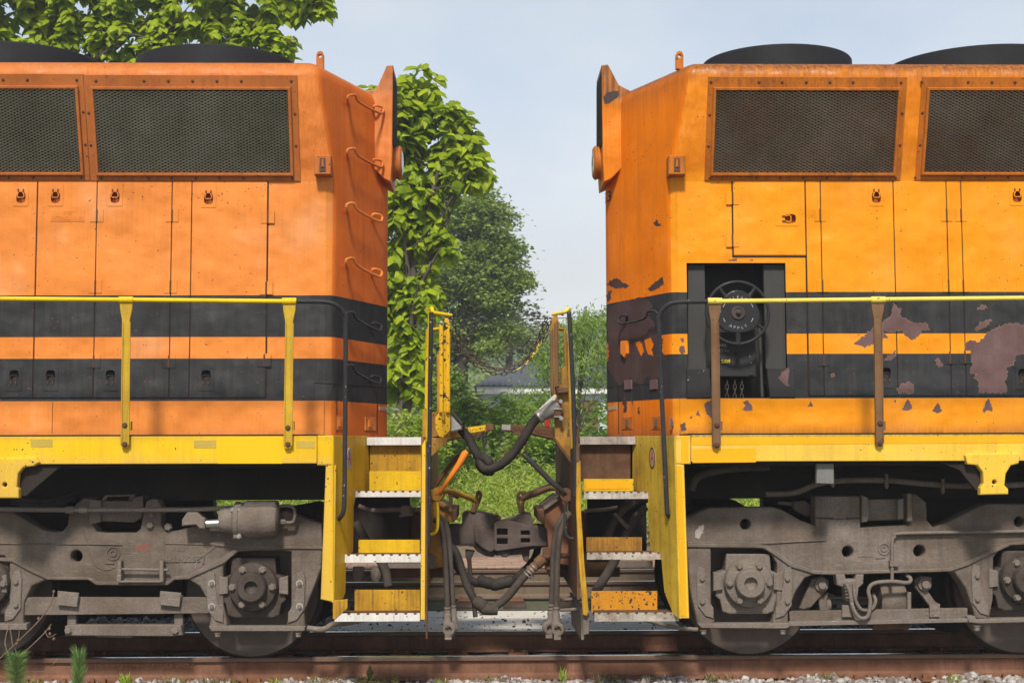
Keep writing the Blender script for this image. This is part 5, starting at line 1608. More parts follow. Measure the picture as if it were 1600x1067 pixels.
def flakes(root):
    """places where the black and orange paint has come off and the primer shows"""
    Yf = Y_HOOD - .0115
    on_side = [
        [(1334, 538), (1345, 528), (1363, 514), (1385, 500), (1394, 490), (1396, 474), (1402, 482), (1410, 482), (1402, 492), (1424, 504), (1440, 506), (1446, 504), (1452, 516), (1440, 516), (1437, 523), (1425, 531), (1414, 524), (1408, 515), (1390, 518), (1378, 516), (1388, 528), (1376, 530), (1360, 540), (1350, 542)],
        [(1381, 563), (1395, 552), (1400, 547), (1400, 556), (1392, 561)],
        [(1402, 610), (1408, 600), (1418, 597), (1428, 600), (1427, 612), (1416, 614), (1410, 612), (1404, 614)],
        [(1508, 537), (1516, 532), (1530, 535), (1540, 523), (1556, 512), (1576, 506), (1620, 510), (1620, 548), (1600, 553), (1586, 556), (1584, 568), (1572, 575), (1574, 586), (1570, 594), (1572, 613), (1530, 613), (1531, 596), (1522, 590), (1528, 585), (1516, 582), (1520, 566), (1510, 556)],
        [(1524, 515), (1532, 503), (1544, 500), (1549, 501), (1538, 511), (1527, 517)],
        [(1527, 481), (1534, 476), (1543, 481), (1534, 484)],
        [(1462, 562), (1467, 560), (1473, 571), (1466, 573)],
        [(1299, 585), (1303, 584), (1304, 588), (1300, 589)],
    ]
    for i, p in enumerate(on_side):
        fo = S('paint_flake', jag(p, seed=i, amp=1.9), Yf, .0012, M['patch'], root, 0)
        S('flake_edge', grow(jag(p, seed=i, amp=1.9), .55), Yf + .0006, .0006, M['flake_edge'], fo, 0)
    Yk = Y_HOOD - .0172
    skirt = [
        [(1410, 640), (1418, 624), (1425, 636), (1424, 639), (1417, 641)],
        [(1457, 642), (1465, 629), (1472, 641), (1466, 645)],
        [(1536, 641), (1540, 630), (1544, 623), (1550, 637), (1550, 642), (1543, 640), (1538, 645)],
        [(1263, 635), (1267, 627), (1270, 634)],
        [(1397, 626), (1400, 625), (1399, 629)],
        [(1101, 632), (1110, 625), (1118, 630), (1120, 650), (1112, 653), (1104, 645)],
        [(1161, 628), (1168, 625), (1174, 634), (1176, 641), (1166, 642), (1160, 640), (1166, 634)],
        [(1088, 648), (1091, 640), (1094, 650)], [(1063, 664), (1070, 660), (1072, 672), (1065, 674)],
        [(1047, 655), (1050, 650), (1052, 662), (1048, 672)],
        [(1078, 652), (1082, 650), (1080, 655)],
    ]
    for i, p in enumerate(skirt):
        fo = S('paint_flake', jag(p, seed=40 + i, amp=.9), Yk, .0012, M['patch'], root, 0)
        S('flake_edge', grow(jag(p, seed=40 + i, amp=.9), .5), Yk + .0006, .0006, M['flake_edge'], fo, 0)
    S('paint_flake', jag([(1216, 590), (1224, 580), (1233, 574), (1232, 592), (1231, 604), (1225, 600)], seed=71, amp=1), Y_HOOD - .0315, .0012, M['patch'], root, 0)
    Yw = Y_HOOD - .0015
    for i, p in enumerate([[(1063, 528), (1068, 527), (1069, 533), (1065, 535)], [(1062, 541), (1069, 540), (1071, 550), (1065, 553), (1061, 547)], [(1137, 406), (1152, 404), (1151, 408), (1140, 408)], [(1170, 407), (1176, 405), (1177, 408)]]):
        S('paint_flake', jag(p, seed=80 + i, amp=.6), Yw, .0012, M['patch'], root, 0)
    # on the slanted end
    Xc = U(1047, 400, Y_HOOD).x; Xa = U(943, 400, Y_MID).x
    vt = Vector((Xa - Xc, Y_MID - Y_HOOD, 0)).normalized()
    vn = vt.cross(Vector((0, 0, 1)))
    if vn.y > 0: vn = -vn
    VP = Vector((Xc, Y_HOOD, 2.0)) + vn * .0012
    fr = (VP, -vt, Vector((0, 0, 1)), -vn)
    ends = [
        [(1021, 348), (1025, 343), (1033, 350), (1031, 354), (1024, 352)],
        [(947, 443), (956, 438), (964, 434), (972, 441), (984, 446), (978, 451), (966, 450), (955, 449)],
        [(1012, 452), (1022, 442), (1036, 432), (1037, 444), (1027, 450), (1016, 455)],
        [(947, 461), (956, 452), (955, 464), (949, 471)],
        [(949, 490), (955, 478), (966, 474), (972, 470), (985, 471), (1000, 465), (1013, 469), (1019, 480), (1013, 492), (1022, 505), (1026, 518), (1036, 530), (1034, 545), (1038, 560), (1030, 572), (1033, 585), (1020, 600), (1014, 588), (1006, 592), (1000, 604), (985, 590), (976, 598), (968, 603), (958, 590), (950, 575), (951, 540)],
        [(973, 620), (976, 612), (979, 640), (974, 645)], [(985, 625), (987, 618), (989, 634)], [(996, 638), (999, 635), (999, 648), (996, 645)],
    ]
    for i, p in enumerate(ends):
        l = []
        for x, y in jag(p, seed=100 + i, amp=1.8):
            d = RP(x, y, VP, vn) - VP
            l.append((d.dot(fr[1]), d.z))
        v, f = prism(l, .001, fr, 0)
        mk('paint_flake', v, f, M['patch_end'], root)
    VP2 = VP + vn * .0006
    fr2 = (VP2, -vt, Vector((0, 0, 1)), -vn)
    for i, p in enumerate([[(993, 535), (999, 533), (1004, 538), (1006, 548), (1002, 556), (997, 548)], [(1007, 531), (1017, 527), (1021, 538), (1018, 545), (1021, 556), (1012, 553), (1009, 543)]]):
        l = []
        for x, y in jag(p, seed=160 + i, amp=1.0):
            dd_ = RP(x, y, VP2, vn) - VP2
            l.append((dd_.dot(fr2[1]), dd_.z))
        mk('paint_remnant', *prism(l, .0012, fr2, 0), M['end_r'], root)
    # bare spot on the headlight box
    S('paint_flake', jag([(943, 151), (950, 144), (966, 142), (967, 149), (958, 158), (951, 162), (944, 163)], seed=130, amp=1), Y_MID - .2715, .001, M['patch_dark'], root, 0)
    S('paint_scuff', jag([(1081, 278), (1090, 275), (1098, 278), (1088, 280)], seed=131, amp=.5), Y_HOOD - .0015, .001, M['patch_dark'], root, 0)
M['patch_dark'] = paint('bare_dark_steel', (.07, .055, .05), .7, fine=.05)
M['patch_end'] = paint('shaded_primer', (.085, .050, .046), .65, var=.3, vscale=5, streak=.4, dirt=(.045, .03, .028), fine=.1, bump=.1)  # same primer as the side, darkened to paint in the end's shade
M['flake_edge'] = paint('lifted_paint_edge', (.34, .20, .13), .7, var=.5, vscale=14, fine=.2)
flakes(right)

# ================================================================== things hanging between the machines
def chain(label, pts, sag_k, meshes, spacing=.040):
    P = spline([U(*p) for p in pts], 24)
    root = thing('safety_chain', label, 'chain', P[0], 'safety chains across the gangway')
    acc, i, n = 0.0, 0, 0
    pos = [P[0]]
    for a, b in zip(P, P[1:]):
        d = (b - a).length
        while acc + d >= spacing:
            t = (spacing - acc) / d
            a = a.lerp(b, t)
            d = (b - a).length
            pos.append(a)
            acc = 0
        acc += d
    for k, (a, b) in enumerate(zip(pos, pos[1:])):
        x = (b - a).normalized()
        q = x.to_track_quat('X', 'Z').to_matrix()
        rot = q @ Matrix.Rotation(R(90 * (k % 2) + random.uniform(-15, 15)), 3, 'X')
        me = meshes(k / len(pos))
        link('chain_link', me, root, (a + b) / 2, rot)
    return root
chain('upper rusty safety chain sagging between the two end rails', [(705, 494, 10.35), (716, 522, 10.5), (740, 555, 10.6), (768, 574, 10.65), (795, 578, 10.65), (822, 562, 10.6), (841, 532, 10.5), (850, 505, 10.4), (858, 493, 10.35)], 0, lambda t: LINK)
chain('lower safety chain with yellow painted links on its right half', [(704, 515, 10.55), (715, 540, 10.65), (738, 566, 10.75), (765, 582, 10.8), (793, 583, 10.8), (822, 568, 10.75), (843, 538, 10.65), (855, 512, 10.55), (861, 500, 10.5)], 0, lambda t: LINK_Y if .55 < t < .85 and random.random() < .6 else LINK)
chain('thin far safety chain hanging behind the other chains', [(690, 513, 12.75), (712, 540, 12.75), (745, 566, 12.75), (780, 577, 12.75), (812, 566, 12.75), (842, 540, 12.75), (864, 513, 12.75)], 0, lambda t: LINK, .042)

mu = thing('jumper_cable', 'thick black jumper cable looping between the locomotives with a cast plug', 'cable', U(765, 735, 11.2))
tube('cable', PT((720, 671, 11.25), (732, 684, 11.22), (743, 706, 11.2), (750, 718, 11.2), (752, 726, 11.14), (760, 733, 11.1), (780, 727, 11.1), (798, 712, 11.08), (815, 690, 11.06), (830, 664, 11.05), (842, 650, 11.05)), .036, M['rubber'], mu, 14, 6)
tube('cable_loop', PT((768, 736, 11.22), (760, 736, 11.26), (750, 728, 11.24), (750, 719, 11.2), (757, 716, 11.14), (763, 720, 11.1), (766, 728, 11.12)), .036, M['rubber'], mu, 12, 5)
lathe('plug', [(.045, .0), (.056, .01), (.056, .03), (.048, .035), (.058, .08), (.075, .15), (.078, .19)], U(840, 653, 11.05), U(868, 634, 11.05) - U(840, 653, 11.05), M['alu'], mu, 20)
pw = Geo()
pw.add(Sg([(842, 639), (858, 624), (866, 616.5), (869, 617), (870, 620), (866, 626), (862, 626), (843, 641)], 10.93, .03, .003))
pw.build('plug_lever', M['white'], mu)
tb = thing('tie_rope', 'short dark rope hanging from the left tread lip to the jumper cable', 'rope', U(758, 700, 11.3))
tube('rope', PT((754, 675, 11.3), (755, 690, 11.28), (757, 702, 11.2), (755, 712, 11.16), (762, 716, 11.12)), .009, M['rubber'], tb, 6, 4)
tube('rope_end', PT((759, 675, 11.3), (760, 688, 11.28), (756, 700, 11.22), (757, 712, 11.16)), .008, M['rubber'], tb, 6, 4)
wl = thing('wire_loop', 'thin curved wire hook hanging below the right tread lip', 'wire', U(815, 700, 11.3))
tube('wire', PT((818, 683, 11.3), (822, 692, 11.3), (820, 704, 11.3), (812, 712, 11.3), (801, 714, 11.3)), .008, M['brown_rust'], wl, 6, 4)
tube('wire_tail', PT((783, 697, 11.3), (793, 708, 11.3), (800, 714, 11.3)), .006, M['brown_red'], wl, 6, 3)

# ================================================================== ground and tracks
def ground_mat(name, c1, c2, c3, s1=1.5, s2=25, rough=.95, bump=.5, dist=.03):
    t = NT(name)
    p = t.pos()
    n1, n2, n3 = t.noise(p, s1, 5, .6), t.noise(p, s2, 4, .6), t.noise(p, s2 * 5, 2, .6)
    c = t.mix(t.rng(n1, .35, .65), c1, c2)
    c = t.mix(t.rng(n2, .45, .7), c, c3)
    c = t.mix(t.rng(n3, .55, .7, 0, .5), c, (.02, .018, .015))
    b = t.n('ShaderNodeBsdfPrincipled')
    b.inputs['Roughness'].default_value = rough
    t.l(c, b.inputs['Base Color'])
    bp = t.n('ShaderNodeBump')
    bp.inputs['Strength'].default_value = bump
    bp.inputs['Distance'].default_value = dist
    t.l(n2, bp.inputs['Height'])
    t.l(bp.outputs['Normal'], b.inputs['Normal'])
    t.l(b.outputs[0], t.out.inputs['Surface'])
    return t.m
M['earth'] = ground_mat('earth', (.10, .085, .05), (.07, .10, .03), (.16, .13, .09))
M['ballast'] = ground_mat('ballast_bed', (.16, .14, .12), (.10, .085, .075), (.24, .22, .20), 3, 40, bump=.8)
M['slab'] = ground_mat('pale_dusty_slab', (.70, .64, .56), (.58, .53, .46), (.74, .69, .61), 2, 14, bump=.15, dist=.01)
M['rail_rust'] = paint('rusty_rail', (.26, .125, .074), .8, var=.3, vscale=4, streak=.6, dirt=(.085, .045, .03), grime=.5, grime_scale=5, fine=.15, bump=.3)
M['rail_head'] = paint('rail_head_side', (.17, .10, .065), .5, metal=.3, var=.2, fine=.1)
M['rail_top'] = paint('polished_rail_top', (.62, .64, .68), .22, metal=.95, var=.05, fine=0, bump=0)
M['rail_grey'] = paint('grey_brown_rail', (.20, .15, .10), .75, var=.2, vscale=4, streak=.5, dirt=(.08, .055, .04), fine=.1)
M['tie'] = paint('creosoted_tie', (.10, .07, .05), .9, var=.3, vscale=4, grime=.6, grime_scale=5, dirt=(.04, .03, .025), fine=.2, bump=.5)
M['plate'] = paint('rusty_tie_plate', (.26, .115, .055), .85, var=.3, vscale=7, grime=.4, grime_scale=6, dirt=(.09, .05, .03), fine=.15, bump=.3)

def sheet(name, x0, x1, y0, y1, z, mat, kind='structure', parent=None):
    o = mk(name, [(x0, y0, z), (x1, y0, z), (x1, y1, z), (x0, y1, z)], [(0, 1, 2, 3)], mat, parent, recalc=False)
    if kind: o['kind'] = kind
    return o
sheet('ground', -2500, 2500, -600, 4000, -.55, M['earth'])

def grid_sheet(name, x0, x1, ylist, zf, dx, mat):
    xs = np.arange(x0, x1 + dx, dx)
    V = [(x, y, zf(x, y)) for y in ylist for x in xs]
    n = len(xs)
    F = [(j * n + i, j * n + i + 1, (j + 1) * n + i + 1, (j + 1) * n + i) for j in range(len(ylist) - 1) for i in range(n - 1)]
    o = mk(name, V, F, mat, None, 60, recalc=False)
    o['kind'] = 'structure'
    return o
def bz(x, y):
    w = .012 * math.sin(x * 5.1 + y * 3) + .010 * math.sin(x * 11 - y * 7)
    if y < 10.5: return -.205 - (10.5 - y) * .24 + w
    return -.195 + w
grid_sheet('ballast_bed', -14, 14, [8.6, 9.2, 9.7, 10.2, 10.5, 10.75, 11, 11.3, 11.8, 12.3, 12.8], bz, .25, M['ballast'])
grid_sheet('ballast_bed', -14, 14, [12.8, 13.4, 14.0, 14.4], lambda x, y: -.12 + .015 * math.sin(x * 6 + y), .4, M['ballast'])
grid_sheet('raised_ground', -60, 60, [14.4, 14.9, 15.5, 16.1, 16.7, 18, 20.5, 24, 30, 40, 70, 130], lambda x, y: (-.03 if y < 14.5 else 0.0) + max(0, (y - 22)) * .012, 2, M['earth'])

RAIL = [(-.07, -.172), (.07, -.172), (.07, -.160), (.022, -.145), (.010, -.128), (.010, -.046), (.020, -.037), (.036, -.032), (.036, -.008), (.028, -.001), (.0, 0.0015), (-.028, -.001), (-.036, -.008), (-.036, -.032), (-.020, -.037), (-.010, -.046), (-.010, -.128), (-.022, -.145), (-.07, -.160)]
def rail(Y, z, x0, x1, parent, mat):
    n = len(RAIL)
    V = [(x, Y + a, z + b) for x in (x0, x1) for a, b in RAIL]
    F = [(i, (i + 1) % n, n + (i + 1) % n, n + i) for i in range(n)]
    o = mk('rail', V, F, mat, parent, 30)
    o.data.materials.append(M['rail_head'])
    o.data.materials.append(M['rail_top'])
    for i, p in enumerate(o.data.polygons):
        if i in (9, 10): p.material_index = 2
        elif i in (7, 8, 11, 12): p.material_index = 1
    return o

def track(label, Yc, z, x0, x1, mat, tie0, n, anchors):
    root = thing('railway_track', label, 'track', ((x0 + x1) / 2, Yc, z), 'railway tracks')
    for yy in (Yc - .753, Yc + .753): rail(yy, z, x0, x1, root, mat)
    tieg = mesh_of('tie', *prism([(-.115, -.15), (.115, -.15), (.115, 0), (-.115, 0)], 2.6, XZ(-1.3), .012), M['tie'])
    pg = Geo()
    pg.add(prism([(-.09, 0), (.09, 0), (.085, .018), (-.085, .018)], .36, XZ(-.18), .004))
    for sx in (-.05, .05):
        for sy in (-.10, .09):
            pg.add(boxg(sx - .012, sx + .012, sy - .02, sy + .02, .015, .045))
    plm = pg.mesh('tie_plate', M['plate'])
    an = Geo()
    an.add(boxg(-.012, .012, -.085, .085, -.015, .0)).add(boxg(-.012, .012, -.095, -.07, -.03, .028))
    anm = an.mesh('rail_anchor', M['plate'])
    for k in range(n):
        x = tie0 + k * .515 + random.uniform(-.02, .02)
        rot = Matrix.Rotation(random.uniform(-.02, .02), 3, 'Z')
        link('tie', tieg, root, (x, Yc, z - .192), rot)
        for yy in (Yc - .753, Yc + .753):
            link('tie_plate', plm, root, (x, yy, z - .1905), rot)
            if anchors and yy < Yc:
                for s in (-1, 1): link('rail_anchor', anm, root, (x + s * .14, yy, z - .172))
    return root
TR1 = track('near rusty railway track carrying the two locomotives', Y_MID, 0, -13, 13, M['rail_rust'], -5.9, 24, True)
track('second railway track with shiny rail top behind the pale slab', 15.75, .2, -30, 30, M['rail_grey'], -5.9, 24, False)
# chalked date on the near rail web
cr = Geo().add(textg('NW01 4-27 00 #82', .095, U(226, 1038.5, 10.985), (1, 0, .01), (0, 0, 1), 'CENTER'))
cr.build('chalk_marking', paint('rail_chalk', (.36, .17, .075), .9, fine=.2), TR1)

# crossing slab with its joint
slab_root = thing('concrete_slab', 'pale dusty crossing slab between the two tracks', 'slab', (0, 13.4, -.1))
box('slab_panel', -1.45, 1.75, 12.62, 13.79, -.25, -.035, M['slab'], slab_root, .01)
box('slab_panel', -1.45, 1.75, 13.81, 14.33, -.25, -.03, M['slab'], slab_root, .01)

# loose stones
def rock_field(name, n, xr, yr, zf, smin, smax, mat, cond=None):
    ico = bmesh.new()
    bmesh.ops.create_icosphere(ico, subdivisions=1, radius=1)
    bv = np.array([v.co[:] for v in ico.verts]); bf = np.array([[v.index for v in f.verts] for f in ico.faces]); ico.free()
    X = RNG.uniform(xr[0], xr[1], n); Yv = RNG.uniform(yr[0], yr[1], n)
    keep = np.ones(n, bool) if cond is None else cond(X, Yv)
    X, Yv = X[keep], Yv[keep]; n = len(X)
    s = RNG.uniform(smin, smax, n) * RNG.choice([.6, 1, 1, 1.35], n)
    V = np.repeat(bv[None], n, 0) * (1 + RNG.uniform(-.32, .32, (n, len(bv), 1)))
    V *= RNG.uniform(.6, 1.2, (n, 1, 3))
    a = RNG.uniform(0, 6.28, (n, 3))
    def rot(V, t, i, j):
        c, sn = np.cos(t)[:, None], np.sin(t)[:, None]
        A, B = V[:, :, i].copy(), V[:, :, j].copy()
        V[:, :, i] = A * c - B * sn; V[:, :, j] = A * sn + B * c
    rot(V, a[:, 0], 0, 1); rot(V, a[:, 1], 1, 2)
    V *= s[:, None, None]
    Z = np.array([zf(x, y) for x, y in zip(X, Yv)]) + s * RNG.uniform(.1, .6, n)
    V += np.stack([X, Yv, Z], 1)[:, None, :]
    F = (bf[None] + (np.arange(n) * len(bv))[:, None, None]).reshape(-1, 3)
    o = bulk(name, V.reshape(-1, 3), F, mat, None, np.repeat(RNG.random(n), len(bf)))
    tag(o, None, None, None, 'stuff')
    return o
def stone_mat(name, lo, mid, hi):
    t = NT(name)
    a = t.n('ShaderNodeAttribute', attribute_name='rnd')
    c = t.mix(t.rng(a.outputs['Fac'], 0, .5), lo, mid)
    c = t.mix(t.rng(a.outputs['Fac'], .5, 1), c, hi)
    n = t.noise(t.pos(), 60, 3)
    c = t.mix(t.rng(n, .4, .8, 0, .4), c, (.12, .09, .07))
    b = t.n('ShaderNodeBsdfPrincipled')
    b.inputs['Roughness'].default_value = .9
    t.l(c, b.inputs['Base Color'])
    t.l(b.outputs[0], t.out.inputs['Surface'])
    return t.m
M['stone'] = stone_mat('ballast_stone', (.13, .095, .075), (.32, .28, .25), (.54, .51, .48))
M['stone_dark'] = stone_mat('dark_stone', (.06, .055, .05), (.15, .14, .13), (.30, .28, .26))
st = rock_field('ballast_stones', 9000, (-5.2, 5.4), (10.28, 10.93), bz, .014, .030, M['stone'])
tag(st, 'pale grey and brown ballast stones along the near rail', 'ballast')
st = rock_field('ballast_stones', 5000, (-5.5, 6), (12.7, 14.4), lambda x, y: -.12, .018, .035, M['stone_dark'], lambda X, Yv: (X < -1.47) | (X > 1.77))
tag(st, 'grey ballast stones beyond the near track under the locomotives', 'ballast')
st = rock_field('slab_debris', 260, (-1.4, 1.7), (12.65, 14.3), lambda x, y: -.037, .005, .016, M['debris'] if 'debris' in M else stone_mat('debris_stone', (.03, .028, .025), (.08, .07, .06), (.2, .18, .16)))
tag(st, 'dark cinders and pebbles scattered on the pale slab', 'debris')

# brick paving strip beyond the second track
M['brick'] = None
def brick_mat():
    t = NT('paving_brick')
    a = t.n('ShaderNodeObjectInfo')
    c = t.mix(a.outputs['Random'], (.30, .17, .115), (.46, .30, .21))
    n = t.noise(t.pos(), 30, 3)
    c = t.mix(t.rng(n, .4, .75, 0, .5), c, (.22, .17, .13))
    b = t.n('ShaderNodeBsdfPrincipled')
    b.inputs['Roughness'].default_value = .9
    t.l(c, b.inputs['Base Color'])
    t.l(b.outputs[0], t.out.inputs['Surface'])
    return t.m
M['brick'] = brick_mat()
M['mulch'] = ground_mat('dry_mulch', (.24, .17, .11), (.30, .23, .15), (.16, .11, .07), 4, 30, bump=.9, dist=.05)
pv = sheet('brick_path', -20, 20, 16.85, 18.55, .185, M['earth_joint'] if 'earth_joint' in M else ground_mat('joint_sand', (.10, .075, .055), (.13, .10, .075), (.08, .06, .05)))
bm_ = mesh_of('brick', *prism([(-.096, -.05), (.096, -.05), (.096, 0), (-.096, 0)], .10, XZ(-.05), .004), M['brick'])
cnt = 0
for j in range(15):
    for i in range(19):
        x = -1.75 + i * .205 + (j % 2) * .1
        y = 16.93 + j * .108
        vert = ((i // 2 + j // 2) % 3 == 0)
        link('brick', bm_, pv, (x, y, .2 + random.uniform(-.004, .006)), Matrix.Rotation(random.uniform(-.03, .03), 3, 'Z'))
sheet('mulch_bed', -20, 20, 18.56, 21.5, .195, M['mulch'])

# ================================================================== vegetation
HEART_V = np.array([(0, 0, 0), (.33, 0, .03), (.68, 0, .0), (1, 0, -.22), (-.08, .26, -.06), (.27, .42, -.14), (.63, .27, -.15), (-.08, -.26, -.06), (.27, -.42, -.14), (.63, -.27, -.15)], float)
HEART_F = np.array([(0, 5, 4), (0, 1, 5), (1, 6, 5), (1, 2, 6), (2, 3, 6), (0, 7, 8), (0, 8, 1), (1, 8, 9), (1, 9, 2), (2, 9, 3)])
OVAL_V = np.array([(0, 0, 0), (.5, .30, .05), (1, 0, -.05), (.5, -.30, .05)], float)
OVAL_F = np.array([(0, 2, 1), (0, 3, 2)])
LANCE_V = np.array([(0, 0, 0), (.35, .11, .03), (1, 0, -.12), (.35, -.11, .03)], float)
LANCE_F = OVAL_F

def leaf_frames(u, up_bias):
    """rotation matrices with x along u and z as near as possible to up_bias"""
    u = u / np.linalg.norm(u, axis=1, keepdims=True)
    w = up_bias - (up_bias * u).sum(1, keepdims=True) * u
    w /= np.maximum(np.linalg.norm(w, axis=1, keepdims=True), 1e-6)
    v = np.cross(w, u)
    return np.stack([u, v, w], 2)

def leaves_mesh(name, pos, Rm, size, tv, tf, mat, parent, rnd):
    sc = np.ones((len(pos), 3)); sc[:, 1] = RNG.uniform(.75, 1.2, len(pos)); sc[:, 2] = RNG.uniform(.1, 2.2, len(pos))
    V = np.einsum('nij,nkj->nki', Rm, tv[None] * sc[:, None, :]) * size[:, None, None] + pos[:, None, :]
    F = (tf[None] + (np.arange(len(pos)) * len(tv))[:, None, None]).reshape(-1, 3)
    return bulk(name, V.reshape(-1, 3), F, mat, parent, np.repeat(rnd, len(tf)))

def blob_points(blobs, Y, n_of, depth=1.0, shell=.55):
    """points in lumps of crown; blobs: (px,py,rx,ry) surveyed at depth Y"""
    out, outd = [], []
    k = Y / FPX
    for b in blobs:
        px, py, rx, ry = b[:4]
        dy = b[4] if len(b) > 4 else 0
        c = U(px, py, Y + dy)
        n = int(n_of(rx * k, ry * k))
        d = RNG.normal(size=(n, 3)); d /= np.linalg.norm(d, axis=1, keepdims=True)
        r = shell + (1 - shell) * RNG.random(n) ** .6
        out.append(np.array(c) + d * r[:, None] * np.array([rx * k, max(rx, ry) * k * depth, ry * k]))
        outd.append(d)
    return np.concatenate(out), np.concatenate(outd)

def branches(name, base, tips, r0, mat, parent, seed=0, fork=.45):
    """limbs from points on the trunk to the crown lumps"""
    rg = random.Random(seed)
    g = Geo()
    for t, h in tips:
        a = Vector(h); b = Vector(t)
        m = a.lerp(b, .5) + Vector((rg.uniform(-.15, .15), rg.uniform(-.15, .15), rg.uniform(0, .3))) * (b - a).length * .3
        P = spline([a, m, b], 5)
        g.add(tubeg(P, [r0 * (1 - .85 * i / (len(P) - 1)) for i in range(len(P))], 6))
        for q in range(3):
            s = P[3 + q * 2]
            e = s + Vector((rg.uniform(-1, 1), rg.uniform(-1, 1), rg.uniform(-.2, .8))) * (b - a).length * .28
            g.add(tubeg([s, s.lerp(e, .5) + Vector((0, 0, .05)), e], [r0 * .35, r0 * .25, r0 * .08], 5))
    return g.build(name, mat, parent, 60)

M['bark'] = paint('grey_bark', (.15, .125, .10), .95, var=.35, vscale=5, streak=.6, dirt=(.05, .04, .03), fine=.2, bump=.6)
M['bark_dark'] = paint('dark_bark', (.075, .06, .05), .95, var=.3, vscale=4, fine=.2, bump=.5)

def big_leaf_tree(label, Y, blobs, trunk, tips, vis, seed):
    root = thing('catalpa_tree', label, 'tree', Vector((trunk[0].x, trunk[0].y, trunk[0].z)), 'broad-leaved trees behind the left locomotive')
    P = spline(trunk, 5)
    tube('trunk', P, [.14 - .11 * i / (len(P) - 1) for i in range(len(P))], M['bark'], root, 10)
    branches('limb', trunk[0], tips, .055, M['bark'], root, seed)
    cp, cd = blob_points(blobs, Y, lambda a, b: 26 * (a * b * 4) ** 1.0 + 4, .9, .45)
    n = len(cp)
    per = 15
    az = (RNG.random((n, per)) * 6.283).ravel()
    el = RNG.uniform(-1.5, -.05, n * per)
    u = np.stack([np.cos(az), np.sin(az), el], 1)
    u += np.repeat(cd, per, 0) * .35
    base = np.repeat(cp, per, 0) + np.stack([np.cos(az), np.sin(az), 0 * az], 1) * RNG.uniform(.02, .13, (n * per, 1)) + np.array([0, 0, 1]) * RNG.uniform(-.10, .12, (n * per, 1))
    up = np.array([0, -.25, .7]) + np.stack([np.cos(az), np.sin(az), 0 * az], 1) * 1.0 + RNG.normal(size=(n * per, 3)) * .3
    Rm = leaf_frames(u, up)
    size = RNG.uniform(.11, .23, n * per)
    rnd = np.clip(np.repeat(RNG.random(n), per) * .5 + RNG.random(n * per) * .5, 0, 1)
    # the leaves that show largest are separate pieces
    cen = base + Rm[:, :, 0] * (size * .5)[:, None]
    ok = []
    for i, p in enumerate(cen):
        x, y = proj(p)
        if vis(x, y): ok.append((p[1] - size[i] * 3, i))
    ok.sort()
    pick = [i for _, i in ok[:300]]
    mask = np.ones(n * per, bool); mask[pick] = False
    rest = leaves_mesh('foliage', base[mask], Rm[mask], size[mask], HEART_V, HEART_F, M['catalpa'], root, rnd[mask])
    rest['kind'] = 'stuff'
    me = LEAF_ME
    for i in pick:
        o = bpy.data.objects.new('leaf', me)
        C.objects.link(o)
        sv = np.array([1, random.uniform(.75, 1.2), random.uniform(.1, 2.2)])
        m = Matrix([[*(Rm[i][r] * size[i] * sv), base[i][r]] for r in range(3)] + [[0, 0, 0, 1]])
        o.parent = root
        o.matrix_parent_inverse = WM[root.name].inverted()
        o.matrix_basis = m
    return root

CLO, CHI = (.19, .28, .010), (.48, .57, .02)
M['catalpa'] = leafmat('broad_leaf', CLO, CHI, .45, .45)
M['catalpa_obj'] = leafmat('broad_leaf_single', CLO, CHI, .45, .45, 'obj')
LEAF_ME = mesh_of('leaf', HEART_V.tolist(), [tuple(f) for f in HEART_F], M['catalpa_obj'], None, False)

YA = 21.5
bl = [(652, 138, 32, 30), (632, 175, 40, 45), (690, 190, 38, 34), (716, 215, 36, 30), (650, 240, 45, 40), (700, 262, 34, 28), (740, 262, 30, 28), (718, 288, 34, 22), (655, 300, 34, 36), (622, 330, 36, 50), (668, 345, 20, 18), (690, 385, 30, 20), (640, 385, 34, 26), (640, 440, 42, 32), (660, 470, 26, 20), (625, 500, 34, 34), (650, 545, 24, 26), (622, 590, 34, 30), (655, 600, 16, 20),
      (560, 250, 70, 120, .5), (540, 450, 70, 120, .5), (480, 250, 60, 150, .8)]
tk = [U(618, 700, YA), U(626, 660, YA), U(636, 610, YA), U(641, 560, YA), U(643, 480, YA), U(645, 400, YA), U(649, 300, YA), U(651, 200, YA)]
tips = [(U(735, 262, YA - .3), tk[4]), (U(700, 210, YA - .2), tk[5]), (U(690, 385, YA - .4), tk[4]), (U(650, 150, YA), tk[6]), (U(560, 250, YA), tk[5]), (U(655, 440, YA - .5), tk[3]), (U(625, 590, YA - .6), tk[2]), (U(625, 330, YA - .4), tk[4]), (U(720, 290, YA), tk[4])]
big_leaf_tree('bright green broad-leaved tree beside the left locomotive end, leaning grey trunk', YA, bl, tk, tips, lambda x, y: 612 < x < 800 and 90 < y < 690, 1)
YB_ = 23.5
bl = [(20, 20, 60, 50), (90, 55, 40, 40), (130, 0, 60, 50), (175, 60, 45, 36), (215, 10, 50, 46), (260, 50, 40, 36), (310, 5, 60, 45), (345, 58, 45, 32), (400, 20, 46, 40), (430, 75, 34, 28), (465, 5, 36, 26), (495, 8, 20, 16), (385, 85, 50, 24), (240, 88, 60, 24), (60, 95, 80, 30), (-60, 40, 70, 70), (80, -70, 110, 60), (300, -80, 130, 60), (440, -60, 60, 50), (200, 220, 180, 110, .8)]
tk = [U(120, 690, YB_), U(125, 560, YB_), U(135, 400, YB_), U(130, 250, YB_), U(118, 120, YB_), U(112, 20, YB_), U(120, -80, YB_)]
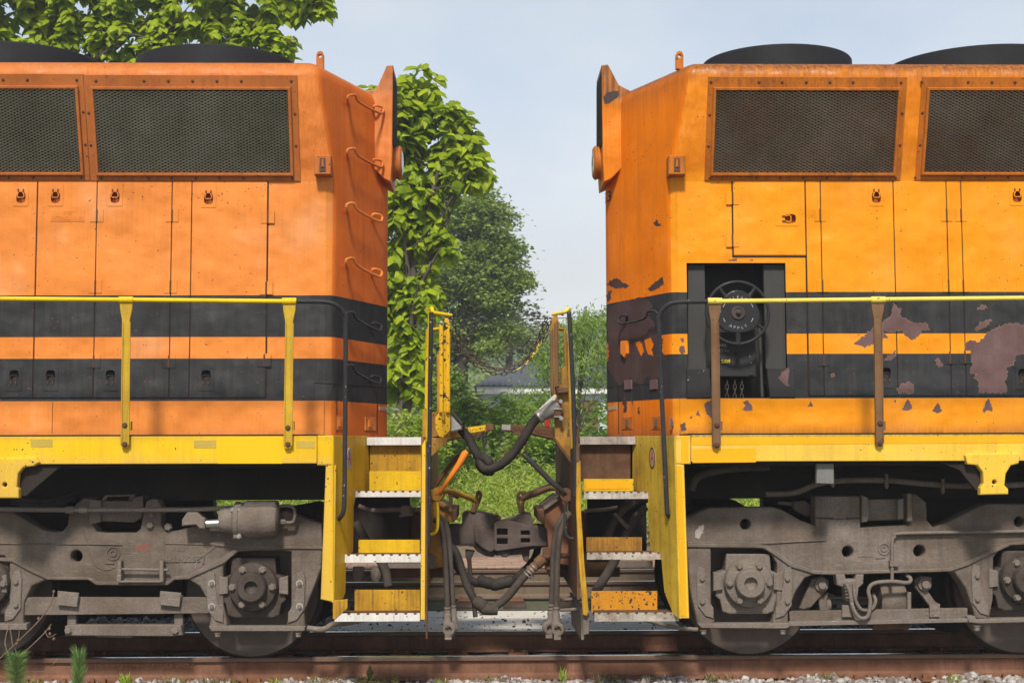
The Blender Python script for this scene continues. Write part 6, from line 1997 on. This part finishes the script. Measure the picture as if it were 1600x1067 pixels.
tips = [(U(240, 20, YB_ - .2), tk[4]), (U(300, 5, YB_ - .4), tk[3]), (U(420, 20, YB_ - .3), tk[3]), (U(470, 10, YB_), U(330, 90, YB_)), (U(370, 60, YB_), tk[3]), (U(20, 20, YB_), tk[4]), (U(-60, 60, YB_), tk[3]), (U(330, 90, YB_), tk[2]), (U(200, 60, YB_ - .5), tk[4])]
big_leaf_tree('broad-leaved tree spreading over the roof of the left locomotive', YB_, bl, tk, tips, lambda x, y: x < 520 and y < 96, 2)

def small_leaf_tree(name, label, cat, Y, blobs, twig_density, per, lsize, tv, tf, mat, trunk, tips, r0, spread, droop, group=None, bark=None, shell=.4, depth=1.0, part='crown'):
    root = thing(name, label, cat, trunk[0], group)
    P = spline(trunk, 5)
    tube('trunk', P, [r0 * (1 - .6 * i / (len(P) - 1)) for i in range(len(P))], bark or M['bark_dark'], root, 8)
    branches('limb', trunk[0], tips, r0 * .22, bark or M['bark_dark'], root, int(Y))
    sub, subd = blob_points(blobs, Y, lambda a, b: twig_density * a * b * 4 / 7 + 3, depth, shell)
    m_ = 7
    rs = np.sqrt(np.mean([(b[2] * b[3]) for b in blobs])) * Y / FPX * .34
    dd = RNG.normal(size=(len(sub) * m_, 3)); dd /= np.linalg.norm(dd, axis=1, keepdims=True)
    cp = np.repeat(sub, m_, 0) + dd * np.array([1, 1, .6]) * rs * RNG.random((len(sub) * m_, 1)) ** .4
    cd = dd * .6 + np.repeat(subd, m_, 0) * .5
    n = len(cp)
    az = RNG.random(n * per) * 6.283
    u = np.stack([np.cos(az), np.sin(az), RNG.uniform(-.6, .5, n * per) - droop], 1)
    base = np.repeat(cp, per, 0) + RNG.normal(size=(n * per, 3)) * np.array([spread, spread, spread * .6])
    up = np.array([0, 0, 1.0]) + RNG.normal(size=(n * per, 3)) * .55 + np.repeat(cd, per, 0) * .4
    Rm = leaf_frames(u, up)
    size = RNG.uniform(.7, 1.25, n * per) * lsize
    rnd = np.clip(np.repeat(RNG.random(n), per) * .6 + RNG.random(n * per) * .4, 0, 1)
    o = leaves_mesh(part, base, Rm, size, tv, tf, mat, root, rnd)
    return root

M['oak'] = leafmat('oak_leaf', (.18, .26, .055), (.36, .44, .10), .45)
M['willow'] = leafmat('slender_leaf', (.16, .27, .04), (.40, .52, .10), .45)
M['bush'] = leafmat('bush_leaf', (.13, .24, .022), (.33, .46, .05), .4)
M['bush_dark'] = leafmat('dark_bush_leaf', (.09, .16, .025), (.22, .31, .05), .35)
M['weed'] = leafmat('weed_leaf', (.27, .38, .045), (.54, .62, .12), .45)

YO = 44
small_leaf_tree('oak_tree', 'tall dark green tree standing behind the catalpa and the gangway', 'tree', YO,
    [(732, 318, 42, 30), (760, 352, 46, 34), (716, 372, 46, 40), (786, 398, 28, 26), (765, 405, 50, 36), (712, 440, 55, 38), (778, 440, 40, 22), (806, 442, 14, 8), (750, 470, 60, 36), (690, 505, 50, 40), (765, 498, 40, 24), (730, 540, 55, 30), (790, 526, 22, 12), (680, 565, 46, 34), (650, 440, 40, 80, 1), (640, 330, 40, 50, 1), (600, 520, 50, 90, 1)],
    26, 40, .15, OVAL_V, OVAL_F, M['oak'], [U(716, 706, YO), U(718, 620, YO), U(722, 520, YO), U(728, 420, YO), U(732, 330, YO)],
    [(U(800, 430, YO), U(722, 500, YO)), (U(690, 460, YO), U(722, 520, YO)), (U(770, 370, YO), U(728, 420, YO)), (U(820, 540, YO - 1), U(720, 560, YO)), (U(670, 560, YO), U(718, 600, YO)), (U(700, 380, YO), U(728, 430, YO)), (U(770, 500, YO - 1), U(721, 540, YO)), (U(640, 380, YO), U(725, 480, YO))],   .30, .22, .1, 'trees behind the gangway')
YP = 60
small_leaf_tree('pine_tree', 'sparse brownish tree with pale trunk between the dark tree and the hill', 'tree', YP,
    [(800, 512, 34, 12), (822, 500, 22, 8), (790, 535, 30, 10), (820, 540, 20, 10)],
    5, 14, .26, OVAL_V, OVAL_F, leafmat('olive_leaf', (.06, .08, .025), (.16, .15, .06), .2), [U(795, 660, YP), U(795, 600, YP), U(796, 540, YP), U(796, 495, YP)],
    [(U(825, 505, YP), U(796, 530, YP)), (U(770, 555, YP), U(795, 580, YP)), (U(815, 575, YP), U(795, 600, YP))], .22, .5, .0, 'trees behind the gangway', M['bark'])
YW = 27
small_leaf_tree('willow_shrub', 'slender-leaved light green shrub beside the right locomotive end', 'shrub', YW,
    [(930, 500, 24, 26), (908, 515, 18, 28), (880, 530, 18, 24), (918, 560, 34, 36), (872, 555, 30, 32), (850, 590, 26, 30), (890, 600, 40, 36), (830, 630, 26, 30), (935, 620, 30, 46), (870, 650, 40, 36), (820, 660, 24, 20), (960, 560, 30, 60), (990, 600, 40, 70)],
    26, 14, .125, LANCE_V, LANCE_F, M['willow'], [U(905, 715, YW), U(903, 660, YW), U(906, 600, YW), U(912, 530, YW)],
    [(U(930, 500, YW), U(906, 620, YW)), (U(860, 570, YW), U(903, 670, YW)), (U(835, 620, YW), U(904, 690, YW)), (U(940, 600, YW), U(904, 680, YW)), (U(930, 560, YW), U(904, 690, YW)), (U(890, 560, YW), U(903, 680, YW))], .06, .16, .7, 'shrubs behind the gangway')
for i, (lab, Y, bs, mt, tv, tf, ls, td) in enumerate([
    ('fern-like light green bush below the grey roof in the gap', 25.0, [(770, 640, 40, 20), (800, 645, 34, 22), (735, 640, 26, 18), (760, 660, 46, 26), (720, 650, 26, 26), (812, 680, 30, 20)], M['bush'], LANCE_V, LANCE_F, .17, 34),
    ('leafy bush at the foot of the leaning trunk', 20.8, [(640, 660, 34, 24), (620, 690, 30, 30), (665, 690, 26, 26)], M['weed'], OVAL_V, OVAL_F, .085, 60),
    ('dark leafy bush under the left tread lip', 24.0, [(705, 700, 34, 26), (735, 715, 34, 24), (700, 735, 30, 22)], M['bush'], OVAL_V, OVAL_F, .11, 44),
    ('dark leafy bush under the right tread lip', 24.5, [(845, 700, 40, 26), (875, 690, 24, 30), (810, 712, 34, 20), (860, 730, 34, 18)], M['bush'], OVAL_V, OVAL_F, .11, 44),
    ('grey green bush in front of the pale house wall', 30.0, [(700, 620, 40, 30), (680, 650, 34, 26), (870, 645, 34, 34), (715, 600, 24, 16)], M['bush_dark'], OVAL_V, OVAL_F, .14, 30),
]):
    c = bs[0]
    small_leaf_tree('bush', lab, 'bush', Y, bs, td, 12, ls, tv, tf, mt, [U(c[0], 716, Y), U(c[0], 690, Y), U(c[0] + 4, c[1], Y)],
        [(U(b[0], b[1], Y), U(c[0], 700, Y)) for b in bs], .035, .13, .15, 'shrubs behind the gangway')

# wild growth reaching on both sides behind the machines: nobody could count it
def thicket(name, label, n, xr, yr, h, lsize, mat, tv, tf, per, spread):
    X = RNG.uniform(xr[0], xr[1], n); Yv = RNG.uniform(yr[0], yr[1], n)
    Z = RNG.uniform(.1, 1, n) * h * (.75 + .25 * np.sin(X * 1.7) * np.cos(Yv * 2.1)) + .2 + np.maximum(0, Yv - 22) * .012
    cp = np.stack([X, Yv, Z], 1)
    az = RNG.random(n * per) * 6.283
    u = np.stack([np.cos(az), np.sin(az), RNG.uniform(-.7, .6, n * per)], 1)
    base = np.repeat(cp, per, 0) + RNG.normal(size=(n * per, 3)) * spread
    up = np.array([0, -.2, 1.0]) + RNG.normal(size=(n * per, 3)) * .5
    o = leaves_mesh(name, base, leaf_frames(u, up), RNG.uniform(.7, 1.3, n * per) * lsize, tv, tf, mat, None, np.clip(np.repeat(RNG.random(n), per) * .5 + RNG.random(n * per) * .5, 0, 1))
    tag(o, label, 'undergrowth', None, 'stuff')
thicket('undergrowth', 'dense mixed undergrowth in the distance behind both locomotives', 2600, (-22, 22), (31, 38), 2.6, .26, M['bush_dark'], OVAL_V, OVAL_F, 12, .35)

def weeds(name, label, n, xr, yr, hmin, hmax, mat, front_low=True):
    """tall meadow weeds: a bent stem ribbon with narrow leaves up its length"""
    X = RNG.uniform(xr[0], xr[1], n); Yv = RNG.uniform(yr[0], yr[1], n)
    t = (Yv - yr[0]) / (yr[1] - yr[0])
    H = (hmin + (hmax - hmin) * np.clip(t * 1.6, 0, 1)) * RNG.uniform(.6, 1.15, n) * (.85 + .3 * np.sin(X * 1.3 + 1) * np.sin(Yv * .9))
    zb = .19 + np.maximum(0, Yv - 22) * .012
    per = 16
    f = np.tile(np.linspace(.02, 1, per), n)
    lean = RNG.normal(size=(n, 2)) * .18
    bx = np.repeat(X, per) + np.repeat(lean[:, 0] * H, per) * f ** 2
    by = np.repeat(Yv, per) + np.repeat(lean[:, 1] * H, per) * f ** 2
    bzv = np.repeat(zb, per) + np.repeat(H, per) * f
    az = RNG.random(n * per) * 6.283
    u = np.stack([np.cos(az), np.sin(az), RNG.uniform(.1, 1.6, n * per)], 1)
    up = np.array([0, -.3, .6]) + RNG.normal(size=(n * per, 3)) * .5
    size = np.repeat(.09 + .08 * RNG.random(n), per) * (1.25 - .5 * f)
    rnd = np.clip(np.repeat(RNG.random(n), per) * .6 + RNG.random(n * per) * .4, 0, 1)
    o = leaves_mesh(name, np.stack([bx, by, bzv], 1), leaf_frames(u, up), size, LANCE_V, LANCE_F, mat, None, rnd)
    tag(o, label, 'weeds', None, 'stuff')
weeds('tall_weeds', 'tall bright green meadow weeds behind the couplers', 9000, (-4.0, 4.5), (20.9, 25.5), .35, 1.1, M['weed'])
weeds('tall_weeds', 'tall green weeds glimpsed under the left locomotive', 1800, (-11, -4.5), (20.9, 25.5), .35, 1.2, M['weed'])
weeds('tall_weeds', 'tall green weeds glimpsed under the right locomotive', 1800, (5.0, 12), (20.9, 25.5), .35, 1.2, M['weed'])
weeds('dry_stems', 'pale dry stems standing among the tall weeds', 420, (-3.5, 4), (21.2, 25), .5, 1.15, leafmat('dry_stem', (.34, .30, .12), (.52, .48, .24), .3))
weeds('dry_grass', 'dry straw coloured grass edging the mulch bed', 500, (-3.5, 4), (20.5, 21.4), .1, .45, leafmat('dry_grass', (.30, .25, .10), (.45, .40, .20), .2))

# ------------------------------------------------------------------ seedlings, dead twigs and tufts by the near rail
M['needle'] = leafmat('pine_needle', (.10, .19, .05), (.24, .36, .11), .25)
M['twig'] = paint('dry_twig', (.22, .15, .10), .9, var=.3, vscale=20, fine=.1)
def needles(o_name, base_pts, n, ln, spread, upb, mat, root):
    idx = RNG.integers(0, len(base_pts), n)
    b = np.array([base_pts[i] for i in idx]) + RNG.normal(size=(n, 3)) * .004
    az = RNG.random(n) * 6.283
    u = np.stack([np.cos(az) * spread, np.sin(az) * spread, upb + RNG.uniform(-.25, .25, n)], 1)
    tv = np.array([(0, .010, 0), (0, -.010, 0), (.6, .009, .0), (.6, -.009, 0), (1, 0, -.02)], float)
    tf = np.array([(0, 1, 2), (1, 3, 2), (2, 3, 4)])
    up = RNG.normal(size=(n, 3))
    leaves_mesh(o_name, b, leaf_frames(u, up), RNG.uniform(.7, 1.15, n) * ln, tv, tf, mat, root, RNG.random(n))
for lab, px, Y, top, ln, n, spr, upb in (('upright bright green pine seedling in front of the rail', 121, 10.25, 1030, .12, 900, .55, 1.0), ('bushy pine seedling at the lower left corner', 24, 10.1, 1026, .105, 1300, 1.0, .6)):
    b, t = U(px - 2, 1100, Y), U(px + 2, top, Y)
    r_ = thing('pine_seedling', lab, 'seedling', b, 'pine seedlings by the rail')
    P = spline([b, b.lerp(t, .5) + Vector((.006, 0, 0)), t], 12)
    tube('stem', P, .006, M['twig'], r_, 6)
    needles('needles', [tuple(p) for p in P[2:]], n, ln, spr, upb, M['needle'], r_)
tw = thing('dead_twig', 'dry leafless twigs rising beside the lower left seedling', 'twig', U(10, 1090, 10.3))
for pts, r_ in (([(15, 1095), (18, 1040), (8, 1005), (14, 975)], .0045), ([(0, 1028), (30, 1000), (62, 968), (78, 945), (84, 925)], .0045), ([(18, 1035), (45, 1012), (68, 990), (80, 975)], .0038), ([(20, 1010), (16, 985), (10, 968)], .003), ([(40, 1048), (70, 1048), (85, 1035), (90, 1028)], .003), ([(70, 985), (76, 995), (88, 990)], .0025), ([(20, 1010), (28, 1003), (30, 985)], .003)):
    tube('twig', [U(x, y, 10.3 + random.uniform(-.04, .04)) for x, y in pts], r_, M['twig'], tw, 6, 4)
for x, y in ((84, 924), (60, 966), (77, 982), (84, 998), (12, 968), (28, 1000), (78, 990)):
    c = U(x, y, 10.3)
    lathe('bud', [(.002, -.012), (.010, -.004), (.008, .008), (.002, .014)], c, (random.uniform(-.4, .4), 0, 1), paint('bud_brown', (.20, .11, .07), .9, fine=.1), tw, 7)
def tuft(label, px, Y, n, ln, mat, sp, upb, w=.06):
    b = U(px, 1062, Y)
    r_ = thing('weed_tuft', label, 'weed', (b.x, Y, bz(b.x, Y)), 'weeds in the ballast')
    pts = [(b.x + random.uniform(-w, w), Y + random.uniform(-.05, .05), bz(b.x, Y) + random.uniform(0, .04)) for _ in range(24)]
    idx = RNG.integers(0, len(pts), n)
    az = RNG.random(n) * 6.283
    u = np.stack([np.cos(az) * sp, np.sin(az) * sp, upb + RNG.uniform(-.3, .4, n)], 1)
    leaves_mesh('leaves', np.array(pts)[idx] + np.array([0, 0, 1]) * RNG.uniform(0, ln * .8, (n, 1)), leaf_frames(u, RNG.normal(size=(n, 3))), RNG.uniform(.6, 1.2, n) * ln, LANCE_V, LANCE_F, mat, r_, RNG.random(n))
    for k in range(5): tube('stalk', [Vector(pts[k]), Vector(pts[k]) + Vector((random.uniform(-.03, .03), 0, ln * 1.2))], .002, M['twig'], r_, 5)
M['redweed'] = leafmat('reddish_weed', (.16, .12, .045), (.26, .27, .08), .2)
tuft('low reddish green weed mat at the rail foot near the gap', 585, 10.7, 260, .05, M['redweed'], .8, .5, .16)
tuft('taller reddish weed sprig standing in the weed mat', 578, 10.78, 60, .075, M['redweed'], .3, 1.3, .02)
tuft('small bright green weed sprig left of the weed mat', 430, 10.7, 70, .04, M['weed'], .7, .7, .05)
tuft('short green weed tuft beside the upright seedling', 196, 10.72, 90, .06, M['weed'], .4, 1.0, .05)
tuft('pale thin weed stalk right of the gap by the rail', 880, 10.7, 26, .07, M['weed'], .25, 1.2, .02)
for i, (px, lab_) in enumerate(((60, 'low green weed at the rail foot behind the bushy seedling'), (270, 'dry brown weed left of the wheel at the rail foot'), (500, 'small dry weed below the left steps'), (690, 'thin green weed below the hanging hoses'), (770, 'dry straw tuft at the rail foot under the coupler'), (955, 'small weed below the right steps'), (1010, 'reddish sprig at the rail foot below the right post'), (1120, 'little dry tuft below the right locomotive front wheel'), (1290, 'low reddish weed below the right brake rods'), (1490, 'small green weed at the far right rail foot'))):
    tuft(lab_, px, 10.68 + .05 * (i % 3), 40 + 25 * (i % 3), .035 + .01 * (i % 2), M['weed'] if 'green' in lab_ else M['redweed'], .6, .8, .05 + .04 * (i % 3))
tuft('sparse dry grass between the ballast stones below the left wheel', 345, 10.7, 80, .05, M['redweed'], .6, .8, .12)

# ------------------------------------------------------------------ house, hill, wire
YH = 50
hs = thing('house', 'pale house with grey ribbed metal roof behind the bushes', 'house', U(850, 705, YH))
M['house_wall'] = paint('pale_blue_siding', (.62, .68, .72), .8, var=.05, fine=.02, bump=.05)
M['fascia'] = paint('white_fascia', (.80, .80, .80), .7, fine=.02, bump=0)
M['metal_roof'] = paint('grey_metal_roof', (.11, .12, .135), .5, metal=.0, var=.1, vscale=.6, fine=.03, bump=.05)
e0, e1 = U(745, 603, YH), U(1060, 603, YH)
r0 = U(806, 569, YH + 3.2)
z_e = e0.z
dpt = 6.4
box('wall', e0.x + .3, e1.x, YH + .3, YH + dpt - .3, -.2, z_e - .25, M['house_wall'], hs)
box('fascia', e0.x, e1.x + .3, YH, YH + dpt, z_e - .28, z_e - .02, M['fascia'], hs)
zr_ = r0.z
V = [(e0.x - .1, YH - .1, z_e), (e1.x + .4, YH - .1, z_e), (e1.x + .4, YH + dpt + .1, z_e), (e0.x - .1, YH + dpt + .1, z_e), (r0.x, YH + dpt / 2, zr_), (e1.x + .4, YH + dpt / 2, zr_)]
rf = mk('roof', V, [(0, 1, 5, 4), (2, 3, 4, 5), (0, 4, 3), (1, 2, 5), (0, 3, 2, 1)], M['metal_roof'], hs)
g = Geo()
for k in range(36):
    t = k / 35
    x = e0.x + (e1.x - e0.x) * t
    xt = max(x, r0.x)
    f_ = 1.0 if x >= r0.x else (x - e0.x) / (r0.x - e0.x)
    a, b = Vector((x, YH - .1, z_e + .02)), Vector((x, YH - .1 + (dpt / 2 + .1) * f_, z_e + .02 + (zr_ - z_e) * f_))
    g.add(tubeg([a, b], .035, 4))
g.build('standing_seam', M['metal_roof'], rf)
box('window', e0.x + 1.2, e0.x + 2.2, YH + .27, YH + .32, z_e - 1.6, z_e - .55, M['glass'], hs)
box('door', e0.x + 3.4, e0.x + 4.3, YH + .27, YH + .32, -.1, z_e - .5, M['bracket_brown'], hs)

# wooded hill: ground form plus a canopy
def hill_z(x, y):
    k = min(1, max(0, (y - 95) / 105))
    return -1 + (15.5 + .10 * max(-40, min(70, x)) + 1.0 * math.sin(x * .11) + .8 * math.sin(x * .27 + 2)) * (k * k * (3 - 2 * k))
ylist = [95, 110, 125, 140, 155, 170, 185, 200, 215, 240]
M['hill'] = ground_mat('hill_ground', (.05, .075, .03), (.04, .06, .025), (.06, .08, .03), .05, .5)
grid_sheet('hill', -150, 200, ylist, hill_z, 8, M['hill'])
n = 1500
X = RNG.uniform(-22, 62, n); Yv = RNG.uniform(112, 205, n)
per = 70
c = np.stack([X, Yv, np.array([hill_z(a, b) for a, b in zip(X, Yv)]) + 1.2], 1)
d = RNG.normal(size=(n * per, 3)); d /= np.linalg.norm(d, axis=1, keepdims=True)
base = np.repeat(c, per, 0) + d * np.array([1.5, 1.5, 1.9]) * np.repeat(RNG.uniform(.7, 1.3, n), per)[:, None]
u = RNG.normal(size=(n * per, 3))
o = leaves_mesh('hillside_wood', base, leaf_frames(u, d + RNG.normal(size=(n * per, 3)) * .3 + np.array([0, 0, .3])), RNG.uniform(.45, .9, n * per), OVAL_V * np.array([1, 1.5, 1]), OVAL_F, M['oak'], None, np.repeat(RNG.random(n), per))
tag(o, 'hazy wooded hillside beyond the right locomotive end', 'woods', None, 'stuff')

pw_ = thing('utility_wire', 'thin overhead wire crossing the sky above the hill', 'wire', U(900, 484, 40))
A, B = U(600, 492, 40), U(1100, 477, 40)
tube('wire', [A.lerp(B, t / 10) + Vector((0, 0, -.25 * (1 - (t / 5 - 1) ** 2))) for t in range(11)], .012, M['rubber'], pw_, 6)

# ------------------------------------------------------------------ air
HAZE = 0.0020
if HAZE:
    hv = NT('damp_air')
    pvn = hv.n('ShaderNodeVolumePrincipled')
    pvn.inputs['Density'].default_value = HAZE
    pvn.inputs['Color'].default_value = (.92, .95, 1.0, 1)
    pvn.inputs['Anisotropy'].default_value = .2
    hv.l(pvn.outputs['Volume'], hv.out.inputs['Volume'])
    hz = mk('haze', *boxg(-160, 210, -12, 250, -3, 30), hv.m, None)
    tag(hz, 'thin damp haze in the air', 'haze', None, 'stuff')
